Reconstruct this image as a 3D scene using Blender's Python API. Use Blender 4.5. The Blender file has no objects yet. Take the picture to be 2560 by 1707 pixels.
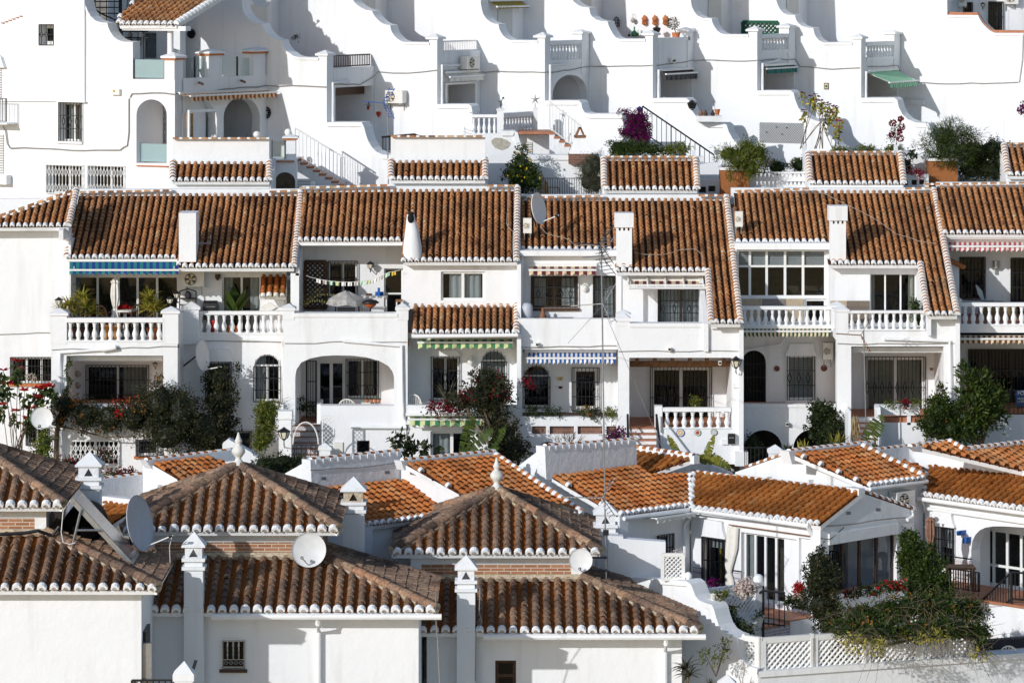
SUN_AZ, SUN_EL, SUN_E, SKY, EXPO = 40, 20.5, 3.9, .15, -.36
import bpy, math, random
from mathutils import Vector as V
from mathutils.geometry import tessellate_polygon
random.seed(7)
rng = random.random
def uni(a, b): return a + (b - a) * random.random()
sc = bpy.context.scene
COL = sc.collection
F, YH, CZ = 9600.0, -100.0, 22.0          # long lens: focal length in photo pixels, horizon row, eye height
def P(x, y, Y): return V(((x - 1280) / F * Y, Y, CZ + (YH - y) / F * Y))
def topx(p): return (1280 + F * p.x / p.y, YH + (CZ - p.z) * F / p.y)
def m2(Y): return F / Y                    # photo pixels per metre at a distance
MATS = {}
def newmat(name):
 m = bpy.data.materials.new(name); m.use_nodes = True
 MATS[name] = m
 return m, m.node_tree.nodes, m.node_tree.links, m.node_tree.nodes['Principled BSDF']
def simple(name, col, rough=.6, metal=0., spec=.4, noise=.12, scale=9., bump=0., bscale=60.):
 m, n, l, b = newmat(name)
 b.inputs['Roughness'].default_value = rough; b.inputs['Metallic'].default_value = metal
 b.inputs['Specular IOR Level'].default_value = spec
 g = n.new('ShaderNodeNewGeometry')
 t = n.new('ShaderNodeTexNoise'); t.inputs['Scale'].default_value = scale; t.inputs['Detail'].default_value = 6
 l.new(g.outputs['Position'], t.inputs['Vector'])
 r = n.new('ShaderNodeValToRGB')
 c = V(col)
 r.color_ramp.elements[0].position = .3; r.color_ramp.elements[1].position = .7
 r.color_ramp.elements[0].color = (*(c * (1 - noise)), 1); r.color_ramp.elements[1].color = (*[min(1, k) for k in c * (1 + noise)], 1)
 l.new(t.outputs['Fac'], r.inputs['Fac']); l.new(r.outputs['Color'], b.inputs['Base Color'])
 if bump:
  t2 = n.new('ShaderNodeTexNoise'); t2.inputs['Scale'].default_value = bscale; t2.inputs['Detail'].default_value = 4
  l.new(g.outputs['Position'], t2.inputs['Vector'])
  bp = n.new('ShaderNodeBump'); bp.inputs['Strength'].default_value = bump; bp.inputs['Distance'].default_value = .02
  l.new(t2.outputs['Fac'], bp.inputs['Height']); l.new(bp.outputs['Normal'], b.inputs['Normal'])
 return m
def plaster(name, col, rough_bump=.25, stain=.3):
 m, n, l, b = newmat(name)
 b.inputs['Roughness'].default_value = .85; b.inputs['Specular IOR Level'].default_value = .15
 g = n.new('ShaderNodeNewGeometry')
 def noise(scale, det, stretch=None):
  t = n.new('ShaderNodeTexNoise'); t.inputs['Scale'].default_value = scale; t.inputs['Detail'].default_value = det
  if stretch:
   mp = n.new('ShaderNodeMapping'); mp.inputs['Scale'].default_value = stretch
   l.new(g.outputs['Position'], mp.inputs['Vector']); l.new(mp.outputs['Vector'], t.inputs['Vector'])
  else: l.new(g.outputs['Position'], t.inputs['Vector'])
  return t
 big = noise(.5, 4); streak = noise(2.2, 5, (1.6, 1.6, .16)); fine = noise(26, 5); low = noise(5, 4)
 r1 = n.new('ShaderNodeValToRGB'); c = V(col)
 r1.color_ramp.elements[0].position = .32; r1.color_ramp.elements[1].position = .6
 r1.color_ramp.elements[0].color = (*(c * .965), 1); r1.color_ramp.elements[1].color = (*c, 1)
 l.new(big.outputs['Fac'], r1.inputs['Fac'])
 r2 = n.new('ShaderNodeValToRGB')
 r2.color_ramp.elements[0].position = .28; r2.color_ramp.elements[1].position = .46
 r2.color_ramp.elements[0].color = (1 - .22 * stain, 1 - .24 * stain, 1 - .28 * stain, 1); r2.color_ramp.elements[1].color = (1, 1, 1, 1)
 l.new(streak.outputs['Fac'], r2.inputs['Fac'])
 mx = n.new('ShaderNodeMixRGB'); mx.blend_type = 'MULTIPLY'; mx.inputs[0].default_value = 1
 l.new(r1.outputs['Color'], mx.inputs[1]); l.new(r2.outputs['Color'], mx.inputs[2]); l.new(mx.outputs['Color'], b.inputs['Base Color'])
 ad = n.new('ShaderNodeMath'); ad.operation = 'MULTIPLY_ADD'; ad.inputs[1].default_value = 2.5
 l.new(low.outputs['Fac'], ad.inputs[0]); l.new(fine.outputs['Fac'], ad.inputs[2])
 bp = n.new('ShaderNodeBump'); bp.inputs['Strength'].default_value = rough_bump; bp.inputs['Distance'].default_value = .015
 l.new(ad.outputs[0], bp.inputs['Height']); l.new(bp.outputs['Normal'], b.inputs['Normal'])
 return m
def ramp(name, cols, rough=.8, spec=.15, mot=.35, mscale=22., bump=.3, trans=0., patch=0.):
 """colour picked per face from the mesh attribute rnd, mottled by noise"""
 m, n, l, b = newmat(name)
 b.inputs['Roughness'].default_value = rough; b.inputs['Specular IOR Level'].default_value = spec
 a = n.new('ShaderNodeAttribute'); a.attribute_name = 'rnd'
 r = n.new('ShaderNodeValToRGB'); e = r.color_ramp.elements
 while len(e) < len(cols): e.new(.5)
 for i, c in enumerate(cols):
  e[i].position = i / (len(cols) - 1); e[i].color = (*c, 1)
 l.new(a.outputs['Fac'], r.inputs['Fac'])
 g = n.new('ShaderNodeNewGeometry')
 t = n.new('ShaderNodeTexNoise'); t.inputs['Scale'].default_value = mscale; t.inputs['Detail'].default_value = 6
 l.new(g.outputs['Position'], t.inputs['Vector'])
 r2 = n.new('ShaderNodeValToRGB'); r2.color_ramp.elements[0].position = .3; r2.color_ramp.elements[1].position = .68
 r2.color_ramp.elements[0].color = (1 - mot,) * 3 + (1,); r2.color_ramp.elements[1].color = (1 + mot * .35,) * 3 + (1,)
 l.new(t.outputs['Fac'], r2.inputs['Fac'])
 mx = n.new('ShaderNodeMixRGB'); mx.blend_type = 'MULTIPLY'; mx.inputs[0].default_value = 1
 l.new(r.outputs['Color'], mx.inputs[1]); l.new(r2.outputs['Color'], mx.inputs[2]); l.new(mx.outputs['Color'], b.inputs['Base Color'])
 if patch:
  t3 = n.new('ShaderNodeTexNoise'); t3.inputs['Scale'].default_value = 1.1; t3.inputs['Detail'].default_value = 5; l.new(g.outputs['Position'], t3.inputs['Vector'])
  r3 = n.new('ShaderNodeValToRGB'); r3.color_ramp.elements[0].position = .36; r3.color_ramp.elements[1].position = .6; r3.color_ramp.elements[0].color = (1 - patch, 1 - patch * .95, 1 - patch * .8, 1); r3.color_ramp.elements[1].color = (1.05, 1.05, 1.05, 1); l.new(t3.outputs['Fac'], r3.inputs['Fac'])
  m3 = n.new('ShaderNodeMixRGB'); m3.blend_type = 'MULTIPLY'; m3.inputs[0].default_value = 1; l.new(mx.outputs['Color'], m3.inputs[1]); l.new(r3.outputs['Color'], m3.inputs[2]); l.new(m3.outputs['Color'], b.inputs['Base Color'])
 if bump:
  bp = n.new('ShaderNodeBump'); bp.inputs['Strength'].default_value = bump; bp.inputs['Distance'].default_value = .01
  l.new(t.outputs['Fac'], bp.inputs['Height']); l.new(bp.outputs['Normal'], b.inputs['Normal'])
 if trans:
  tr = n.new('ShaderNodeBsdfTranslucent'); ms = n.new('ShaderNodeMixShader'); ms.inputs[0].default_value = trans
  l.new(mx.outputs['Color'], tr.inputs['Color']); l.new(b.outputs[0], ms.inputs[1]); l.new(tr.outputs[0], ms.inputs[2])
  l.new(ms.outputs[0], n['Material Output'].inputs['Surface'])
 return m
plaster('plaster', (.83, .845, .87), .3, .42); plaster('plaster_old', (.81, .82, .845), .5, .9); plaster('trim', (.85, .86, .875), .25, .5)
plaster('plaster_cream', (.83, .79, .71), .3, .6); plaster('render_brown', (.34, .135, .05), 1., .5)
ramp('tile_old', [(.28, .125, .058), (.46, .208, .09), (.57, .275, .122), (.61, .32, .147), (.53, .205, .072), (.63, .385, .188), (.68, .49, .3)], mot=.36, patch=.36)
ramp('pan_old', [(.07, .032, .018), (.12, .05, .025), (.19, .075, .035)], mot=.5, patch=.3)  # channel tiles: dirt, plus shade between the cover columns darkened into the colour
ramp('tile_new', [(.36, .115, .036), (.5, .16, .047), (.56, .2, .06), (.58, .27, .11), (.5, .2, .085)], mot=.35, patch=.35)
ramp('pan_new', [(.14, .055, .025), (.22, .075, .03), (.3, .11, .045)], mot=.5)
ramp('tile_gold', [(.3, .105, .028), (.44, .15, .034), (.5, .185, .046), (.54, .27, .1)], mot=.35, patch=.35)
ramp('tile_grey', [(.14, .096, .072), (.25, .165, .115), (.32, .212, .148), (.37, .248, .17), (.38, .21, .13), (.43, .32, .22)], mot=.5, mscale=16, patch=.5)
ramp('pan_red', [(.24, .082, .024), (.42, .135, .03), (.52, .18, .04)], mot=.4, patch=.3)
simple('mortar', (.5, .42, .31), .9, noise=.3, scale=14, bump=.5); simple('half_moon', (.42, .38, .34), .9, noise=.25)
simple('iron', (.012, .012, .014), .45, noise=.2); simple('white_metal', (.8, .8, .79), .35, noise=.03); simple('white_plastic', (.75, .74, .7), .4, noise=.05)
simple('grey_metal', (.4, .41, .42), .35, metal=.7, noise=.1); simple('dark_wood', (.075, .035, .018), .6, noise=.4, scale=20); simple('wood', (.22, .1, .04), .6, noise=.4, scale=16)
simple('brown_frame', (.05, .025, .014), .45, noise=.2); simple('terracotta', (.5, .17, .06), .75, noise=.15); simple('ochre_pot', (.6, .27, .07), .6)
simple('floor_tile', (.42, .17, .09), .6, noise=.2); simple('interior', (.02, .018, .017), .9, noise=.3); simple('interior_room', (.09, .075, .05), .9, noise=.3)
simple('curtain', (.62, .63, .6), .9, noise=.08, scale=4); simple('curtain_cream', (.62, .58, .45), .9, noise=.1); simple('canvas', (.75, .73, .68), .9, noise=.08)
simple('shutter', (.62, .62, .6), .6, noise=.06); simple('dish', (.7, .71, .72), .45, noise=.05); simple('dish_grey', (.42, .45, .52), .45, noise=.06)
simple('cable', (.28, .27, .26), .7); simple('cable_white', (.7, .69, .66), .7); simple('blue', (.02, .12, .45), .5); simple('lamp_glass', (.75, .7, .55), .25); simple('globe', (.85, .84, .8), .2)
simple('soot', (.012, .011, .01), .95); simple('granite', (.2, .18, .17), .4, noise=.4, scale=40); simple('beige_panel', (.45, .36, .25), .6); simple('red', (.5, .03, .02), .6); simple('yellow', (.7, .45, .03), .6)
simple('black_tank', (.003, .003, .004), .6, spec=.05); simple('panel_glass', (.3, .29, .29), .12, spec=.8); simple('rust', (.22, .1, .05), .7, noise=.4)
simple('green_glass', (.03, .2, .08), .1, spec=.7); simple('rattan', (.45, .28, .12), .8, noise=.3); simple('butter', (.65, .4, .08), .6); simple('grey_patch', (.42, .39, .33), .9, noise=.25, scale=8)
simple('sign_blue', (.01, .05, .16), .4); simple('fire', (.5, .12, .03), .6); simple('stone_white', (.7, .69, .66), .7); simple('soil', (.1, .06, .04), .95, noise=.4)
simple('hill', (.3, .27, .22), .95, noise=.3, scale=1.5); simple('aqua_cloth', (.012, .2, .19), .8, noise=.08); simple('royal_cloth', (.01, .045, .25), .8, noise=.08)
simple('maroon_cloth', (.13, .022, .03), .85, noise=.1); simple('beige_cloth', (.66, .54, .37), .85, noise=.08); simple('green_cloth', (.05, .2, .09), .85, noise=.1); simple('lime_cloth', (.58, .64, .34), .85, noise=.08)
simple('blue_cloth', (.014, .1, .38), .85, noise=.08); simple('white_cloth', (.78, .76, .72), .85, noise=.05); simple('pine_cloth', (.015, .09, .055), .85, noise=.1); simple('brown_cloth', (.13, .05, .03), .85, noise=.1)
simple('rose_cloth', (.5, .1, .13), .85, noise=.1); simple('slate_cloth', (.035, .035, .045), .85, noise=.1); simple('rust_cloth', (.28, .055, .025), .85, noise=.1); simple('sand_cloth', (.72, .5, .25), .85); simple('mint_cloth', (.1, .42, .22), .85, noise=.06); simple('gold_cloth', (.62, .45, .05), .85)
simple('palegreen_cloth', (.45, .68, .5), .85, noise=.06); simple('tarp', (.35, .34, .33), .5, noise=.25); simple('taupe_cloth', (.24, .13, .09), .9, noise=.2)
ramp('leaf_dark', [(0.009, 0.015, 0.0045), (0.021, 0.0338, 0.009), (0.0338, 0.0525, 0.0135), (0.0562, 0.075, 0.0188)], rough=.5, spec=.25, mot=.25, bump=0, trans=.2)
ramp('leaf_mid', [(0.0144, 0.0274, 0.0058), (0.0324, 0.0576, 0.0108), (0.0576, 0.0936, 0.0144), (0.1152, 0.144, 0.0252)], rough=.5, spec=.25, mot=.25, bump=0, trans=.25)
ramp('leaf_lime', [(0.0375, 0.0562, 0.0075), (0.09, 0.1275, 0.015), (0.18, 0.2025, 0.0263), (0.3, 0.27, 0.0375)], rough=.5, spec=.3, mot=.25, bump=0, trans=.3)
ramp('leaf_olive', [(0.0225, 0.0255, 0.015), (0.0525, 0.0562, 0.0338), (0.09, 0.09, 0.0562), (0.1425, 0.135, 0.09)], rough=.6, spec=.3, mot=.25, bump=0, trans=.15)
ramp('leaf_rusty', [(.009, .012, .005), (.02, .028, .009), (.034, .042, .013), (.06, .058, .019), (.085, .05, .02)], rough=.55, spec=.35, mot=.3, bump=0, trans=.2)
ramp('leaf_yellow', [(.07, .09, .01), (.22, .22, .03), (.46, .4, .06), (.6, .5, .12)], rough=.5, spec=.35, mot=.2, bump=0, trans=.25)
ramp('leaf_dry', [(.12, .075, .035), (.26, .18, .09), (.42, .32, .18)], rough=.9, mot=.3, bump=0)
ramp('petal_red', [(.25, .008, .012), (.5, .015, .02), (.6, .04, .03)], mot=.2, bump=0, trans=.2)
ramp('petal_magenta', [(0.072, 0.0018, 0.048), (0.156, 0.0036, 0.102), (0.24, 0.012, 0.168)], mot=.2, bump=0, trans=.2)
ramp('petal_crimson', [(0.104, 0.0032, 0.0096), (0.208, 0.0064, 0.02), (0.32, 0.012, 0.04)], mot=.2, bump=0, trans=.2)
ramp('petal_orange', [(.4, .1, .01), (.55, .2, .03), (.6, .3, .05)], mot=.2, bump=0, trans=.2)
ramp('petal_white', [(.6, .5, .45), (.7, .65, .6), (.65, .4, .4)], mot=.15, bump=0, trans=.2)
ramp('fruit', [(.5, .3, .01), (.65, .45, .03)], mot=.1, bump=0)
ramp('bark', [(.09, .06, .04), (.16, .12, .085), (.24, .19, .14)], mot=.4)
def glass(name, tint, mixv, rough=.02):
 m, n, l, b = newmat(name)
 n.remove(b)
 t = n.new('ShaderNodeBsdfTransparent'); t.inputs[0].default_value = (*tint, 1)
 g = n.new('ShaderNodeBsdfGlossy'); g.inputs['Roughness'].default_value = rough; g.inputs['Color'].default_value = (.9, .93, 1, 1)
 f = n.new('ShaderNodeFresnel'); f.inputs[0].default_value = 1.5
 no = n.new('ShaderNodeTexNoise'); no.inputs['Scale'].default_value = 3.
 bp = n.new('ShaderNodeBump'); bp.inputs['Strength'].default_value = .05; bp.inputs['Distance'].default_value = .05
 l.new(no.outputs['Fac'], bp.inputs['Height']); l.new(bp.outputs['Normal'], g.inputs['Normal'])
 a = n.new('ShaderNodeMath'); a.operation = 'ADD'; a.inputs[1].default_value = mixv; a.use_clamp = True
 bf = n.new('ShaderNodeNewGeometry'); iv = n.new('ShaderNodeMath'); iv.operation = 'SUBTRACT'; iv.inputs[0].default_value = 1.; l.new(bf.outputs['Backfacing'], iv.inputs[1])
 mu = n.new('ShaderNodeMath'); mu.operation = 'MULTIPLY'; l.new(f.outputs[0], a.inputs[0]); l.new(a.outputs[0], mu.inputs[0]); l.new(iv.outputs[0], mu.inputs[1])
 x = n.new('ShaderNodeMixShader'); l.new(mu.outputs[0], x.inputs[0]); l.new(t.outputs[0], x.inputs[1]); l.new(g.outputs[0], x.inputs[2])
 l.new(x.outputs[0], n['Material Output'].inputs['Surface'])
glass('glass', (.75, .78, .8), .0); glass('glass_dark', (.35, .36, .38), .01)
def frosted():
 m, n, l, b = newmat('glass_frosted')
 b.inputs['Base Color'].default_value = (.3, .43, .46, 1); b.inputs['Roughness'].default_value = .25
 t = n.new('ShaderNodeBsdfTransparent'); t.inputs[0].default_value = (.7, .85, .86, 1)
 tn = n.new('ShaderNodeTexNoise'); tn.inputs['Scale'].default_value = 1.2
 r = n.new('ShaderNodeMath'); r.operation = 'MULTIPLY_ADD'; r.inputs[1].default_value = .12; r.inputs[2].default_value = .04
 x = n.new('ShaderNodeMixShader'); l.new(tn.outputs['Fac'], r.inputs[0]); l.new(r.outputs[0], x.inputs[0])
 l.new(b.outputs[0], x.inputs[1]); l.new(t.outputs[0], x.inputs[2]); l.new(x.outputs[0], n['Material Output'].inputs['Surface'])
frosted(); glass('glass_clear', (.86, .9, .87), .0)
def brickmat(name, c1, c2, mort, scale, w, h, msize=.012, bumpy=.6):
 m, n, l, b = newmat(name)
 b.inputs['Roughness'].default_value = .85
 g = n.new('ShaderNodeNewGeometry'); sp = n.new('ShaderNodeSeparateXYZ'); cb = n.new('ShaderNodeCombineXYZ'); ad = n.new('ShaderNodeMath'); ad.operation = 'ADD'
 l.new(g.outputs['Position'], sp.inputs[0]); l.new(sp.outputs['X'], ad.inputs[0]); l.new(sp.outputs['Y'], ad.inputs[1])
 l.new(ad.outputs[0], cb.inputs['X']); l.new(sp.outputs['Z'], cb.inputs['Y'])
 t = n.new('ShaderNodeTexBrick'); t.inputs['Scale'].default_value = scale; t.inputs['Brick Width'].default_value = w; t.inputs['Row Height'].default_value = h
 t.inputs['Mortar Size'].default_value = msize; t.inputs['Color1'].default_value = (*c1, 1); t.inputs['Color2'].default_value = (*c2, 1); t.inputs['Mortar'].default_value = (*mort, 1)
 l.new(cb.outputs[0], t.inputs['Vector']); l.new(t.outputs['Color'], b.inputs['Base Color'])
 bp = n.new('ShaderNodeBump'); bp.inputs['Strength'].default_value = bumpy; bp.inputs['Distance'].default_value = .02; bp.invert = True
 l.new(t.outputs['Fac'], bp.inputs['Height']); l.new(bp.outputs['Normal'], b.inputs['Normal'])
brickmat('brick', (.42, .19, .1), (.3, .12, .06), (.55, .47, .38), 1., .3, .075, .011)
brickmat('brown_brick', (.22, .11, .075), (.15, .075, .055), (.3, .2, .15), 1., .25, .07, .006)
brickmat('azulejo', (.35, .33, .42), (.12, .1, .2), (.6, .58, .6), 1., .07, .07, .014, .1)
brickmat('azulejo_dark', (.2, .15, .17), (.5, .46, .48), (.6, .57, .57), 1., .05, .05, .012, .1)
brickmat('wood_grain', (.2, .16, .12), (.15, .12, .1), (.1, .08, .07), 1., 1.2, .16, .004, .1)
brickmat('louvre', (.72, .72, .7), (.7, .7, .68), (.3, .3, .32), 1., 9., .07, .012, .8)
class Pl:
 """a vertical wall plane: O a point, t its horizontal direction, n faces the street"""
 def __init__(s, O, t=(1, 0)):
  s.O = V((O[0], O[1])); s.t = V((t[0], t[1])).normalized(); s.n = V((s.t.y, -s.t.x))
 def uv(s, x, y):
  d = V(((x - 1280) / F, 1)); k = s.O.dot(s.n) / d.dot(s.n); p = d * k
  return ((p - s.O).dot(s.t), CZ + (YH - y) / F * k)
 def p(s, u, z, o=0.):
  q = s.O + s.t * u + s.n * o
  return V((q.x, q.y, z))
 def px(s, x, y, o=0.):
  return s.sh(o).p(*s.sh(o).uv(x, y))
 def sh(s, o): return Pl(s.O + s.n * o, s.t)
 def m(s, x, y):                        # photo pixels per metre (vertical) here
  p = s.p(*s.uv(x, y)); return F / p.y
def Fr(Y): return Pl((0, Y))
class MB:
 def __init__(s): s.v = []; s.f = []; s.m = []; s.a = []
 def face(s, pts, m=0, a=.5):
  i = len(s.v); s.v.extend(pts); s.f.append(tuple(range(i, i + len(pts)))); s.m.append(m); s.a.append(a)
 def grid(s, rings, m=0, a=.5, close=False):
  i = len(s.v); k = len(rings[0])
  for r in rings: s.v.extend(r)
  for j in range(len(rings) - 1):
   for q in range(k if close else k - 1):
    q2 = (q + 1) % k
    s.f.append((i + j * k + q, i + j * k + q2, i + (j + 1) * k + q2, i + (j + 1) * k + q)); s.m.append(m); s.a.append(a)
 def hexa(s, c, m=0, a=.5):              # 8 corners: bottom 4 then top 4
  i = len(s.v); s.v.extend(c)
  for f in ((0, 3, 2, 1), (4, 5, 6, 7), (0, 1, 5, 4), (1, 2, 6, 5), (2, 3, 7, 6), (3, 0, 4, 7)):
   s.f.append(tuple(i + k for k in f)); s.m.append(m); s.a.append(a)
 def box(s, pl, u0, z0, u1, z1, o0, o1, m=0, a=.5):
  if u0 > u1: u0, u1 = u1, u0
  if z0 > z1: z0, z1 = z1, z0
  if o0 > o1: o0, o1 = o1, o0
  s.hexa([pl.p(u0, z0, o1), pl.p(u1, z0, o1), pl.p(u1, z0, o0), pl.p(u0, z0, o0), pl.p(u0, z1, o1), pl.p(u1, z1, o1), pl.p(u1, z1, o0), pl.p(u0, z1, o0)], m, a)
 def pbox(s, pl, x0, y0, x1, y1, o0, o1, m=0, a=.5):
  """box from two photo corners of its front face, which stands o1 before the plane"""
  q = pl.sh(max(o0, o1)); u0, z0 = q.uv(x0, y0); u1, z1 = q.uv(x1, y1)
  s.box(pl, u0, z0, u1, z1, o0, o1, m, a)
 def wbox(s, x0, x1, y0, y1, z0, z1, m=0, a=.5): s.box(Pl((0, y0)), x0, z0, x1, z1, 0, -(y1 - y0), m, a)
 def prism(s, pl, loops, o0, o1, m=0, ms=None, uvs=True, back=True):
  """loops in local (u,z): outer then holes"""
  if o0 > o1: o0, o1 = o1, o0
  ms = m if ms is None else ms
  L = [[V((u, z, 0)) for u, z in lp] for lp in loops]
  tri = tessellate_polygon(L); fl = [q for lp in L for q in lp]
  i = len(s.v); n = len(fl)
  s.v.extend(pl.p(q.x, q.y, o1) for q in fl); s.v.extend(pl.p(q.x, q.y, o0) for q in fl)
  for t in tri:
   a, b, c = t
   cr = (fl[b] - fl[a]).cross(fl[c] - fl[a]).z
   if cr < 0: b, c = c, b
   s.f.append((i + a, i + b, i + c)); s.m.append(m); s.a.append(.5)
   if back: s.f.append((i + n + a, i + n + c, i + n + b)); s.m.append(m); s.a.append(.5)
  k = 0
  for q, lp in enumerate(L):
   ar = sum(lp[j].x * lp[(j + 1) % len(lp)].y - lp[(j + 1) % len(lp)].x * lp[j].y for j in range(len(lp)))
   ccw = (ar > 0) == (q == 0)
   for j in range(len(lp)):
    a, b = i + k + j, i + k + (j + 1) % len(lp)
    s.f.append((a, a + n, b + n, b) if ccw else (b, b + n, a + n, a)); s.m.append(ms); s.a.append(.5)
   k += len(lp)
 def pprism(s, pl, loops, o0, o1, m=0, ms=None):
  q = pl.sh(max(o0, o1)); s.prism(pl, [[q.uv(*c) for c in lp] for lp in loops], o0, o1, m, ms)
 def tube(s, pts, r, n=6, m=0, a=.5, r2=None, caps=True):
  pts = [V(p) for p in pts]; rings = []
  N = len(pts)
  for i, p in enumerate(pts):
   d = (pts[min(i + 1, N - 1)] - pts[max(i - 1, 0)])
   if d.length < 1e-9: d = V((0, 0, 1))
   d.normalize(); w = V((0, 0, 1)) if abs(d.z) < .9 else V((1, 0, 0))
   x = d.cross(w).normalized(); y = x.cross(d)
   R = r if r2 is None else r + (r2 - r) * i / max(1, N - 1)
   rings.append([p + (x * math.cos(2 * math.pi * k / n) + y * math.sin(2 * math.pi * k / n)) * R for k in range(n)])
  s.grid(rings, m, a, True)
  if caps: s.face(rings[0][::-1], m, a); s.face(rings[-1], m, a)
 def bar(s, p, q, w, m=0, a=.5): s.tube([p, q], w * .65, 4, m, a)
 def lathe(s, c, prof, n=12, m=0, a=.5, ax=None, sx=1.):
  c = V(c); rings = []
  X, Yv, Z = (V((1, 0, 0)), V((0, 1, 0)), V((0, 0, 1)))
  if ax is not None:
   Z = V(ax).normalized(); X = Z.orthogonal().normalized(); Yv = Z.cross(X)
  for r, z in prof: rings.append([c + Z * z + (X * math.cos(2 * math.pi * k / n) * sx + Yv * math.sin(2 * math.pi * k / n)) * r for k in range(n)])
  s.grid(rings, m, a, True); s.face(rings[0][::-1], m, a); s.face(rings[-1], m, a)
 def ball(s, c, r, m=0, a=.5, n=10, k=7, sz=1.):
  s.lathe(c, [(max(1e-4, r * math.sin(math.pi * i / k)), -r * sz * math.cos(math.pi * i / k)) for i in range(k + 1)], n, m, a)
 def pyramid(s, pl, u0, u1, z0, z1, o0, o1, m=0):
  b = [pl.p(u0, z0, o1), pl.p(u1, z0, o1), pl.p(u1, z0, o0), pl.p(u0, z0, o0)]; t = pl.p((u0 + u1) / 2, z1, (o0 + o1) / 2)
  for i in range(4): s.face([b[i], b[(i + 1) % 4], t], m)
  s.face(b[::-1], m)
 def build(s, name, mats, parent=None, smooth=False, label=None):
  me = bpy.data.meshes.new(name)
  root = parent
  while root is not None and root.parent is not None: root = root.parent
  if root is not None: org = root.location.copy()
  else:
   xs = [p[0] for p in s.v]; ys = [p[1] for p in s.v]; zs = [p[2] for p in s.v]
   org = V(((min(xs) + max(xs)) / 2, (min(ys) + max(ys)) / 2, min(zs)))
  me.from_pydata([tuple(V(p) - org) for p in s.v], [], s.f)
  for m in (mats if isinstance(mats, (list, tuple)) else [mats]): me.materials.append(MATS[m])
  me.polygons.foreach_set('material_index', s.m)
  at = me.attributes.new('rnd', 'FLOAT', 'FACE'); at.data.foreach_set('value', s.a)
  if smooth: me.polygons.foreach_set('use_smooth', [True] * len(s.f))
  me.update()
  o = bpy.data.objects.new(name, me); COL.objects.link(o)
  if parent is not None: o.parent = parent
  else: o.location = org
  if label: o['label'] = label
  return o
def tag(o, label, cat, group=None):
 o['label'] = label; o['category'] = cat
 if group: o['group'] = group
 return o
def thing(name, label, cat, base, group=None):
 o = bpy.data.objects.new(name, None); COL.objects.link(o); o.empty_display_size = .3
 o.location = V(base)
 return tag(o, label, cat, group)
def solo(name, mb, mats, label, cat, group=None, smooth=False):
 return tag(mb.build(name, mats, None, smooth), label, cat, group)
def R(x0, y0, x1, y1): return [(x0, y0), (x1, y0), (x1, y1), (x0, y1)]
def arch(x0, x1, ytop, ybot, yspring=None, n=14):
 """photo outline of an opening with an elliptical head"""
 c = (x0 + x1) / 2; rx = (x1 - x0) / 2; ys = yspring if yspring is not None else ytop + rx
 return [(x0, ybot)] + [(c - rx * math.cos(math.pi * i / n), ys - (ys - ytop) * math.sin(math.pi * i / n)) for i in range(n + 1)] + [(x1, ybot)]
def intervals(poly, u):
 xs = []
 for i in range(len(poly)):
  a, b = poly[i], poly[(i + 1) % len(poly)]
  if (a[0] <= u) != (b[0] <= u): xs.append(a[1] + (b[1] - a[1]) * (u - a[0]) / (b[0] - a[0]))
 xs.sort()
 return [(xs[i], xs[i + 1]) for i in range(0, len(xs) - 1, 2) if xs[i + 1] - xs[i] > .04]
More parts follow.
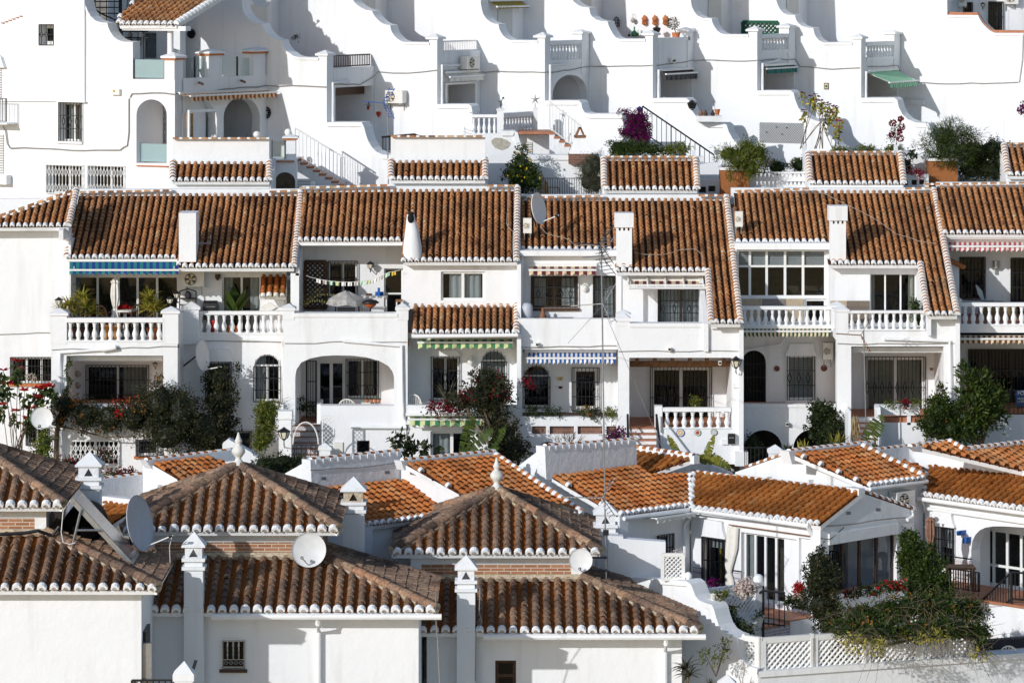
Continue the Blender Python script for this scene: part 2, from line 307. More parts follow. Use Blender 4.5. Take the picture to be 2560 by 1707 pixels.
def roof3(parent, pts, O, e, s, pitch=.172, expo=.2, r=.057, kind=('tile_old', 'pan_old'), caps=True, name='roof', tone=(0, 1), slab=.1, capw=.05, label=None):
 """tiles laid in columns along s (up the slope) over a polygon of 3D points in the plane O, e, s"""
 e = V(e).normalized(); s = V(s).normalized(); n = e.cross(s).normalized()
 if n.z < 0: n = -n
 O = V(O); poly = [((p - O).dot(e), (p - O).dot(s)) for p in map(V, pts)]
 um, uM = min(p[0] for p in poly), max(p[0] for p in poly)
 nc = max(1, round((uM - um) / pitch)); pit = (uM - um) / nc
 mb = MB(); cp = MB(); NS = 6
 def ring(u, v, rad, lift, t0=0., t1=math.pi, k=NS, fl=1.12):
  return [O + e * (u + rad * math.cos(t0 + (t1 - t0) * i / k)) + s * v + n * (lift + rad * fl * math.sin(t0 + (t1 - t0) * i / k)) for i in range(k + 1)]
 def tn(): return max(0., min(1., tone[0] + (tone[1] - tone[0]) * random.betavariate(2.2, 2.2)))
 for i in range(nc):
  u = um + (i + .5) * pit; cb = uni(-.12, .12)
  for v0, v1 in intervals(poly, u):
   k = max(1, math.ceil((v1 - v0) / expo)); prev = tn()
   for j in range(k):
    va = v0 + j * expo; vb = min(va + expo * 1.12, v1 + .02)
    if vb - va < .03: continue
    prev = .35 * prev + .65 * tn() if rng() < .9 else uni(0, 1)
    a = max(0, min(1, prev + cb)); du = uni(-.007, .007) if rng() < .97 else uni(-.03, .03); dl = uni(-.004, .006) if rng() < .98 else .03; va += uni(-.012, .012) * (j > 0); rj = r * uni(.95, 1.05)
    lo = ring(u + du, va, rj, .026 + dl); hi = ring(u + uni(-.004, .004), vb, rj * .84, .0)
    mb.grid([hi, lo], 0, a)
    mb.grid([lo, ring(u + du, va, rj * .76, .022 + dl)], 0, a * .7)
   if caps:
    k_ = uni(.96, 1.14); u_ = u + uni(-.008, .008); cw = capw * uni(.75, 1.25); A = ring(u_, v0 - cw, r * 1.1 * k_, .022); B = ring(u_, v0 + .035 * uni(.4, 1.5), r * 1.12 * k_, .03)
    C = ring(u_, v0 - cw, r * uni(.62, .74), .012)
    cp.grid([B, A], 0); cp.grid([A, C], 0); cp.face(ring(u, v0 - capw + .012, r * .7, .012), 1)
  u2 = u + pit * .5
  if u2 > uM - pit * .3: continue
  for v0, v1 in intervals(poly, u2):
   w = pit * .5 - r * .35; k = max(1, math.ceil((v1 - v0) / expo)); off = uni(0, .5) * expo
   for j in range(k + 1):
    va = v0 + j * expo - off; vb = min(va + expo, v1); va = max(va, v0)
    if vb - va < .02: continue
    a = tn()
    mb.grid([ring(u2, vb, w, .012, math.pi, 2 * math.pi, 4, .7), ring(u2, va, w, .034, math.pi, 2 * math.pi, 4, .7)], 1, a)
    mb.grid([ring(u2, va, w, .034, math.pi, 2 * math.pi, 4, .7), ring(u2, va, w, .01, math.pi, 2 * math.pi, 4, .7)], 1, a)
 o = mb.build(name, list(kind), parent, label=label)
 dk = MB(); L = [V((u, v, 0)) for u, v in poly]; tri = tessellate_polygon([L])
 top = [O + e * u + s * v - n * .028 for u, v in poly]; bot = [p - n * slab for p in top]
 for t in tri:
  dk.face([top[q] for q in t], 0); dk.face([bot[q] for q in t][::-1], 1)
 for q in range(len(top)):
  q2 = (q + 1) % len(top); dk.face([top[q], top[q2], bot[q2], bot[q]], 1)
 i0 = len(dk.v); dk.v += cp.v; dk.f += [tuple(i0 + q for q in f) for f in cp.f]; dk.m += [(1, 2)[q] for q in cp.m]; dk.a += cp.a
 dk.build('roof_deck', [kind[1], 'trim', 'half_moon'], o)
 return o
def tiltplane(px, py, Y, e2, up2, deg):
 O = P(px, py, Y); e = V((e2[0], e2[1], 0)).normalized(); u = V((up2[0], up2[1], 0)).normalized()
 return O, e, (u * math.cos(math.radians(deg)) + V((0, 0, math.sin(math.radians(deg))))).normalized()
def onplane(O, e, s, x, y):
 n = e.cross(s); d = V(((x - 1280) / F, 1, (YH - y) / F)); c = V((0, 0, CZ))
 return c + d * ((O - c).dot(n) / d.dot(n))
def roofpx(parent, poly, org, e2, up2, deg, **k):
 O, e, s = tiltplane(*org, e2, up2, deg)
 return roof3(parent, [onplane(O, e, s, *q) for q in poly], O, e, s, **k), (O, e, s)
def caprow(parent, p0, p1, r=.075, expo=.2, kind=('tile_old', 'trim'), band=.42, up=(0, 0, 1), name='verge', bed=None, fl=1.):
 """a row of half round tiles along a line, their joints bound with mortar"""
 p0, p1 = V(p0), V(p1); d = (p1 - p0); Ln = d.length; d.normalize()
 up = (V(up) - d * V(up).dot(d)).normalized(); sd = d.cross(up)
 mb = MB(); n = max(1, round(Ln / expo)); ex = Ln / n
 def ring(t, rad): return [p0 + d * t + sd * rad * math.cos(q) + up * rad * fl * math.sin(q) for q in [(-.25 + 1.5 * i / 7) * math.pi * .8 + .15 * math.pi * .8 for i in range(8)]]
 for i in range(n):
  a = rng(); t = i * ex
  mb.grid([ring(t, r), ring(t + ex, r * .9)], 0, a)
  if band:
   mb.grid([ring(t + ex * (1 - band), r * 1.07), ring(t + ex, r * 1.07)], 1); mb.grid([ring(t + ex, r * .8), ring(t + ex, r * 1.07)], 1); mb.grid([ring(t + ex * (1 - band), r * 1.07), ring(t + ex * (1 - band), r * .85)], 1)
 if bed: mb.tube([p0 - up * r * .55, p1 - up * r * .55], bed, 8, 1)
 mb.face(ring(0, r), 1)
 return mb.build(name, list(kind), parent)
def wall(parent, outer, pl, t=.3, holes=(), mat='plaster', name='wall'):
 mb = MB(); mb.pprism(pl, [outer] + list(holes), -t, 0)
 return mb.build(name, mat, parent)
def pblock(parent, name, mat, pl, x0, y0, x1, y1, o0, o1, label=None):
 mb = MB(); mb.pbox(pl, x0, y0, x1, y1, o0, o1); return mb.build(name, mat, parent, label=label)
def grille(parent, x0, y0, x1, y1, pl, nv=7, off=.05, nh=2, dia=.62, ndia=3, w=.016, mat='iron', outer=True, top=None, name='grille'):
 q = pl.sh(off); u0, z1 = q.uv(x0, y0); u1, z0 = q.uv(x1, y1); mb = MB()
 def ztop(u):
  if top is None: return z1
  rx = (u1 - u0) / 2; k = (u - (u0 + u1) / 2) / rx
  return z1 - top + top * math.sqrt(max(0, 1 - k * k))
 dset = set()
 if ndia: dset = {round((i + .5) / ndia * nv - .5) for i in range(ndia)}
 zd = z1 + (z0 - z1) * dia; dh = min(.17, (z1 - z0) * .12); dw = min(.07, (u1 - u0) / nv * .42)
 for i in range(nv):
  u = u0 + (i + .5) * (u1 - u0) / nv
  if i in dset:
   mb.box(q, u - w / 2, z0, u + w / 2, zd - dh, 0, w); mb.box(q, u - w / 2, zd + dh, u + w / 2, ztop(u), 0, w)
   for a, b in (((u, zd - dh), (u + dw, zd)), ((u + dw, zd), (u, zd + dh)), ((u, zd + dh), (u - dw, zd)), ((u - dw, zd), (u, zd - dh))):
    mb.bar(q.p(*a, w / 2), q.p(*b, w / 2), w)
  else: mb.box(q, u - w / 2, z0, u + w / 2, ztop(u), 0, w)
 if outer:
  for u in (u0, u1): mb.box(q, u - w * .7, z0, u + w * .7, ztop(u), 0, w * 1.3)
 for k in range(nh + 2):
  z = z0 + (z1 - (top or 0) - z0) * (k + .0001) / (nh + 1)
  if 0 < k < nh + 1 or outer: mb.box(q, u0, z - w * .6, u1, z + w * .6, w * .1, w * .9)
 return mb.build(name, mat, parent)
def folding_gate(parent, x0, y0, x1, y1, pl, nv=11, off=.05, mat='white_metal', w=.022, rows=(.3, .62), name='folding_grille'):
 q = pl.sh(off); u0, z1 = q.uv(x0, y0); u1, z0 = q.uv(x1, y1); mb = MB(); p = (u1 - u0) / nv
 for a in (z0, z1): mb.box(q, u0, a - w, u1, a + w, 0, w * 1.5)
 for i in range(nv + 1):
  u = u0 + i * p
  mb.box(q, u - w * .5, z0, u + w * .5, z1, 0, w * (1.6 if i in (0, nv, nv // 2) else 1))
  if i == nv: continue
  for r in rows:
   zc = z1 + (z0 - z1) * r; h = (z1 - z0) * .16
   mb.bar(q.p(u, zc - h, w), q.p(u + p, zc + h, w), w * .8); mb.bar(q.p(u, zc + h, w), q.p(u + p, zc - h, w), w * .8)
 return mb.build(name, mat, parent)
def lattice(parent, x0, y0, x1, y1, pl, step=.09, w=.022, off=.04, mat='white_metal', frame=True, name='lattice', t=.02):
 q = pl.sh(off); u0, z1 = q.uv(x0, y0); u1, z0 = q.uv(x1, y1); mb = MB(); W, H = u1 - u0, z1 - z0
 k = -H
 while k < W:
  a0, a1 = max(0, k), min(W, k + H)
  if a1 - a0 > .02:
   mb.bar(q.p(u0 + a0, z0 + a0 - k, t * .5), q.p(u0 + a1, z0 + a1 - k, t * .5), w)
   mb.bar(q.p(u0 + a0, z1 - (a0 - k), 0), q.p(u0 + a1, z1 - (a1 - k), 0), w)
  k += step * 1.414
 if frame:
  f = w * 1.4
  mb.box(q, u0 - f, z0, u0 + f, z1, -f, f); mb.box(q, u1 - f, z0, u1 + f, z1, -f, f); mb.box(q, u0, z0 - f, u1, z0 + f, -f * .9, f * .9); mb.box(q, u0, z1 - f, u1, z1 + f, -f * .9, f * .9)
 return mb.build(name, mat, parent)
def win(h, x0, y0, x1, y1, pl, n=2, frame='white_metal', depth=.13, curt=None, cpat=None, gr=None, top=None, sill=None, name='window', fw=.045, hood=None, glassm='glass', room='interior', shut=None, xs=None, hz=None):
 """a framed opening set into its wall; returns the photo outline to cut out of the wall"""
 q = pl.sh(0); u0, z1 = q.uv(x0, y0); u1, z0 = q.uv(x1, y1); ar = 0 if top is None else top / pl.m(x0, y0)
 if top is None: ol = [(u0, z0), (u1, z0), (u1, z1), (u0, z1)]
 else: ol = [(u0, z0)] + [((u0 + u1) / 2 - (u1 - u0) / 2 * math.cos(math.pi * i / 14), z1 - ar + ar * math.sin(math.pi * i / 14)) for i in range(15)] + [(u1, z0)]
 loop = [topx(pl.p(*c)) for c in ol]
 holes = []
 cuts = [u0] + [q.uv(x, y0)[0] for x in xs] + [u1] if xs else [u0 + (u1 - u0) * i / n for i in range(n + 1)]
 zt = z1 - ar
 bands = [z0] + ([q.uv(x0, y)[1] for y in hz][::-1] if hz else []) + [zt - (0 if ar else fw)]
 for i in range(len(cuts) - 1):
  a, b = cuts[i] + fw * (1 if i == 0 else .6), cuts[i + 1] - fw * (1 if i == len(cuts) - 2 else .6)
  for j in range(len(bands) - 1):
   c, d = bands[j] + fw * (1 if j == 0 else .5), bands[j + 1] - fw * (.5 if j < len(bands) - 2 else 0)
   holes.append([(a, c), (b, c), (b, d), (a, d)])
 if ar:
  c = (u0 + u1) / 2; rx = (u1 - u0) / 2 - fw; rz = ar - fw * 2
  if rz > .05: holes.append([(c + rx * math.cos(math.pi * i / 12), zt + fw + rz * math.sin(math.pi * i / 12)) for i in range(13)])
 fr = MB(); fr.prism(pl, [ol] + holes, -depth - .05, -depth)
 w = fr.build(name, frame, h)
 pn = MB(); pn.prism(pl, [ol], -depth - .032, -depth - .024); pn.build('pane', glassm, w)
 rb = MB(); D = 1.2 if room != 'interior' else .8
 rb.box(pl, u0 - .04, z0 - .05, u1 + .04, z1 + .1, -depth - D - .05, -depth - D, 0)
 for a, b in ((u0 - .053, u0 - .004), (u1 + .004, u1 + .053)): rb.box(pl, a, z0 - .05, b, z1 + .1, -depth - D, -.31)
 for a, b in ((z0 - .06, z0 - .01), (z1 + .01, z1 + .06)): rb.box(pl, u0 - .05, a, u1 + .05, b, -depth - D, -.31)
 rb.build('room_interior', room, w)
 if curt:
  for (a, b) in (cpat or ((0, .3), (.7, 1))):
   cb = MB(); A, B = u0 + fw + (u1 - u0 - 2 * fw) * a, u0 + fw + (u1 - u0 - 2 * fw) * b; N = max(6, int((B - A) / .035)); top_, bot_ = [], []
   for i in range(N + 1):
    u = A + (B - A) * i / N; o = -depth - .14 + .035 * math.sin(i * 1.55 + a * 9)
    top_.append(pl.p(u, z1 - .01, o)); bot_.append(pl.p(A + (B - A) * (.5 + (i / N - .5) * 1.06), z0 + .02, o))
   cb.grid([bot_, top_]); cb.build('curtain', curt, w, True)
 if shut is not None:
  sb = MB(); zs = z0 + (z1 - z0) * shut; k = 0; z = z1
  while z > zs: sb.box(pl, u0 + fw, z - .045, u1 - fw, z - .004, -depth - .1, -depth - .07); z -= .05
  sb.build('roller_shutter', 'shutter', w)
 if gr: grille(w, x0 - 1, y0 - 1, x1 + 1, y1 + 1, pl, top=ar or None, **gr)
 if sill:
  sb = MB(); sb.box(pl, u0 - .06, z0 - .07, u1 + .06, z0 - .004, -.05, .07); sb.build('sill', sill, w)
 if hood:
  yb, yt, ex = hood; a = pl.uv(x0 - ex, yb); b = pl.uv(x1 + ex, yt); hb = MB()
  W = b[0] - a[0]; H = b[1] - a[1]
  prof = [(0, 0), (W, 0), (W, .12 * H), (W * .955, .3 * H), (W * .9, .6 * H), (W * .875, H), (W * .125, H), (W * .1, .6 * H), (W * .045, .3 * H), (0, .12 * H)]
  hb.prism(pl, [[(a[0] + u, a[1] + z) for u, z in prof]], .002, .1); hb.build('hood', 'plaster', w)
 return loop
def recess(h, x0, y0, x1, y1, pl, depth, mat='plaster', floor='floor_tile', loop=None, name='porch', wins=(), t=.3, ext=(0, 0)):
 """side walls, ceiling, floor and back wall of an open porch behind an opening"""
 q = pl; u0, z1 = q.uv(x0, y0); u1, z0 = q.uv(x1, y1); u0 -= ext[0]; u1 += ext[1]; mb = MB()
 mb.box(pl, u0 - .2, z0 - .2, u0 - .003, z1 + .2, -depth - .2, -t - .003); mb.box(pl, u1 + .003, z0 - .2, u1 + .2, z1 + .2, -depth - .2, -t - .003)
 mb.box(pl, u0 - .003, z1 + .003, u1 + .003, z1 + .2, -depth - .2, -t - .003)
 o = mb.build(name, mat, h)
 fb = MB(); fb.box(pl, u0 - .003, z0 - .2, u1 + .003, z0 - .003, -depth - .2, -t - .003); fb.build('porch_floor', floor, o)
 bk = pl.sh(-depth); lp = [[(u0 - .003, z0 - .003), (u1 + .003, z0 - .003), (u1 + .003, z1 + .003), (u0 - .003, z1 + .003)]]
 wb = MB(); wb.prism(bk, lp + [[bk.uv(*c) for c in w] for w in wins], -.2, 0); wb.build('back_wall', mat, o)
 return o
BAL = None
def balustrade(h, x0, x1, y0, y1, y2, n, pl, t=.16, name='balustrade', base=4):
 """handrail and plinth, each baluster an object of its own"""
 global BAL
 q = pl; mb = MB(); c = pl.sh(-t / 2)
 mb.pbox(pl, x0, y0, x1, y1, -t, .02); mb.pbox(pl, x0, y2, x1, y2 + base, -t, .02)
 rail = mb.build(name, 'trim', h)
 if BAL is None:
  b = MB(); pr = [(.5, 0), (.5, .06), (.34, .09), (.36, .14), (.5, .24), (.56, .34), (.5, .44), (.32, .58), (.26, .7), (.3, .76), (.42, .78), (.3, .81), (.36, .9), (.5, .93), (.5, 1)]
  b.lathe((0, 0, 0), [(r, z) for r, z in pr], 8); BAL = b.build('baluster_form', 'trim', None, True); BAL.location = (0, 0, 0)
  COL.objects.unlink(BAL)
  me = BAL.data
 u0, zb = c.uv(x0, y2); u1, zt = c.uv(x1, y1); root = h
 while root.parent is not None: root = root.parent
 for i in range(n):
  b = BAL.copy(); b.name = 'baluster'; COL.objects.link(b); b.parent = rail
  p = c.p(u0 + (i + .5) * (u1 - u0) / n, min(zb, zt)); b.location = p - root.location
  w = min(.13, (u1 - u0) / n * .62); b.scale = (w, w, abs(zt - zb))
 return rail
def pillar(h, x0, x1, ya, yb, yc, pl, d=.38, over=.05, name='pillar', mat='plaster', cap='trim', band=None):
 """post with a low pyramid cap: ya tip, yb underside of the cap, yc foot"""
 q = pl; u0, zb = q.uv(x0, yb); u1, zc = q.uv(x1, yc); za = q.uv(x0, ya)[1]; mb = MB()
 mb.box(pl, u0 - .008, zc, u1 + .008, zb, -d - .01, .012); o = mb.build(name, mat, h)
 k = MB(); hh = za - zb; k.box(pl, u0 - over, zb + .002, u1 + over, zb + hh * .42, -d - over, over)
 k.pyramid(pl, u0 - over, u1 + over, zb + hh * .42 + .001, za + hh * .15, -d - over, over); k.build('cap', cap, o)
 if band:
  g = MB(); g.box(pl, u0 - over * .6, zb - .05, u1 + over * .6, zb - .002, -d - over * .6, over * .6); g.build('cap_tile', band, o)
 return o
def awning(label, x0, x1, yt, yb, yv, pl, d, ca, cb, ns, group='striped awnings over the windows', arms=True, skew=0, scal=True, hold=.04):
 t = thing('awning', label, 'awning', pl.px(x0, yt), group)
 A = pl.sh(hold); B = pl.sh(d); mb = MB(); vb = MB()
 ua0, za = A.uv(x0, yt); ua1 = A.uv(x1, yt)[0]; ub0, zb = B.uv(x0 + skew, yb); ub1 = B.uv(x1 + skew, yb)[0]; zv = B.uv(x0 + skew, yv)[1]
 if pl.t.y != 0: ub0, ub1 = ua0, ua1
 for i in range(ns):
  m = i % 2; f0, f1 = i / ns, (i + 1) / ns
  r = []
  for k in range(4):
   g = k / 3; sg = -.02 * math.sin(math.pi * g)
   r.append([pl.p((ua0 + (ua1 - ua0) * f) * (1 - g) + (ub0 + (ub1 - ub0) * f) * g, za + (zb - za) * g + sg, hold + (d - hold) * g) for f in (f0, f1)])
  mb.grid(r[::-1], m)
  K = 4; top = []; bot = []
  for k in range(K + 1):
   f = f0 + (f1 - f0) * k / K; u = ub0 + (ub1 - ub0) * f; ph = f * ns / 2 * math.pi
   top.append(pl.p(u, zb - .03, d + .012 * math.sin(f * 37))); bot.append(pl.p(u, zv + (.05 * abs(math.sin(ph)) if scal else 0), d + .02 * math.sin(f * 41)))
  vb.grid([bot, top], m)
 mb.build('canopy', [ca, cb], t); vb.build('valance', [ca, cb], t)
 br = MB(); br.box(pl, ub0 - .02, zb - .022, ub1 + .02, zb + .022, d - .03, d + .025); br.build('front_bar', 'white_metal', t)
 bx = MB(); bx.box(pl, ua0 - .03, za - .01, ua1 + .03, za + .06, .004, hold + .06); bx.build('roller_case', 'white_metal', t)
 if arms:
  for f in (.04, .96):
   ab = MB(); pa = pl.p(ua0 + (ua1 - ua0) * f, za - .05, .03); pb = pl.p(ub0 + (ub1 - ub0) * f, zb, d - .03); ab.tube([pa, pb], .016, 6); ab.build('folding_arm', 'white_metal', t)
 return t
def aircon(label, x0, y0, x1, y1, pl, d=.3, side=None, name='air_conditioner', bracket=True):
 t = thing(name, label, 'air conditioner', pl.px((x0 + x1) / 2, y1, d), 'outdoor air conditioning units')
 q = pl.sh(d); u0, z1 = q.uv(x0, y0); u1, z0 = q.uv(x1, y1); mb = MB(); mb.box(pl, u0, z0, u1, z1, .05, d); mb.build('casing', 'white_plastic', t)
 W, H = u1 - u0, z1 - z0; r = min(H * .4, W * .34); c = (u0 + W * .38, z0 + H * .5)
 g = MB(); k = 20
 g.prism(q, [[(c[0] + r * math.cos(2 * math.pi * i / k), c[1] + r * math.sin(2 * math.pi * i / k)) for i in range(k)]], .001, .006); g.build('fan_opening', 'interior', t)
 b = MB()
 for i in range(5):
  a = i * 2 * math.pi / 5; b.face([q.p(c[0] + rr * math.cos(a + aa), c[1] + rr * math.sin(a + aa), .01 + .006 * oo) for rr, aa, oo in ((.015, 0, 0), (r * .9, -.3, 0), (r * .9, .35, 1))])
 b.ball(q.p(*c, .012), .03); b.build('fan', 'beige_cloth', t)
 s = MB()
 for i in range(6): s.box(q, c[0] - r, c[1] - r + 2 * r * (i + .5) / 6 - .004, c[0] + r, c[1] - r + 2 * r * (i + .5) / 6 + .004, .018, .024)
 for i in range(4): s.box(q, u1 - W * .2, z0 + H * (.2 + .16 * i), u1 - W * .06, z0 + H * (.24 + .16 * i), .001, .006)
 s.build('guard', 'white_metal', t)
 if bracket:
  for u in (u0 + W * .15, u1 - W * .15): f = MB(); f.box(pl, u - .015, z0 - .04, u + .015, z0 - .002, .0, d); f.box(pl, u - .015, z0 - .22, u + .015, z0 - .039, 0, .025); f.build('bracket', 'grey_metal', t)
 return t
def dish(label, c, r, facing, arm, mat='dish', mount=None, sx=1.):
 """parabolic antenna: c centre, facing = axis, arm = offset of the feed"""
 t = thing('satellite_dish', label, 'satellite dish', c, 'satellite dishes')
 c = V(c); ax = V(facing).normalized(); mb = MB(); K = 7
 mb.lathe(c, [(r * max(.001, i / K), r * .16 * (i / K) ** 2 - .16 * r) for i in range(K + 1)] + [(r * 1.01, .012), (r * .99, -.02)] + [(r * (K - i) / K + .001, r * .16 * ((K - i) / K) ** 2 - .16 * r - .02) for i in range(1, K + 1)], 28, 0, .5, ax)
 mb.build('reflector', mat, t, True)
 a = MB(); f = c + V(arm); low = c + V((0, 0, -r * .93)); a.tube([low, f], .014, 6); a.build('feed_arm', 'white_metal', t)
 l = MB(); l.tube([f - ax * .02, f - ax * .1], .035, 8); l.build('receiver', 'iron', t)
 if mount:
  m = MB(); m.tube([c - ax * r * .2, c - ax * r * .45, V(mount)], .022, 6); m.build('mount', 'iron', t)
 return t
def lantern(label, p, h, name='lantern', cat='lantern', post=True, group='iron lanterns', wallp=None, mat='iron', gl='lamp_glass'):
 t = thing(name, label, cat, p, group); p = V(p); w = h * .3
 b = MB(); zt = p.z + h
 if post: b.lathe(p, [(w * .7, 0), (w * .7, h * .05), (w * .2, h * .1), (w * .16, h * .36), (w * .6, h * .42)], 8)
 else: b.lathe(p + V((0, 0, h * .3)), [(w * .1, 0), (w * .5, h * .1)], 8)
 if wallp is not None: b.tube([p + V((0, 0, h * .3)), p + V((0, .02, h * .1)), V(wallp)], .014, 6)
 b.build('stem', mat, t)
 g = MB(); g.lathe(p + V((0, 0, h * .42)), [(w * .55, 0), (w * .95, h * .34)], 6); g.build('glass', gl, t)
 fr = MB()
 for k in range(6):
  a = 2 * math.pi * k / 6; d = V((math.cos(a), math.sin(a), 0)); fr.bar(p + V((0, 0, h * .42)) + d * w * .58, p + V((0, 0, h * .76)) + d * w * .99, w * .12)
 fr.build('cage', mat, t)
 r = MB(); r.lathe(p + V((0, 0, h * .76)), [(w * 1.2, 0), (w * 1.1, h * .03), (w * .45, h * .15), (w * .3, h * .17), (w * .3, h * .2), (w * .08, h * .22), (w * .05, h * .26)], 6); r.build('roof', mat, t)
 return t
def cable(label, pts, r=.011, mat='cable', name='cable', group='cables along the walls', wob=.02):
 mb = MB(); out = []
 for i in range(len(pts) - 1):
  a, b = V(pts[i]), V(pts[i + 1]); n = max(2, int((b - a).length / .35))
  for k in range(n): out.append(a.lerp(b, k / n) + V((0, 0, uni(-wob, wob))))
 out.append(V(pts[-1])); mb.tube(out, r, 5)
 return solo(name, mb, mat, label, 'cable', group)
def pipe(parent, pts, r=.05, mat='trim', name='drain_pipe'):
 mb = MB(); mb.tube(pts, r, 8, caps=True); return mb.build(name, mat, parent, False)
def leafface(mb, p, d, nrm, L, W, a, m=0):
 sd = d.cross(nrm)
 if sd.length < 1e-4: return
 sd.normalize(); mb.face([p, p + d * L * .45 + sd * W * .5, p + d * L, p + d * L * .45 - sd * W * .5], m, a)
def rdir():
 z = uni(-1, 1); t = uni(0, 2 * math.pi); s = math.sqrt(1 - z * z); return V((s * math.cos(t), s * math.sin(t), z))
def bush(name, label, cat, blobs, n, leaf=.09, mat='leaf_mid', flowers=None, trunk=None, group=None, droop=0., rough=.35, wide=.5, fruits=None, fill=True, twigs=0):
 """leaves scattered through the volume of several blobs given as (x, y, distance, rx, ry) in photo pixels"""
 x, y, Y, rx, ry = blobs[0]; low = max(blobs, key=lambda b: b[1] + b[4])
 t = thing(name, label, cat, P(low[0], low[1] + low[4], low[2]) if trunk is None else P(*trunk[0]), group)
 mb = MB(); fl = MB(); tot = sum(b[3] * b[4] for b in blobs); spots = []
 for bx, by, bY, brx, bry in blobs:
  k = m2(bY); c = P(bx, by, bY); rx_, rz_ = brx / k, bry / k; ry_ = min(rx_, rz_) * .9 + .1
  cl = max(5, int(30 * math.sqrt(brx * bry) / 40)); cents = []
  for _ in range(cl * 3):
   d = rdir(); q = (.45 + .6 * rng()) * (1 + uni(-rough, rough) * .5); cents.append((c + V((d.x * rx_ * q, d.y * ry_ * q, d.z * rz_ * q)), uni(.4, 1.3) * (.09 + .16 * min(rx_, rz_)), uni(-.22, .22), d))
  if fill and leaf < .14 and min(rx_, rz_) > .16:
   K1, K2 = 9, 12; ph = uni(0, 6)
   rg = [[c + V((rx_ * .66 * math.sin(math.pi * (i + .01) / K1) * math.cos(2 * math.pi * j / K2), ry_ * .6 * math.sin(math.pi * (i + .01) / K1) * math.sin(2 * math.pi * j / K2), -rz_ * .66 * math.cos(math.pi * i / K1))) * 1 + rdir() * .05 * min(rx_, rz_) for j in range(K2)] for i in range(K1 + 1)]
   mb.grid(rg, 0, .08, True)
  for _ in range(int(n * brx * bry / tot)):
   cc, cr, ct, d0 = random.choice(cents); d = rdir(); p = cc + d * cr * (rng() ** .5)
   dd = (rdir() + d0 * .7 + V((0, 0, -droop + .1))).normalized(); nr = (V((0, -.35, .8)) + rdir() * .9).normalized()
   leafface(mb, p, dd, nr, leaf * uni(.6, 1.3), leaf * wide * uni(.7, 1.2), max(0, min(1, .45 + ct + uni(-.3, .35))))
   if flowers or fruits: spots.append((p, d0))
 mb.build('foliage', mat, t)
 if flowers:
  fn, fm, fs = flowers[:3]; zone = flowers[3] if len(flowers) > 3 else None; groups_ = random.sample(spots, min(len(spots), max(1, fn // 5)))
  if zone:
   groups_ = [s for s in spots if zone(s[0])]; groups_ = random.sample(groups_, min(len(groups_), max(1, fn // 5)))
  for p, d0 in groups_:
   for _ in range(5):
    q = p + rdir() * fs * 2.2 + V((0, -.06, .03))
    for _k in range(3): leafface(fl, q, (rdir() + V((0, -.5, .4))).normalized(), rdir(), fs * uni(.7, 1.2), fs * .9, rng())
  fl.build('blossom', fm, t)
 if fruits:
  for p, d0 in random.sample(spots, min(len(spots), fruits[0])): fb = MB(); fb.ball(p + d0 * .08 + V((0, -.08, 0)), fruits[1], 0, rng(), 7, 5, 1.2); fb.build('lemon', fruits[2], t, True)
 if trunk or twigs:
  tb = MB()
  if trunk:
   (ax, ay, aY), r0 = trunk; a = P(ax, ay, aY)
   for bx, by, bY, brx, bry in blobs:
    c = P(bx, by, bY); md = a.lerp(c, .5) + V((uni(-.1, .1), 0, .08)); tb.tube([a, md, c + V((0, 0, bry / m2(bY) * .3))], r0, 7, 0, rng(), r0 * .3)
    for _ in range(5):
     d = rdir(); e = c + V((d.x * brx, d.y * min(brx, bry), d.z * bry)) * (.8 / m2(bY)); tb.tube([md.lerp(c, uni(.2, .9)), e], r0 * .35, 5, 0, rng(), r0 * .1)
  for _ in range(twigs):
   bx, by, bY, brx, bry = random.choice(blobs); k = m2(bY); c = P(bx, by, bY); d = rdir(); st = c + V((d.x * brx, d.y * brx * .5, d.z * bry)) * (.5 / k)
   e = rdir(); e.y -= .3; tb.tube([st, st + e * .35, st + e * .7 + V((0, 0, uni(-.25, .1)))], .006, 4, 0, uni(.2, .9), .003)
  tb.build('branches' if not trunk else 'trunk', 'bark', t)
 return t
def blade(mb, p, d, L, W, droop, a, m=0, k=5):
 d = V(d).normalized(); sd = d.cross(V((0, 0, 1)))
 sd = sd.normalized() if sd.length > .05 else V((1, 0, 0)); rows = []; q = V(p); dd = d.copy()
 for i in range(k + 1):
  f = i / k; w = W * (.5 + 1.2 * f) * (1 - f) * 1.6 + .002
  rows.append([q - sd * w * .5 + V((0, 0, w * .25)), q, q + sd * w * .5 + V((0, 0, w * .25))]); q = q + dd * L / k; dd = (dd + V((0, 0, -droop / k))).normalized()
 mb.grid(rows, m, a)
def spiky(mb, c, n, L, W=.05, droop=.5, tone=(0, 1), up=.25, m=0):
 for _ in range(n):
  d = rdir(); d.z = abs(d.z) * .9 + uni(-.25, up); blade(mb, c, d, L * uni(.7, 1.1), W, droop * uni(.3, 1.4), uni(*tone), m)
def potmesh(mb, c, r, h, m=0, n=14): mb.lathe(c, [(r * .62, 0), (r * .8, h * .4), (r * .95, h * .82), (r * 1.08, h * .84), (r * 1.08, h), (r * .9, h), (r * .85, h * .9)], n, m)
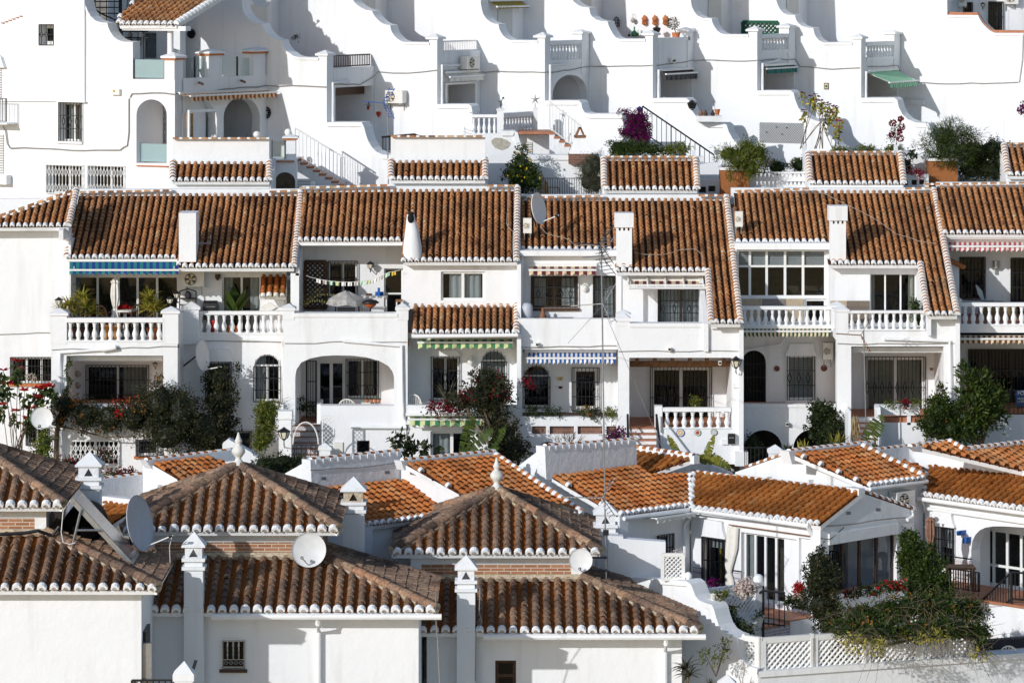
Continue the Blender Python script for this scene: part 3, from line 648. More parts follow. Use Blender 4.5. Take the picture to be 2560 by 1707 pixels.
def frond(mb, p, q, wid, droop=.3, m=0, tear=.25, tone=(.2, .8)):
 """banana leaf: a bent midrib with torn strips to both sides"""
 p, q = V(p), V(q); mid = p.lerp(q, .55) + V((0, 0, (q - p).length * droop)); N = 26; pts = []
 for i in range(N + 1):
  f = i / N; pts.append(p * (1 - f) ** 2 + mid * 2 * f * (1 - f) + q * f ** 2)
 for i in range(N):
  f = (i + .5) / N; w = wid * math.sin(math.pi * min(1, .12 + f * .9)) ** .6; d = (pts[i + 1] - pts[i]); sd = d.cross(V((.15, -1, .35))).normalized()
  for sg in (-1, 1):
   if rng() < tear * .3: continue
   fold = V((0, 0, -w * uni(.05, .35))) + V((0, -.05, 0)) * sg; ww = w * uni(.85, 1.05); a = uni(*tone)
   mb.face([pts[i], pts[i + 1] + d * .05, pts[i + 1] + sd * sg * ww + fold + d * uni(.1, .9), pts[i] + sd * sg * ww + fold + d * uni(.1, .8)], m, a)
 mb.tube(pts, .012, 5, m, .9, .004)
E0, UP = (1, 0), (0, 1)
MG = 'terraced houses in the middle row'
def house(label, x, y, Y, name='terraced_house', group=MG, cat='house'): return thing(name, label, cat, P(x, y, Y), group)
def block(h, x0, x1, y0, y1, Y0, Y1, name='house_body', mat='plaster'):
 a = P(x0, y1, Y0); b = P(x1, y0, Y0); mb = MB(); mb.wbox(a.x, b.x, Y0, Y1, a.z, b.z); return mb.build(name, mat, h)
def capline(h, x0, y0, x1, y1, Y, r=.06, name='ridge_cap', ex=.26, band=.3): return caprow(h, P(x0, y0, Y), P(x1, y1, Y), r, ex, ('tile_old', 'trim'), band, name=name, fl=.7)
def vergepx(h, pl3, a, b, r=.085, **k):
 O, e, s = pl3; n = e.cross(s); n = n if n.z > 0 else -n
 return caprow(h, onplane(O, e, s, *a) + n * .03, onplane(O, e, s, *b) + n * .03, r, .16, up=n, **k)
def gutter(h, x0, y0, x1, y1, pl, o, r=.045): return pipe(h, [pl.px(x0, y0, o), pl.px(x1, y1, o)], r, name='gutter')
BARS = dict(nv=9, ndia=3, dia=.62)
Zp = Fr(100.6)
hZ = house('white end house at the far left behind the tall red poinsettias', 90, 1120, 100.6)
h1 = win(hZ, 27, 894, 140, 958, Zp, 3, gr=dict(nv=14, ndia=0), sill='terracotta', room='interior')
h2 = win(hZ, 66, 1058, 118, 1112, Zp, 2, gr=dict(nv=8, ndia=0))
wall(hZ, R(-260, 573, 176, 1220), Zp, .3, [h1, h2])
rz, plz = roofpx(hZ, [(-260, 566), (171, 566), (190, 480), (95, 512), (0, 546), (-260, 568)], (171, 566, 100.1), E0, UP, 24)
vergepx(hZ, plz, (171, 567), (191, 478))
capline(hZ, 0, 541, 188, 476, 102.6, .08)
pblock(hZ, 'eaves_board', 'trim', Zp, -260, 567, 173, 578, 0, .3)
pblock(hZ, 'party_wall', 'plaster', Fr(100.25), 171, 600, 177, 1100, -4, 0)
pb = MB(); pb.pprism(Fr(102.9), [[(-260, 498), (100, 497), (188, 478), (192, 640), (-260, 640)]], -.3, 0); pb.build('rear_wall', 'plaster', hZ)
pb = MB(); pb.prism(Pl(P(192, 500, 103).xy, (0, 1)), [[(-3.1, P(0, 600, 100).z), (0, P(0, 600, 100).z), (.05, P(0, 487, 103).z), (-3.1, P(0, 575, 100).z)]], -.12, 0); pb.build('party_wall', 'plaster', hZ)
pblock(hZ, 'chimney_base', 'render_brown', Fr(104.4), -260, 503, 88, 560, -.5, 0)
A0, A1, A2 = Fr(99), Fr(101.3), Fr(100.8)
hA = house('white terraced house with a square chimney, yuccas on its balcony and a flower covered terrace', 300, 1150, 99)
rA, plA = roofpx(hA, [(166, 645), (447, 645), (447, 668), (735, 668), (752, 488), (197, 488)], (735, 668, 99.75), E0, UP, 24)
vergepx(hA, plA, (735, 668), (752, 486)); vergepx(hA, plA, (166, 645), (176, 592))
wall(hA, R(186, 473, 757, 520), Fr(103.8), .25, name='ridge_wall'); capline(hA, 200, 482, 430, 477, 103.7); capline(hA, 674, 481, 752, 477, 103.7)
pblock(hA, 'eaves_board', 'trim', Fr(100.5), 166, 646, 447, 654, -.3, .25); pblock(hA, 'eaves_board', 'trim', Fr(100.4), 449, 669, 733, 677, -.3, .35)
ch = pblock(rA, 'chimney', 'plaster', Fr(100.3), 447, 533, 490, 655, -.5, .45)
pb = MB(); pb.tube([P(497, 609, 100.4), P(526, 609, 100.4), P(527, 588, 100.4)], .025, 6); pb.build('flue', 'grey_metal', rA)
lp = win(hA, 182, 690, 446, 851, A1, fw=.05, xs=(243, 295, 343, 392), depth=.1, curt='curtain', cpat=((0, .04),), room='interior_room', name='glazed_door')
wall(hA, R(166, 650, 452, 870), A1, .3, [lp])
q = MB(); q.wbox(P(0, 0, 99).x * 0 + A0.px(128, 0).x, A0.px(444, 0).x, 99.05, 101.4, A0.px(0, 872).z, A0.px(0, 858).z); q.build('balcony_floor', 'trim', hA)
balustrade(hA, 166, 408, 795, 806, 851, 12, A0)
wl = wall(hA, R(128, 855, 444, 1180), A0, .35, [R(166, 889, 408, 1012), R(178, 1101, 296, 1165), R(341, 1100, 393, 1139)])
w1 = win(hA, 216, 914, 371, 1022, Fr(101.2), 2, gr=dict(nv=16, ndia=5, dia=.78), curt='curtain_cream', cpat=((.58, .98),), name='sliding_door')
recess(hA, 166, 889, 408, 1022, A0, 2.2, t=.35, wins=[w1]); pblock(hA, 'lintel', 'trim', A0, 175, 891, 406, 902, -.6, -.35)
w2 = win(hA, 178, 1101, 296, 1165, A0, 2, depth=.2); folding_gate(hA, 178, 1101, 296, 1165, A0, 10)
win(hA, 341, 1100, 393, 1139, A0, 1, depth=.2, gr=dict(nv=7, ndia=0, nh=2, off=.14), sill='terracotta')
pillar(hA, 127, 166, 773, 789, 860, A0, .4); pillar(hA, 407, 445, 769, 784, 860, A0, .4); pillar(hA, 458, 496, 757, 774, 860, Fr(100.6), .4)
mb = MB(); mb.box(Pl(P(445, 0, 99).xy, (0, 1)), .36, A0.px(0, 1180).z, 1.9, A0.px(0, 792).z, -.25, 0); mb.build('side_wall', 'plaster', hA)
pipe(hA, [A0.px(150, 1000, .06), A0.px(150, 882, .06), A0.px(256, 874, .06)], .04); mb = MB(); mb.tube([A0.px(256, 874, .07), A0.px(290, 868, .1)], .07, 10); mb.build('drain_outlet', 'trim', hA)
wU = Fr(101.2)
lp = win(hA, 555, 690, 652, 832, wU, 2, curt='curtain', cpat=((.02, .24), (.74, .98)), depth=.1, name='sliding_door')
wall(hA, R(449, 672, 716, 845), wU, .3, [lp])
a1 = win(hA, 635, 886, 700, 1003, A2, 2, top=31, gr=dict(nv=6, ndia=1, dia=.5), depth=.16, curt='curtain', cpat=((.02, .42),))
a2 = win(hA, 515, 905, 577, 1010, A2, 1, gr=dict(nv=7, ndia=0), hood=(903, 872, 7), shut=.8)
a3 = win(hA, 580, 1079, 627, 1135, A2, 1, gr=dict(nv=6, ndia=0))
wall(hA, R(446, 836, 713, 1180), A2, .35, [a1, a2, a3])
balustrade(hA, 492, 708, 778, 787, 832, 11, A2)
q = MB(); q.wbox(A2.px(446, 0).x, A2.px(716, 0).x, 100.85, 101.3, A2.px(0, 850).z, A2.px(0, 840).z); q.build('balcony_floor', 'trim', hA)
mm = thing('stair_roof', 'small square tiled roof over a white block between the balconies', 'roof', P(680, 830, 100.6))
r_, p_ = roofpx(mm, [(650, 740), (714, 740), (717, 690), (652, 690)], (650, 740, 100.5), E0, UP, 42, pitch=.17, kind=('tile_new', 'pan_new'), tone=(0, .5))
pblock(mm, 'wall', 'plaster', Fr(101.2), 650, 741, 710, 835, -.2, .08)
mb = MB(); mb.pprism(Fr(101.1), [[(652, 768), (671, 755), (692, 768), (671, 781)]], 0, .04); mb.build('ornament', 'stone_white', mm)
pipe(hA, [A2.px(596, 848, .05), A2.px(706, 853, .05), A2.px(710, 1000, .05)], .035)
block(hA, 180, 740, 700, 1175, 102.7, 104.2)
mb = MB(); mb.box(Pl(P(736, 0, 99.9).xy, (0, 1)), 0, A2.px(0, 1100).z, 4, A2.px(0, 676).z, -.1, .12); mb.build('party_wall', 'plaster', hA)
mb = MB(); mb.prism(Pl(P(739, 0, 99.9).xy, (0, 1)), [[(0, P(0, 690, 99.8).z), (3.9, P(0, 690, 99.8).z), (3.9, P(0, 492, 103.6).z), (0, P(0, 670, 99.8).z)]], 0, .1); mb.build('party_wall', 'plaster', hA)
B0, B1, B2 = Fr(99.2), Fr(102), Fr(100.1)
hB = house('white terraced house with a soot stained rounded chimney and a wide arched terrace', 900, 1150, 99.2)
rB, plB = roofpx(hB, [(748, 602), (1009, 602), (1009, 653), (1293, 653), (1297, 476), (756, 479)], (1293, 653, 99.75), E0, UP, 24)
vergepx(hB, plB, (1291, 653), (1294, 474))
wall(hB, R(755, 466, 1300, 510), Fr(103.85), .25, name='ridge_wall'); capline(hB, 748, 471, 976, 464, 103.7); capline(hB, 1216, 466, 1296, 465, 103.7)
pblock(hB, 'beam', 'trim', Fr(101.1), 748, 603, 1007, 614, -.3, .3); pblock(hB, 'eaves_board', 'trim', B2, 1012, 654, 1293, 664, -.3, .25)
cb = MB(); pr = [P(1031, 648, 100), P(1031, 612, 100.05), P(1030, 575, 100.1), P(1027, 548, 100.1), P(1027, 536, 100.1), P(1027, 531, 100.1)]
rr = [.26, .235, .175, .115, .095, .03]; rings = [[p + V((math.cos(a) * r, math.sin(a) * r, 0)) for a in [2 * math.pi * k / 14 for k in range(14)]] for p, r in zip(pr, rr)]
cb.grid(rings, 0, .5, True); ch = cb.build('chimney', 'plaster', rB, True)
cb = MB(); cb.ball(P(1027, 546, 99.99), .088, sz=1.5); cb.ball(P(1027, 535, 100.07), .085, 0, .5, 10, 7, .75); cb.build('soot_hole', 'soot', ch, True)
w1 = win(hB, 822, 654, 892, 742, B1, 2, gr=dict(nv=7, ndia=0, nh=1), shut=.9); w2 = win(hB, 960, 671, 1007, 790, B1, 1, hz=(735,), name='door', glassm='glass_dark')
wall(hB, R(740, 600, 1012, 870), B1, .3, [w1, w2]); lattice(hB, 762, 654, 815, 770, B1, .09, .03, mat='dark_wood', name='trellis')
balB = MB(); balB.wbox(B0.px(706, 0).x, B0.px(1021, 0).x, 99.3, 102, B0.px(0, 868).z, B0.px(0, 856).z); balB.build('balcony_floor', 'floor_tile', hB)
aw = [(738, 1063), (738, 942), (741, 924), (753, 906), (775, 896), (805, 890), (840, 888), (880, 889), (915, 893), (948, 902), (970, 914), (981, 928), (985, 942), (985, 1014), (801, 1014), (801, 1063)]
f3 = R(892, 1101, 924, 1137); f4 = R(835, 1105, 857, 1140)
wall(hB, R(708, 790, 1019, 1180), B0, .4, [aw, f3])
pblock(hB, 'coping', 'trim', B0, 733, 783, 994, 793, -.4, .03); pillar(hB, 707, 735, 762, 776, 800, B0, .4, .04); pillar(hB, 992, 1020, 761, 775, 800, B0, .4, .04)
win(hB, 892, 1101, 924, 1137, B0, 1, depth=.2, frame='brown_frame')
pblock(hB, 'cellar_door', 'white_plastic', B0, 836, 1105, 857, 1150, .005, .04)
w3 = win(hB, 793, 903, 862, 1030, Fr(101.4), 2, fw=.07, name='sliding_door'); w4 = win(hB, 866, 899, 945, 995, Fr(101.4), 2, gr=dict(nv=10, ndia=4, dia=.8), curt='beige_cloth', cpat=((.3, .9),))
recess(hB, 738, 888, 985, 1064, B0, 2.2, t=.4, wins=[w3, w4])
gt = grille(hB, 766, 902, 791, 1056, Fr(100.9), nv=6, ndia=0, w=.02, name='iron_gate')
mb = MB(); mb.box(Pl(P(802, 0, 99.6).xy, (0, 1)), 0, B0.px(0, 1064).z, 1.2, B0.px(0, 1015).z, -.1, 0); mb.build('side_wall', 'plaster', hB)
for i in range(6):
 st = MB(); y = 1063 + i * 14.5; Ys = 99.15 - i * .17
 a, b = P(734 - i, y, Ys), P(800 - i, y + 15, Ys); st.wbox(a.x, b.x, Ys, Ys + .3, b.z - .02, a.z - .02, 0); st.build('step', 'azulejo_dark', hB)
 st = MB(); st.wbox(a.x - .01, b.x + .01, Ys - .02, Ys + .28, a.z - .017, a.z - .003, 0); st.build('step_tread', 'rust', hB)
gutter(hB, 878, 1067, 1016, 1068, B0, .08); pipe(hB, [B0.px(858, 852, .05), B0.px(1004, 865, .05), B0.px(1006, 1040, .05), B0.px(1014, 1062, .05)], .045)
w5 = win(hB, 1102, 679, 1212, 751, B2, 2, fw=.06, depth=.08, curt='curtain', cpat=((.16, .46), (.52, .96)), name='window')
wall(hB, R(1008, 660, 1296, 772), B2, .3, [w5])
r2, p2 = roofpx(hB, [(1028, 832), (1293, 832), (1294, 762), (1032, 762)], (1293, 832, 98.85), E0, UP, 24, name='lean_to_roof')
vergepx(hB, p2, (1291, 832), (1292, 761)); gutter(hB, 1030, 841, 1295, 838, Fr(98.8), .02, .05); pblock(hB, 'eaves_board', 'trim', Fr(98.95), 1030, 833, 1294, 841, -.2, 0)
G1 = Fr(100.25)
w6 = win(hB, 1079, 890, 1147, 1000, G1, 2, gr=dict(nv=7, ndia=3, dia=.5), hood=(889, 874, 6), shut=.93); w7 = win(hB, 1204, 875, 1266, 992, G1, 1, top=30, gr=dict(nv=7, ndia=2, dia=.55), shut=.05)
wall(hB, R(1020, 836, 1297, 1045), G1, .3, [w6, w7])
wall(hB, R(1016, 1013, 1292, 1040), Fr(98.9), .2, name='terrace_parapet'); pblock(hB, 'ledge', 'trim', Fr(98.9), 1014, 1033, 1292, 1039, 0, .08)
w8 = win(hB, 1076, 1078, 1182, 1150, Fr(99.2), 2, fw=.07, curt='curtain', cpat=((.03, .45),), name='sliding_door')
wall(hB, R(1016, 1040, 1292, 1200), Fr(99.2), .3, [w8])
q = MB(); q.wbox(G1.px(1020, 0).x, G1.px(1297, 0).x, 98.95, 100.3, G1.px(0, 1046).z, G1.px(0, 1036).z); q.build('terrace_floor', 'trim', hB)
pipe(hB, [Fr(99).px(1040, 1066), Fr(99).px(1230, 1069)], .035)
block(hB, 745, 1290, 700, 1175, 103.4, 104.2)
mb = MB(); mb.prism(Pl(P(1297, 0, 98.9).xy, (0, 1)), [[(0, P(0, 1150, 98.9).z), (5, P(0, 1150, 98.9).z), (5, P(0, 492, 103.6).z), (.9, P(0, 662, 99.8).z), (.9, P(0, 768, 99.8).z), (0, P(0, 838, 98.9).z)]], -.05, .06); mb.build('party_wall', 'plaster', hB)
C0, C1, C2 = Fr(97.7), Fr(100.4), Fr(99.2)
hC = house('white terraced house with a vented chimney, a low sweeping tiled wing and a balustraded porch', 1580, 1150, 97.7)
rC, plC = roofpx(hC, [(1299, 625), (1542, 625), (1542, 678), (1768, 678), (1778, 807), (1851, 807), (1817, 500), (1299, 500)], (1768, 678, 99.75), E0, UP, 24)
vergepx(hC, plC, (1851, 808), (1816, 497)); vergepx(hC, plC, (1778, 808), (1770, 680))
wall(hC, R(1297, 487, 1822, 530), Fr(103.6), .25, name='ridge_wall'); capline(hC, 1300, 495, 1508, 491, 103.45); capline(hC, 1746, 490, 1816, 489, 103.45)
pblock(hC, 'eaves_board', 'trim', C1, 1299, 627, 1541, 640, -.3, .3); pblock(hC, 'eaves_board', 'trim', Fr(100.2), 1542, 680, 1766, 690, -.3, .3)
def boxchimney(rf, x0, x1, yt, ym, yb, Y):
 c = pblock(rf, 'chimney', 'plaster', Fr(Y), x0 + 3, ym + 8, x1 - 3, yb, -.42, 0)
 pblock(c, 'chimney_cap', 'plaster_old', Fr(Y), x0 - 1, yt, x1 + 1, ym, -.46, .05)
 for i in range(4):
  xx = x0 + 3 + (x1 - x0 - 12) * i / 3; pblock(c, 'vent_pier', 'plaster', Fr(Y), xx, ym, xx + 6, ym + 8, -.42, 0)
 pblock(c, 'vent_core', 'rust', Fr(Y), x0 + 8, ym, x1 - 8, ym + 8, -.36, -.1)
boxchimney(rC, 1538, 1583, 533, 569, 668, 99.9)
w1 = win(hC, 1329, 692, 1443, 770, C1, 2, 'brown_frame', curt='curtain', cpat=((.03, .3), (.68, .97)), gr=dict(nv=10, ndia=4, dia=.55), sill='dark_wood')
w2 = win(hC, 1484, 691, 1538, 795, C1, 1, 'brown_frame', curt='curtain', cpat=((.03, .97),), gr=dict(nv=6, ndia=1, dia=.72), name='door')
wall(hC, R(1297, 630, 1548, 880), C1, .3, [w1, w2])
wall(hC, R(1295, 797, 1546, 1047), C2, .25, [R(1306, 866, 1545, 1046)], name='balcony_parapet')
q = MB(); q.wbox(C1.px(1296, 0).x, C1.px(1548, 0).x, 99.22, 100.7, C2.px(0, 874).z, C2.px(0, 862).z); q.build('balcony_floor', 'trim', hC)
pipe(hC, [C1.px(1305, 640, .06), C1.px(1305, 790, .06)], .045)
w3 = win(hC, 1646, 722, 1762, 812, Fr(100.2), 2, 'brown_frame', curt='curtain', cpat=((.04, .48), (.52, .96)), gr=dict(nv=13, ndia=4, dia=.55), name='sliding_door')
wall(hC, R(1540, 684, 1776, 880), Fr(100.2), .3, [w3])
fr_ = MB(); S = Fr(99.3)
for x in (1574, 1621, 1666, 1711, 1760): fr_.bar(S.px(x, 720), Fr(100.15).px(x - 3, 692), .05)
fr_.bar(S.px(1572, 720), S.px(1766, 720), .05); fr_.build('pergola_frame', 'white_metal', hC)
hc = wall(hC, R(1546, 808, 1853, 1160), C0, .35, [R(1573, 894, 1829, 1071)])
pblock(hC, 'coping', 'trim', C0, 1573, 808, 1775, 818, -.35, .03)
q = MB(); q.wbox(C0.px(1546, 0).x, C0.px(1850, 0).x, 97.9, 100.5, C0.px(0, 880).z, C0.px(0, 868).z); q.build('balcony_floor', 'trim', hC)
pillar(hC, 1543, 1573, 785, 803, 815, C0, .35, .04); pillar(hC, 1544, 1574, 777, 792, 806, Fr(98.6), .35, .04); pipe(hC, [Fr(99.4).px(1552, 690), Fr(99.4).px(1552, 785)], .05)
w4 = win(hC, 1308, 912, 1374, 1018, C1, 1, top=31, gr=dict(nv=7, ndia=0), glassm='glass_dark'); w5 = win(hC, 1431, 920, 1497, 1026, C1, 1, fw=.1, gr=dict(nv=7, ndia=2, dia=.5))
wall(hC, R(1297, 866, 1550, 1160), C1, .3, [w4, w5])
pl_ = Fr(98.5)
wall(hC, R(1300, 1042, 1546, 1160), pl_, .25, [R(1330, 1065, 1365, 1085), R(1374, 1065, 1435, 1085), R(1444, 1065, 1506, 1085), R(1516, 1065, 1541, 1085), arch(1340, 1402, 1104, 1158), arch(1449, 1515, 1103, 1158)], name='planter_wall')
for a, b in ((1330, 1365), (1374, 1435), (1444, 1506), (1516, 1541)): pblock(hC, 'brick_panel', 'brown_brick', pl_, a - 2, 1063, b + 2, 1087, -.14, -.1)
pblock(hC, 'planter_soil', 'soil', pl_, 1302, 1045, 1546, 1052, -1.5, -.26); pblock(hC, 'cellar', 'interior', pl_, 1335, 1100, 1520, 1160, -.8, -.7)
w6 = win(hC, 1627, 918, 1778, 1069, Fr(100.2), 2, fw=.09, gr=dict(nv=16, ndia=6, dia=.5, nh=1), name='sliding_door', curt='dark_wood', cpat=((.02, .06),), glassm='glass')
recess(hC, 1573, 894, 1829, 1071, C0, 2.5, t=.35, wins=[w6])
pblock(hC, 'lintel_beam', 'wood', Fr(98.4), 1574, 904, 1830, 917, -.2, 0)
for x in (1590, 1634, 1678, 1722, 1765, 1808): pblock(hC, 'rafter', 'wood', C0, x, 895, x + 8, 904, -1, -.4)
balustrade(hC, 1657, 1828, 1019, 1029, 1069, 8, C0, base=3)
pblock(hC, 'newel', 'trim', C0, 1637, 1015, 1656, 1130, -.3, .03)
mb = MB(); mb.pprism(Fr(97.4), [[(1640, 1040), (1658, 1015), (1735, 1140), (1735, 1160), (1640, 1160)]], -.15, 0)
for i in range(5):
 st = MB(); y = 1070 + i * 15; Ys = 97.6 - i * .25; a, b = P(1574, y, Ys), P(1641, y + 16, Ys); st.wbox(a.x, b.x, Ys, Ys + .35, b.z - .03, a.z - .02); st.build('step', 'plaster', hC)
 st = MB(); st.wbox(a.x, b.x, Ys - .02, Ys + .33, a.z - .018, a.z + .012); st.build('step_tread', 'floor_tile', hC)
for x, xb in ((1569, 1571), (1641, 1651)):
 hr = MB(); hr.tube([P(x, 1036, 97.5), P(xb, 1122, 96.4)], .03, 6); hr.tube([P(xb, 1122, 96.4), P(xb, 1160, 96.4)], .025, 6); hr.tube([P(x, 1036, 97.5), P(x, 1075, 97.5)], .025, 6); hr.build('handrail', 'iron', hC)
pblock(hC, 'pedestal', 'trim', C0, 1838, 1130, 1870, 1165, -.2, .25)
block(hC, 1300, 1846, 720, 1155, 102.6, 103.9)
pblock(hC, 'strip_wall', 'plaster', Fr(97.6), 1777, 809, 1853, 822, -.4, 0)
mb = MB(); mb.prism(Pl(P(1853, 0, 97.5).xy, (0, 1)), [[(0, P(0, 1160, 97.5).z), (6.2, P(0, 1160, 97.5).z), (6.2, P(0, 510, 103.7).z), (0, P(0, 812, 97.4).z)]], -.05, .06); mb.build('party_wall', 'plaster', hC)
mb = MB(); mb.prism(Pl(P(1771, 0, 97.6).xy, (0, 1)), [[(0, P(0, 880, 97.5).z), (2.6, P(0, 880, 97.5).z), (2.6, P(0, 690, 99.9).z), (0, P(0, 812, 97.4).z)]], -.12, 0); mb.build('wing_wall', 'plaster', hC)
D0, D1, D2 = Fr(97.8), Fr(100.6), Fr(99)
hD = house('white terraced house with a glazed veranda over two balustrades and dark basement arches', 2120, 1150, 97.8)
rD, plD = roofpx(hD, [(1838, 606), (2074, 606), (2074, 660), (2300, 660), (2319, 787), (2393, 787), (2336, 481), (1836, 481)], (2300, 660, 99.75), E0, UP, 24, tone=(.05, 1))
vergepx(hD, plD, (2393, 788), (2335, 478)); vergepx(hD, plD, (2319, 788), (2301, 662))
wall(hD, R(1828, 470, 2340, 510), Fr(103.9), .25, name='ridge_wall'); capline(hD, 1838, 479, 2030, 473, 103.7); capline(hD, 2262, 473, 2336, 471, 103.7)
pblock(hD, 'eaves_board', 'trim', D1, 1838, 608, 2073, 624, -.3, .3); pblock(hD, 'eaves_board', 'trim', Fr(100.2), 2076, 662, 2298, 670, -.3, .3)
boxchimney(rD, 2073, 2118, 515, 552, 652, 99.9)
v1 = win(hD, 1842, 624, 2066, 744, D1, fw=.055, xs=(1875, 1917, 1963, 2008), hz=(666,), depth=.06, room='interior_room', shut=.66, name='veranda_glazing')
v2 = win(hD, 2011, 747, 2066, 812, D1, 1, fw=.06, depth=.06, name='veranda_door', room='interior_room')
wall(hD, R(1838, 612, 2085, 830), D1, .3, [v1, v2])
for a, b, m in ((1846, 1904, 'beige_panel'), (1905, 1964, 'granite'), (1965, 2008, 'beige_panel')): pblock(hD, 'cladding_panel', m, D1, a, 747, b, 812, .004, .03)
balustrade(hD, 1853, 2079, 766, 774, 813, 13, D2); q = MB(); q.wbox(D2.px(1853, 0).x, D2.px(2090, 0).x, 99.05, 100.9, D2.px(0, 835).z, D2.px(0, 817).z); q.build('balcony_floor', 'trim', hD)
pillar(hD, 2090, 2120, 766, 780, 835, D0, .35, .04); pillar(hD, 2080, 2108, 756, 769, 835, Fr(98.8), .35, .04)
v3 = win(hD, 2175, 684, 2291, 818, Fr(100.2), 3, fw=.035, curt='curtain_cream', cpat=((0, .09), (.86, 1)), name='sliding_door', depth=.1)
wall(hD, R(2075, 664, 2318, 840), Fr(100.2), .3, [v3]); pblock(hD, 'stone_dado', 'wood_grain', Fr(100.2), 2118, 752, 2173, 825, .004, .03); pblock(hD, 'cladding_panel', 'beige_panel', Fr(100.2), 2076, 752, 2117, 825, .004, .028)
balustrade(hD, 2121, 2314, 777, 783, 823, 11, D0)
q = MB(); q.wbox(D0.px(2090, 0).x, D0.px(2318, 0).x, 97.9, 100.4, D0.px(0, 850).z, D0.px(0, 830).z); q.build('balcony_floor', 'trim', hD)
wall(hD, [(2092, 828), (2318, 828), (2318, 789), (2394, 789), (2394, 1170), (2092, 1170)], D0, .35, [R(2128, 866, 2359, 1046)])
pipe(hD, [D0.px(2210, 847, .06), D0.px(2374, 853, .06), D0.px(2377, 1010, .06)], .045)
v4 = win(hD, 2164, 893, 2313, 1044, Fr(100), 2, fw=.08, gr=dict(nv=16, ndia=8, dia=.5, nh=1), curt='curtain_cream', cpat=((.03, .97),), name='sliding_door')
recess(hD, 2128, 866, 2359, 1047, D0, 2.2, t=.35, wins=[v4]); pblock(hD, 'lintel', 'trim', D0, 2130, 868, 2358, 881, -.7, -.36)
pblock(hD, 'porch_parapet', 'plaster', Fr(97.5), 2189, 1013, 2300, 1038, -.3, 0); pblock(hD, 'porch_parapet', 'plaster', Fr(97.5), 2189, 1013, 2200, 1062, -.3, .02); pblock(hD, 'porch_parapet', 'plaster', Fr(97.5), 2268, 1039, 2277, 1062, -.3, 0); pblock(hD, 'porch_base', 'plaster', Fr(97.5), 2189, 1056, 2345, 1180, -.3, 0)
pblock(hD, 'porch_kerb', 'floor_tile', Fr(97.45), 2200, 1043, 2345, 1056, -.3, -.1)
for i in range(5):
 st = MB(); y = 1057 + i * 14; Ys = 97.7 - i * .25; a, b = P(2137, y, Ys), P(2192, y + 15, Ys); st.wbox(a.x, b.x, Ys, Ys + .35, b.z - .03, a.z - .02); st.build('step', 'plaster', hD)
 st = MB(); st.wbox(a.x, b.x, Ys - .02, Ys + .33, a.z - .018, a.z + .012); st.build('step_tread', 'floor_tile', hD)
mb = MB(); mb.pprism(Fr(96.7), [[(2121, 1035), (2127, 1028), (2130, 1180), (2120, 1180)]], -1.2, 0); mb.build('stair_side', 'plaster', hD)
mb = MB(); mb.pprism(Fr(96.9), [[(2191, 1020), (2201, 1018), (2206, 1180), (2196, 1180)]], -.6, 0); mb.build('stair_side', 'plaster', hD)
v5 = win(hD, 1969, 890, 2036, 999, D1, 1, gr=dict(nv=6, ndia=3, dia=.5), hood=(889, 858, 6), shut=.02, sill='trim')
ar = arch(1855, 1915, 876, 1012)
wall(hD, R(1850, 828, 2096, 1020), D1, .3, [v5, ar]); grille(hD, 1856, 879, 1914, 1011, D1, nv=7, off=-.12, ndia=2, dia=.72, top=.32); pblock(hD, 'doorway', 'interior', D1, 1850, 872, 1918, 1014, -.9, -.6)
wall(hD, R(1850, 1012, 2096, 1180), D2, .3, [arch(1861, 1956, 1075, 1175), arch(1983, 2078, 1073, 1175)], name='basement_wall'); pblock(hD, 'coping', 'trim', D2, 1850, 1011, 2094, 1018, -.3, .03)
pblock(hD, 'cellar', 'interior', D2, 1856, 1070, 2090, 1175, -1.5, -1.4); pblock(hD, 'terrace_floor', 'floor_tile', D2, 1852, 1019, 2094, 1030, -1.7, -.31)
pipe(hD, [D1.px(1855, 876, .08), D1.px(1950, 862, .08), D1.px(1963, 846, .08)], .03)
block(hD, 1840, 2390, 700, 1160, 102.9, 103.9)
mb = MB(); mb.prism(Pl(P(2394, 0, 97.6).xy, (0, 1)), [[(0, P(0, 1160, 97.5).z), (6.2, P(0, 1160, 97.5).z), (6.2, P(0, 492, 103.7).z), (0, P(0, 793, 97.4).z)]], -.05, .06); mb.build('party_wall', 'plaster', hD)
mb = MB(); mb.prism(Pl(P(2318, 0, 97.6).xy, (0, 1)), [[(0, P(0, 840, 97.5).z), (2.6, P(0, 840, 97.5).z), (2.6, P(0, 672, 99.9).z), (0, P(0, 793, 97.4).z)]], -.0, .1); mb.build('wing_wall', 'plaster', hD)
E_, E1 = Fr(98.6), Fr(102)
hE = house('white terraced house cut by the right border, brown striped awning under its balustrade', 2480, 1150, 98.6)
rE, plE = roofpx(hE, [(2355, 584), (2640, 584), (2640, 467), (2342, 467)], (2560, 584, 101), E0, UP, 24)
wall(hE, R(2342, 456, 2660, 500), Fr(103.9), .25, name='ridge_wall'); capline(hE, 2310, 462, 2640, 457, 103.7)
pblock(hE, 'beam', 'trim', Fr(101.4), 2358, 585, 2640, 598, -.3, .3)
e1 = win(hE, 2400, 644, 2462, 748, E1, 2, 'brown_frame', gr=dict(nv=7, ndia=2, dia=.55), name='window'); e2 = win(hE, 2528, 646, 2600, 790, E1, 2, 'brown_frame', gr=dict(nv=7, ndia=0, nh=3), name='door')
wall(hE, R(2358, 590, 2660, 850), E1, .3, [e1, e2])
balustrade(hE, 2403, 2645, 757, 766, 811, 12, E_); pillar(hE, 2380, 2402, 742, 753, 830, E_, .35, .03)
q = MB(); q.wbox(E_.px(2380, 0).x, E_.px(2660, 0).x, 98.65, 102, E_.px(0, 832).z, E_.px(0, 815).z); q.build('balcony_floor', 'floor_tile', hE)
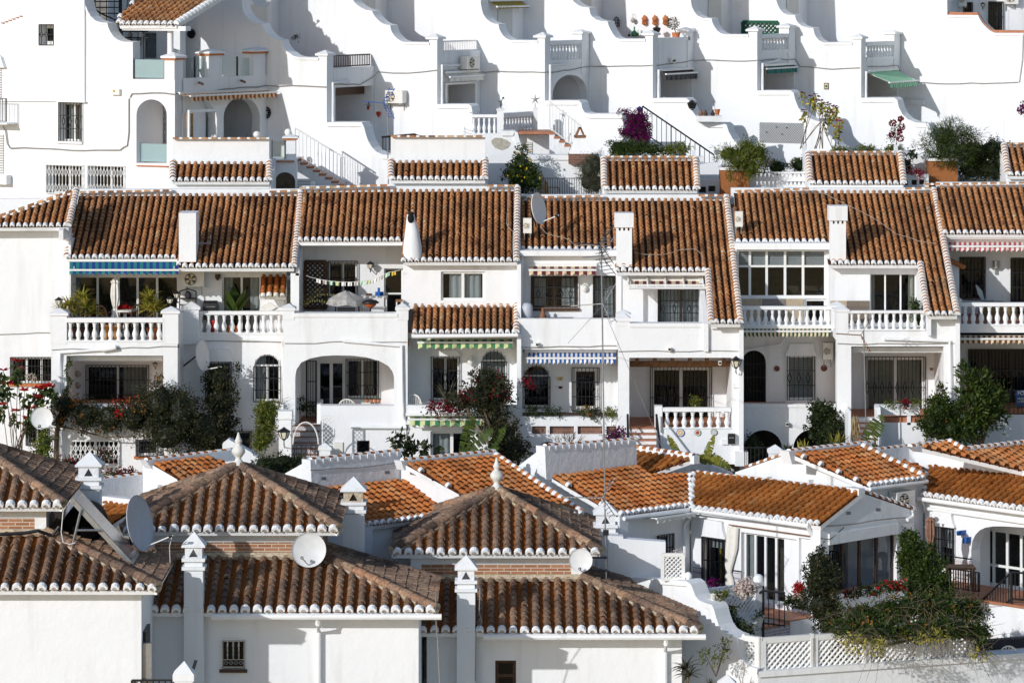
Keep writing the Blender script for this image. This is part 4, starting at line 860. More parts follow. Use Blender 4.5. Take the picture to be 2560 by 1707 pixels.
wall(hE, R(2380, 812, 2660, 838), E_, .3, name='balcony_base')
e3 = win(hE, 2422, 874, 2640, 1032, Fr(100.2), 4, 'brown_frame', gr=dict(nv=26, ndia=9, dia=.47), curt='slate_cloth', cpat=((.1, .3), (.55, .8)), name='sliding_door', glassm='glass')
wall(hE, R(2384, 836, 2660, 1040), Fr(100.2), .3, [e3])
wall(hE, R(2380, 1036, 2660, 1180), Fr(98.9), .3, name='basement_wall'); pblock(hE, 'terrace_kerb', 'floor_tile', Fr(98.9), 2400, 1020, 2660, 1036, -1.3, 0)
pblock(hE, 'cellar_door', 'trim', Fr(98.9), 2462, 1050, 2506, 1120, .004, .03); pblock(hE, 'louvre', 'louvre', Fr(98.9), 2466, 1052, 2505, 1074, .032, .05)
rs = grille(hE, 2520, 975, 2660, 1034, Fr(98.9), nv=14, ndia=0, off=0, nh=0, name='terrace_railing')
block(hE, 2360, 2660, 690, 1150, 103, 103.9)
mb = MB(); mb.pprism(Fr(100.6), [[(2368, 655), (2398, 667), (2398, 850), (2368, 850)]], -1, 0); mb.build('stair_wall', 'plaster', hE)
mb = MB(); mb.grid([[Fr(100.6).px(x, y, .02) for x, y in ((2366, 646), (2412, 668))], [Fr(101.6).px(x, y, .02) for x, y in ((2366, 640), (2412, 662))]]); mb.tube([P(2366, 649, 100.5), P(2412, 670, 100.5)], .06, 6); mb.build('stair_coping', 'tile_new', hE)
def stairblock(label, x0, x1, yt, yr0, yr1, yb, Y, side=False, tone=(0, 1)):
 t = thing('stair_tower', label, 'stair tower', P((x0 + x1) / 2, yb, Y), 'stair towers behind the ridges')
 f = Fr(Y)
 if yr0 - yt > 12: wall(t, R(x0, yt, x1, yr1), Fr(Y + 1.15), .25, name='upper_wall'); caprow(t, P(x0, yt, Y + 1.05), P(x1, yt, Y + 1.05), .055, .26, ('tile_old', 'trim'), .3, name='ridge_cap', fl=.7)
 else: wall(t, R(x0, yt, x1, yr1), Fr(Y + 2.0), .25, name='upper_wall'); caprow(t, P(x0, yt, Y + 1.9), P(x1, yt, Y + 1.9), .055, .26, ('tile_old', 'trim'), .3, name='ridge_cap', fl=.7)
 pl3 = tiltplane(x0, yr1, Y - .2, E0, UP, 28); k = 1.0 if yr0 - yt > 12 else .992
 top = [onplane(*pl3, x0 * k + 1280 * (1 - k), yr0), onplane(*pl3, x1 * k + 1280 * (1 - k), yr0)]
 pts = [onplane(*pl3, x0, yr1), onplane(*pl3, x1, yr1), top[1], top[0]]
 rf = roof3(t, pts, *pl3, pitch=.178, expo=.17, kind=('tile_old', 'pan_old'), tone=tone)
 n = pl3[1].cross(pl3[2])
 for i, j in ((0, 3), (1, 2)): caprow(rf, pts[i] + n * .04, pts[j] + n * .04, .09, .15, up=n)
 wall(t, R(x0, yr1 - 2, x1, yb + 30), f, .25, name='lower_wall')
 mb = MB(); a, b = P(x0, yb, Y), P(x1, yr1, Y); mb.wbox(a.x + .01, b.x - .01, Y + .26, Y + 1.9, a.z - .5, b.z - .12); mb.build('tower_body', 'plaster', t)
 for x in (x0, x1):
  s = MB(); X = P(x, 0, Y).x; s.prism(Pl((X, Y), (0, 1)), [[(0.01, a.z - .5), (2.2, a.z - .5), (2.2, b.z + (.95 if yr0 - yt < 12 else .5)), (0.01, b.z - .1)]], -.05, .05); s.build('side_wall', 'plaster', t)
stairblock('white stair tower with a low tiled roof behind the blue awning house', 432, 673, 347, 408, 452, 486, 104.3)
stairblock('white stair tower with a low tiled roof behind the rounded chimney house', 977, 1213, 342, 405, 449, 474, 104.3)
stairblock('stair tower with a deep tiled roof right of the grey olive bush', 1511, 1743, 393, 400, 474, 500, 104.2)
stairblock('stair tower with a deep tiled roof right of the white breeze block screen', 2026, 2259, 381, 386, 460, 482, 104.3)
stairblock('stair tower cut off by the right border beside the dark hedge', 2520, 2740, 360, 366, 438, 466, 104.4)
UG = 'stepped white houses of the upper row'
Aang = math.radians(28); DW = V((math.cos(Aang), -math.sin(Aang))); DF = V((math.sin(Aang), math.cos(Aang)))
def hit(pl, x):
 u, z = pl.uv(x, 0); q = pl.O + pl.t * u; return q
Cx = [817, 1093, 1362, 1632, 1893, 2153, 2700]; Ix = [937, 1202, 1472, 1733, 1990, 2250]; Ux = [700, 970, 1310, 1506, 1828, 2020]
WP, FP, UPL = [], [], []
c = P(817, 0, 110).xy; WP.append(Pl(c, DW))
for k in range(6):
 f = Pl(hit(WP[k], Cx[k]), DF); FP.append(f)
 i = hit(f, Ix[k]); WP.append(Pl(i, DW)); UPL.append(Pl(hit(WP[k + 1], Ux[k]), DF))
tops = [
[(420, -260), (600, -260), (604, 0), (607, 24), (612, 36), (621, 47), (630, 53), (640, 57), (655, 60), (657, 68), (661, 76), (669, 87), (680, 95), (692, 100), (702, 101), (704, 112), (710, 121), (717, 129), (726, 135), (735, 141), (748, 144), (796, 145), (796, 140), (817, 140)],
[(690, -260), (878, -260), (882, 0), (886, 6), (893, 13), (903, 20), (916, 26), (930, 28), (934, 37), (939, 44), (946, 51), (953, 57), (962, 62), (975, 64), (977, 74), (981, 83), (986, 90), (993, 97), (1002, 103), (1012, 106), (1073, 107), (1073, 99), (1093, 99)],
[(940, -260), (1202, -260), (1202, 10), (1205, 26), (1209, 38), (1216, 48), (1226, 56), (1236, 60), (1246, 61), (1248, 72), (1252, 81), (1258, 90), (1265, 96), (1276, 101), (1344, 102), (1344, 95), (1362, 95)],
[(1290, -260), (1405, -260), (1418, -10), (1430, 0), (1438, 8), (1448, 15), (1460, 19), (1473, 20), (1475, 33), (1480, 42), (1491, 50), (1504, 54), (1519, 55), (1522, 66), (1527, 76), (1533, 86), (1539, 94), (1548, 98), (1613, 98), (1613, 89), (1632, 89)],
[(1480, -260), (1722, -260), (1727, 0), (1730, 18), (1736, 30), (1744, 40), (1757, 46), (1779, 47), (1781, 57), (1786, 67), (1793, 77), (1802, 84), (1814, 87), (1871, 87), (1871, 79), (1893, 79)],
[(1800, -260), (1930, -260), (1940, 0), (1944, 12), (1950, 24), (1958, 33), (1969, 38), (1987, 39), (1990, 50), (1996, 59), (2005, 66), (2018, 70), (2033, 71), (2036, 84), (2041, 94), (2048, 102), (2058, 107), (2131, 107), (2131, 98), (2153, 98)],
[(2000, -260), (2368, -260), (2368, 38), (2445, 39), (2449, 48), (2455, 58), (2464, 68), (2474, 77), (2486, 83), (2700, 84)]]
lows = [
[(817, 306), (904, 306), (910, 318), (914, 334), (920, 352), (930, 369), (942, 380), (957, 387), (977, 388), (977, 560)],
[(1093, 261), (1172, 261), (1178, 266), (1181, 280), (1182, 560)],
[(1362, 252), (1447, 252), (1453, 258), (1456, 272), (1462, 282), (1474, 285), (1553, 285), (1558, 292), (1560, 560)],
[(1632, 246), (1716, 246), (1723, 252), (1726, 266), (1732, 280), (1742, 294), (1756, 304), (1772, 308), (1810, 308), (1817, 314), (1822, 330), (1832, 348), (1846, 362), (1862, 372), (1880, 377), (1880, 560)],
[(1893, 227), (1977, 227), (1984, 233), (1988, 250), (1996, 270), (2010, 286), (2028, 298), (2046, 304), (2062, 304), (2067, 312), (2072, 330), (2082, 348), (2095, 362), (2110, 370), (2110, 560)],
[(2153, 245), (2236, 245), (2243, 251), (2247, 268), (2256, 286), (2270, 299), (2290, 307), (2320, 309), (2325, 318), (2328, 335), (2336, 352), (2350, 364), (2350, 560)], [(2700, 560)]]
labs = ['stepped white house with an iron balcony, dark hollow porch and garden stair at its left', 'stepped white house with a white railed balcony over a cream awning', 'stepped white house with a balustrade over a wide arched porch',
  'stepped white house with terracotta wall lanterns and a dark slate awning', 'stepped white house with a balustrade over a teal awning and a grey trellis', 'stepped white house with a green awning pulled far out', 'large plain white house at the upper right with a red edged stepped wall']
def coping(h, pts, pl, dy=9, o=.05):
 """raised band along the top of a swooping wall"""
 mb = MB(); q = pl.sh(o); a = [q.uv(*p) for p in pts]; d = dy / pl.m(*pts[len(pts) // 2])
 out = []
 for i, p in enumerate(a):
  t = V(a[min(i + 1, len(a) - 1)]) - V(a[max(i - 1, 0)])
  t = t.normalized() if t.length > 1e-6 else V((1, 0)); out.append((p[0] - t.y * -d * -1 if False else p[0] + t.y * d, p[1] - t.x * d))
 for i in range(len(a) - 1):
  f = [pl.p(*a[i], o), pl.p(*a[i + 1], o), pl.p(*out[i + 1], o), pl.p(*out[i], o)]; b = [pl.p(*a[i], -.42), pl.p(*a[i + 1], -.42), pl.p(*out[i + 1], .002), pl.p(*out[i], .002)]
  mb.face(f[::-1]); up = V((0, 0, .012)); mb.face([f[0] + up * 0, f[1] + up * 0, b[1] + up, b[0] + up]); mb.face([f[3], f[2], b[2], b[3]])
 return mb.build('coping', 'trim', h)
UH = []
for k in range(7):
 h = house(labs[k], Cx[k] if k < 6 else 2480, 560, WP[k].px(min(Cx[k], 2480), 300).y, 'stepped_house', UG); UH.append(h)
 tp, lw = tops[k], lows[k]
 holes = []
 wall(h, [(tp[0][0], 560)] + tp + lw, WP[k], .36, holes, name='party_wall')
 coping(h, tp[1:-2] if k < 6 else tp[2:], WP[k], 6, .035)
 if k < 6:
  coping(h, lw[:-1], WP[k], 11, .05)
  u0, z0 = WP[k].uv(Cx[k] - 24, tp[-1][1]); u1 = WP[k].uv(Cx[k], 100)[0]
  mb = MB(); mb.box(WP[k], u0 - .04, z0 + .003, u1 + .06, z0 + .06, -.42, .06); mb.pyramid(WP[k], u0 - .04, u1 + .06, z0 + .061, z0 + .17, -.42, .06); mb.build('pier_cap', 'trim', h)
def facade(k, ytop, op, back=2.0, opening=None, mat='plaster', ybot=560, top2=None):
 """front of house k facing right: parapet top, opening (photo box), dark porch inside"""
 h, f = UH[k], FP[k]; x0, y0, x1, y1 = op
 u0 = .38; u1 = f.uv(Ix[k], y0)[0] - .004; zt = f.uv(Cx[k], ytop)[1]; zb = zt - 6
 a0, z1 = f.uv(x0, y0); a1 = f.uv(x1, y0)[0]; z0 = f.uv(x0, y1)[1] - .4
 a0 = max(a0, u0 + .1); a1 = min(a1, u1 - .08)
 if opening == 'arch':
  c, rx = (a0 + a1) / 2, (a1 - a0) / 2; rz = min(rx * .62, .95); lp = [(a0, z0)] + [(c - rx * math.cos(math.pi * i / 14), z1 - rz + rz * math.sin(math.pi * i / 14) ** .8) for i in range(15)] + [(a1, z0)]
 else: lp = [(a0, z0), (a1, z0), (a1, z1), (a0, z1)]
 mb = MB(); mb.prism(f, [[(u0, zb), (u1, zb), (u1, zt), (u0, zt)], lp], -.25, 0); mb.build('front_wall', mat, h)
 r = MB(); r.box(f, a0 - .3, z0 - .1, a1 + .3, z1 + .3, -back - .2, -back); r.box(f, a0 - .2, z0, a0 - .003, z1 + .2, -back, -.253); r.box(f, a1 + .003, z0, a1 + .2, z1 + .2, -back, -.253); r.box(f, a0, z1 + .003, a1, z1 + .2, -back, -.253); r.build('porch', 'plaster', h)
 b = MB(); b.box(f, a0, z0 - .12, a1, z0 - .01, -back, -.253); b.build('porch_floor', 'floor_tile', h)
 b = MB(); uf = UPL[k]; gap = (f.O - uf.O).dot(f.n); b.box(f, u0, zt - .35, u1, zt - .25, -gap - .1, -.254); b.build('roof_terrace', 'floor_tile', h)
 v1 = uf.uv(Ux[k], 0)[0] - .004; zz = zt - .6; vl = v1 - u1 + .37; w = MB(); w.prism(uf, [[(vl, zz), (v1, zz), (v1, zz + 6), (vl, zz + 6)]], -.25, 0); w.build('upper_wall', 'plaster', h)
 d = MB(); d.box(uf, v1 - 1.7, zt - .25, v1 - .8, zt + 1.8, .004, .03); d.build('upper_door', 'shutter', h)
 return zt, u0, u1
facade(0, 172, (836, 220, 930, 312)); facade(1, 131, (1110, 208, 1190, 262)); facade(2, 153, (1379, 190, 1468, 285), opening='arch'); facade(3, 97, (1652, 178, 1732, 285)); facade(4, 128, (1907, 165, 1985, 235)); facade(5, 146, (2166, 180, 2243, 250))
def urail(k, x0, x1, y0, y1, mat='iron', n=16, name='balcony_railing'):
 f = FP[k]; u0, zt = f.uv(x0, y0); u1 = f.uv(x1, y0)[0]; zb = f.uv(x0, y1)[1]; mb = MB(); w = .02
 for z in (zt, zb): mb.box(f, u0, z - w, u1, z + w, -.15, -.15 + 2 * w)
 for i in range(n + 1): u = u0 + (u1 - u0) * i / n; mb.box(f, u - w * .55, zb, u + w * .55, zt, -.148, -.148 + w)
 return mb.build(name, mat, UH[k])
urail(0, 830, 934, 141, 168, 'iron', 24); urail(1, 1106, 1200, 105, 129, 'white_metal', 22)
def ubal(k, x0, x1, y0, y1, y2, n): return balustrade(UH[k], x0, x1, y0, y1, y2, n, FP[k], .16, base=3)
ubal(2, 1376, 1470, 103, 109, 152, 12); ubal(4, 1905, 1988, 87, 93, 127, 11); ubal(5, 2167, 2247, 106, 112, 145, 11)
for k, x, y in ((2, 1462, 85), (3, 1726, 80), (4, 1978, 70), (5, 2241, 86)):
 f = FP[k]; u, z = f.uv(x, y); mb = MB(); mb.box(f, u - .25, z - 1.2, u + .22, z, -.3, .03); o = mb.build('pillar', 'plaster', UH[k])
 mb = MB(); mb.box(f, u - .32, z + .002, u + .27, z + .06, -.36, .09); mb.pyramid(f, u - .32, u + .27, z + .061, z + .15, -.36, .09); mb.build('cap', 'trim', o)
f = FP[3]; pblock(UH[3], 'parapet_coping', 'trim', f, 1645, 96, 1726, 101, -.26, .03)
for k, (x0, y0, y1, x2, y2) in enumerate([(832, 208, 305, 872, 203), (1105, 164, 260, 1150, 163), (1375, 164, 252, 1420, 160), (1646, 177, 245, 1685, 170), (1906, 161, 226, 1950, 150), (2165, 181, 244, 2210, 175)]):
 f = FP[k]; pipe(UH[k], [f.px(x0, y1, .07), f.px(x0, y0, .07), f.px(x2, y2, .07)], .04)
pblock(UH[0], 'porch_beam', 'dark_wood', FP[0], 836, 219, 929, 234, -.6, -.26)
def frame3(k, x0, x1, y0, y1, mat='white_metal'):
 f = FP[k]; mb = MB(); a, z = f.uv(x0, y0); b = f.uv(x1, y0)[0]; zz = f.uv(x0, y1)[1]
 mb.box(f, a, z - .06, b, z, .02, .07); mb.box(f, b - .06, zz - .3, b, z - .061, .02, .07); mb.box(f, a, zz - .3, a + .06, z - .061, .02, .07); return mb.build('porch_frame', mat, UH[k])
frame3(1, 1110, 1186, 208, 262)
mb = MB(); mb.tube([FP[1].px(1185, 132, -.6), FP[1].px(1185, 62, -.6)], .08, 10); mb.build('flue', 'grey_metal', UH[1])
pblock(UH[1], 'curtain', 'curtain_cream', FP[1], 1112, 212, 1121, 262, -.2, -.1)
def wmark(k, name, mat, x0, y0, x1, y1, o=.015): return pblock(UH[k], name, mat, WP[k], x0, y0, x1, y1, -.01, o)
for a in ((972, 266, 1082, 268), (1080, 268, 1082, 340)): wmark(1, 'panel_line', 'trim', *a)
mb = MB(); q = WP[6]
cp = [(2368, 38), (2445, 39), (2449, 48), (2455, 58), (2464, 68), (2474, 77), (2486, 83), (2600, 84)]
mb = MB(); mb.tube([q.px(x, y - 1, -.15) for x, y in cp], .09, 6); mb.build('tile_edge', 'floor_tile', UH[6])
bk = Pl(q.px(2470, 50, -2.6).xy, (1, .08)); dr = win(UH[6], 2472, 6, 2507, 78, bk, 1, 'iron', gr=dict(nv=6, ndia=0, nh=1), name='door', fw=.06); d2 = win(UH[6], 2410, 8, 2430, 33, bk, 1, 'iron', gr=dict(nv=4, ndia=0))
wall(UH[6], R(2330, -80, 2720, 120), bk, .3, [dr, d2], name='rear_house_wall')
wall(UH[6], R(2524, 25, 2700, 100), bk.sh(.9), .3, name='garden_wall')
pipe(UH[6], [q.px(2556, 84, .05), q.px(2554, 150, .05), q.px(2546, 205, .05)], .03)
wall(UH[5], R(2160, 250, 2310, 262), Pl(WP[6].O + WP[6].n * .15, DW), .12, name='wall_ledge')
c0 = P(437, 0, 107.4); W0 = Pl(c0.xy, DW); i0 = hit(WP[0], 668); F0 = Pl(c0.xy, (i0 - c0.xy)); CY = c0.y
U0 = house('large white corner house at the upper left with glass balconies and two arched porches', 220, 560, CY, 'stepped_house', UG)
g1 = win(U0, 98, 63, 133, 113, W0, 1, fw=.1, depth=.25, glassm='glass_dark'); grille(U0, 98, 62, 134, 113, W0, nv=3, ndia=3, dia=.5, nh=1, name='diamond_grille')
g2 = win(U0, 148, 258, 203, 354, W0, 2, depth=.22, gr=dict(nv=7, ndia=3, dia=.48), sill='trim', curt='curtain', cpat=((.12, .46), (.54, .9)))
g3 = win(U0, 116, 412, 204, 486, W0, 2, depth=.3, top=None); folding_gate(U0, 115, 411, 207, 486, W0, 11, rows=(.25, .8), w=.014)
g4 = win(U0, 220, 414, 308, 486, W0, 2, depth=.3); folding_gate(U0, 219, 413, 311, 486, W0, 11, rows=(.25, .8), w=.014)
ga = arch(341, 417, 249, 408, 288)
tp0 = [(-260, -260), (208, -260), (212, 0), (214, 14), (219, 28), (227, 42), (238, 52), (252, 57), (268, 58), (271, 70), (276, 81), (284, 92), (295, 101), (308, 105), (332, 106), (332, 198), (437, 198), (437, 600), (-260, 600)]
wall(U0, tp0, W0, .36, [g1, g2, g3, g4, ga]); coping(U0, tp0[1:15], W0, 5, .03)
mb = MB(); mb.pprism(W0, [R(-260, -260, 211, 254), R(97, 61, 135, 115)], .004, .07); mb.build('wall_offset', 'plaster', U0); pblock(U0, 'drip_ledge', 'trim', W0, 139, 253, 212, 257, 0, .12)
pblock(U0, 'arch_sill', 'terracotta', W0, 340, 413, 419, 418, -.3, .06)
recess(U0, 341, 249, 417, 408, W0, 1.5, t=.36, floor='floor_tile'); folding_gate(U0, 380, 262, 415, 400, W0.sh(-1.45), 6, rows=(.2, .4, .6, .8), mat='grey_metal')
gp = pblock(U0, 'glass_panel', 'glass_frosted', W0, 334, 149, 412, 196, -.06, -.045); gp = pblock(U0, 'glass_panel', 'glass_frosted', W0, 352, 359, 417, 406, -.2, -.185)
for x in (335, 411): pblock(U0, 'glass_clamp', 'iron', W0, x - 1.5, 148, x + 1.5, 198, -.07, -.03)
W0s = W0; pillar(U0, 412, 436, 133, 146, 200, W0, .42, .09, band='terracotta')
mb = MB(); q = W0.sh(-.25); u, z = q.uv(426, 60); u2, z2 = q.uv(426, 140); mb.tube([q.p(u, z2), q.p(u, z + .1)], .085, 12); mb.build('column', 'trim', U0, True)
fu1 = F0.uv(668, 300)[0] - .004; zt = F0.uv(447, 197)[1]
b1 = arch(457, 541, 249, 360, 300); b2 = arch(559, 650, 243, 360, 295)
mb = MB(); mb.prism(F0, [[(.42, zt - 5.2), (fu1, zt - 5.2), (fu1, zt), (.42, zt)], [F0.uv(*p) for p in b1], [F0.uv(*p) for p in b2]], -.3, 0); mb.build('front_wall', 'plaster', U0)
mb = MB(); a, b = F0.uv(452, 240), F0.uv(660, 350); mb.box(F0, a[0], b[1] - .3, b[0], a[1] + .3, -2.6, -2.4); mb.box(F0, a[0], a[1] + .06, b[0], a[1] + .2, -2.4, -.31); mb.box(F0, b[0], b[1] - .3, b[0] + .1, a[1] + .3, -2.4, -.31); mb.build('porch', 'plaster', U0)
folding_gate(U0, 480, 256, 521, 352, F0.sh(-2.3), 9, rows=(.2, .4, .6, .8), mat='grey_metal')
for x0, x1 in ((447, 488), (489, 522), (556, 594), (595, 640)): pblock(U0, 'glass_panel', 'glass_clear', F0, x0, 146, x1, 195, -.16, -.145)
for x in (488.5, 522, 594.5, 640): pblock(U0, 'glass_clamp', 'iron', F0, x - 1, 142, x + 1, 196, -.18, -.13)
for x0, x1, ya, yb in ((522, 555, 129, 140), (634, 664, 124, 135)):
 a, z = F0.uv(x0, yb); b = F0.uv(x1, yb)[0]; mb = MB(); mb.box(F0, a, zt, b, z, -.34, -.0); o = mb.build('pillar', 'plaster', U0)
 mb = MB(); mb.box(F0, a - .09, z + .06, b + .09, z + .1, -.42, .09); mb.pyramid(F0, a - .09, b + .09, z + .101, z + .2, -.42, .09); mb.build('cap', 'trim', o); mb = MB(); mb.box(F0, a - .05, z + .002, b + .05, z + .058, -.38, .05); mb.build('cap_tile', 'terracotta', o)
mb = MB(); mb.box(F0, .2, zt - .5, fu1, zt - .4, -3.4, -.31); mb.build('roof_terrace', 'floor_tile', U0)
mb = MB(); mb.box(W0, W0.uv(300, 0)[0], zt - .4, W0.uv(437, 0)[0] - .1, zt - .3, -3.6, -.37); mb.build('roof_terrace', 'floor_tile', U0)
for x, y in ((503, 207), (608, 202)):
 mb = MB(); mb.tube([F0.px(x - 5, y, .0), F0.px(x + 4, y + 4, .28)], .035, 6); mb.build('water_spout', 'dark_wood', U0)
fb = MB(); a, z = F0.uv(448, 275); b = F0.uv(521, 275)[0]; fb.box(F0, a, z - .08, b, z, .3, .36); fb.box(F0, b - .07, z - 1.2, b, z - .081, .3, .36); fb.box(F0, a, z - 1.2, a + .05, z - .081, .3, .36); fb.build('porch_frame', 'white_metal', U0)
fb = MB()
for i in range(6): fb.tube([F0.p(a + .1 + i * .05, z - .1, .2), F0.p(a + .12 + i * .04, z - 1.1, .22)], .02, 5)
fb.build('rolled_blind', 'rattan', U0)
ub = Pl(W0.px(385, 100, -3.4).xy, DW)
s1 = win(U0, 354, 80, 391, 150, ub, 1, shut=.02, depth=.1, name='shuttered_door')
wall(U0, R(270, -80, 450, 200), ub, .3, [s1], name='upper_wall')
rf, p3 = roofpx(U0, [(298, 62), (440, 62), (560, -12), (560, -60), (320, -60), (336, 6), (300, 46)], (440, 62, CY - .15), DW, DF, 22, pitch=.2, r=.066, expo=.24, tone=(.1, .9))
vergepx(rf, p3, (441, 62), (562, -14), r=.1, kind=('trim', 'trim'))
pblock(U0, 'porch_beam', 'trim', W0, 305, 65, 464, 78, -.25, .02)
for i in range(8): pblock(U0, 'rafter', 'dark_wood', W0, 312 + i * 17, 62, 318 + i * 17, 67, -.4, .1)
pblock(U0, 'balcony_slab', 'trim', W0, -40, 307, 17, 312, 0, .5); grille(U0, -30, 246, 17, 304, W0, nv=7, ndia=0, off=.45, nh=0, name='balcony_railing')
s2 = pblock(U0, 'roller_shutter', 'louvre', W0, -40, 170, 3, 250, .072, .09); pblock(U0, 'roller_shutter', 'louvre', W0, -40, 335, 8, 435, .003, .03); pblock(U0, 'sill', 'trim', W0, -40, 437, 16, 462, .0, .25)
hd = MB(); hd.pprism(W0, [[(-30, 120), (1, 143), (10, 170), (-30, 170)]], .072, .2); hd.build('hood', 'plaster', U0)
v = MB(); v.pbox(W0, 38, 84, 49, 89, 0, .02); v.build('air_vent', 'half_moon', U0)
ob = MB();
for i in range(6): ob.pbox(W0, 2 + i * 9, 57 - i * 3.4, 9 + i * 9, 59 - i * 3.4, .072, .12)
ob.build('tile_edge', 'floor_tile', U0)
st = thing('spiral_stair', 'black iron spiral stair with railing behind the swooping wall at the top left', 'staircase', ub.px(300, 100, 1))
qs = ub.sh(1.6); mb = MB(); mb.tube([qs.px(301, 110), qs.px(301, -30)], .05, 8); mb.build('post', 'iron', st)
for i in range(9):
 a = i * .55; u, z = qs.uv(301, 96 - i * 15); mb = MB(); cc = qs.p(u, z); d = V((math.cos(a), math.sin(a), 0)); e = V((-d.y, d.x, 0)); mb.hexa([cc, cc + d * .8 - e * .18, cc + d * .8 + e * .18, cc + e * .02, cc + V((0, 0, .03)), cc + d * .8 - e * .18 + V((0, 0, .03)), cc + d * .8 + e * .18 + V((0, 0, .03)), cc + e * .02 + V((0, 0, .03))]); mb.build('tread', 'iron', st)
mb = MB(); mb.tube([qs.p(qs.uv(301, 0)[0] + .8 * math.cos(i * .3), CZ + (YH - 80 + i * 8) / F * qs.px(301, 0).y, .8 * math.sin(i * .3)) for i in range(14)], .025, 6)
for i in range(0, 14, 1):
 p = qs.p(qs.uv(301, 0)[0] + .8 * math.cos(i * .3), CZ + (YH - 80 + i * 8) / F * qs.px(301, 0).y, .8 * math.sin(i * .3)); mb.tube([p, p - V((0, 0, .8))], .012, 4)
mb.build('railing', 'iron', st)
mb = MB(); a, b = ub.px(318, 26, .5), ub.px(358, 26, .5)
for z in (0, .9): mb.tube([a + V((0, 0, z)), b + V((0, 0, z))], .025, 6)
for i in range(9): p = a.lerp(b, i / 8); mb.tube([p, p + V((0, 0, .9))], .013, 4)
mb.build('landing_railing', 'iron', st)
def gwall(label, poly, Y, t=.3, mat='plaster', cop=None, dy=12):
 h = thing('garden_wall', label, 'wall', P(poly[0][0], max(p[1] for p in poly), Y), 'white garden walls')
 wall(h, poly, Fr(Y), t, mat=mat)
 if cop: coping(h, cop, Fr(Y), dy, .05)
 return h
gw = gwall('white garden wall with a grey patch of bare render and a curved end', [(1205, 340), (1213, 334), (1252, 334), (1254, 328), (1287, 328), (1294, 332), (1298, 348), (1304, 366), (1314, 380), (1332, 388), (1507, 389), (1507, 560), (1205, 560)], 107.4, cop=[(1254, 328), (1287, 328), (1294, 332), (1298, 348), (1304, 366), (1314, 380), (1332, 388), (1507, 389)])
pm = MB(); pm.pprism(Fr(107.4), [[(1228, 352), (1236, 345), (1252, 345), (1266, 350), (1277, 358), (1270, 370), (1254, 376), (1238, 370), (1230, 362)]], .002, .012); pm.build('bare_patch', 'grey_patch', gw)
def stair(label, x0, y0, x1, y1, Y, n, wd, railmat, base='plaster', tread='floor_tile', rail_h=.85, name='garden_stair', dia=True, solid=True):
 """flight going down to the right, seen from the side, with a railing in front"""
 t = thing(name, label, 'staircase', P(x1, y1, Y), 'garden stairs'); k = m2(Y); a, b = P(x0, y0, Y), P(x1, y1, Y)
 for i in range(n):
  xa, xb = a.x + (b.x - a.x) * i / n, a.x + (b.x - a.x) * (i + 1) / n; zt = a.z + (b.z - a.z) * (i + .15) / n
  mb = MB(); mb.wbox(xa, xb - .002, Y, Y + wd, b.z - .6, zt - .062); mb.build('step', base, t)
  mb = MB(); mb.wbox(xa - .03, xb, Y - .02, Y + wd, zt - .06, zt); mb.build('step_tread', tread, t)
 mb = MB(); hh = V((0, 0, rail_h)); o = V((0, -.06, 0))
 mb.tube([a + hh + o, b + hh + o], .026, 6); mb.tube([a + hh * .14 + o, b + hh * .14 + o], .018, 6)
 m = int(n * 1.7)
 for i in range(m + 1):
  p = a.lerp(b, i / m) + o; mb.tube([p + hh * .1, p + hh], .009 if i % 6 else .016, 4)
 mb.build('railing', railmat, t); return t
stair('white railed stair with terracotta treads going down beside the globe lamp', 738, 396, 862, 470, 108.3, 8, 1.2, 'white_metal')
stair('white railed stair with brown treads left of the garden chimney', 1374, 330, 1452, 390, 108.6, 6, 1.1, 'white_metal')
stair('long stair with a black railing going down right of the magenta bougainvillea', 1606, 340, 1785, 462, 109.6, 9, 1.2, 'iron', tread='plaster')
lw = thing('low_house', 'small white garden house with a glass panel and a low arched cellar door', 'outbuilding', P(700, 560, 106.6))
ar = arch(687, 738, 431, 560, 455)
wall(lw, [(676, 400), (742, 400), (742, 560), (676, 560)], Fr(106.6), .3, [ar]); pblock(lw, 'cellar', 'interior_room', Fr(106.6), 680, 425, 740, 560, -1.1, -1)
pblock(lw, 'ledge', 'floor_tile', Fr(106.6), 676, 402, 735, 406, 0, .1); pblock(lw, 'terrace', 'plaster', Fr(106.6), 676, 398, 742, 401, -1.6, -.31)
pblock(lw, 'glass_panel', 'glass_clear', Fr(106.6), 681, 352, 711, 398, -.1, -.085);
for x in (680, 712): pblock(lw, 'glass_clamp', 'iron', Fr(106.6), x - 1, 350, x + 1, 399, -.12, -.06)
pillar(lw, 713, 738, 338, 346, 402, Fr(106.7), .4, .08, band='terracotta')
wall(lw, R(738, 455, 786, 560), Fr(106.9), .3, name='side_wall'); pblock(lw, 'louvre', 'louvre', Fr(106.9), 742, 454, 776, 470, .003, .03)
ld = thing('balustrade_landing', 'white balustraded landing with two square posts above the patched garden wall', 'balustrade', P(1250, 340, 110.4))
balustrade(ld, 1178, 1243, 287, 294, 334, 5, Fr(110.6), .16); pillar(ld, 1243, 1258, 270, 277, 345, Fr(110.2), .3, .03)
tb = Pl(Fr(110.2).px(1258, 300).xy, (.5, .866)); balustrade(ld, 1259, 1334, 284, 290, 332, 10, tb, .16, base=8)
pl2 = Fr(111.6); pillar(ld, 1334, 1343, 268, 276, 330, pl2, .25, .02)
mb = MB(); mb.pbox(Fr(110), 1295, 330, 1378, 336, -1.5, 0); mb.build('landing_slab', 'floor_tile', ld); wall(ld, R(1300, 337, 1376, 420), Fr(111), .3, name='landing_wall'); pblock(ld, 'louvred_door', 'louvre', Fr(111), 1310, 356, 1330, 390, .003, .03)
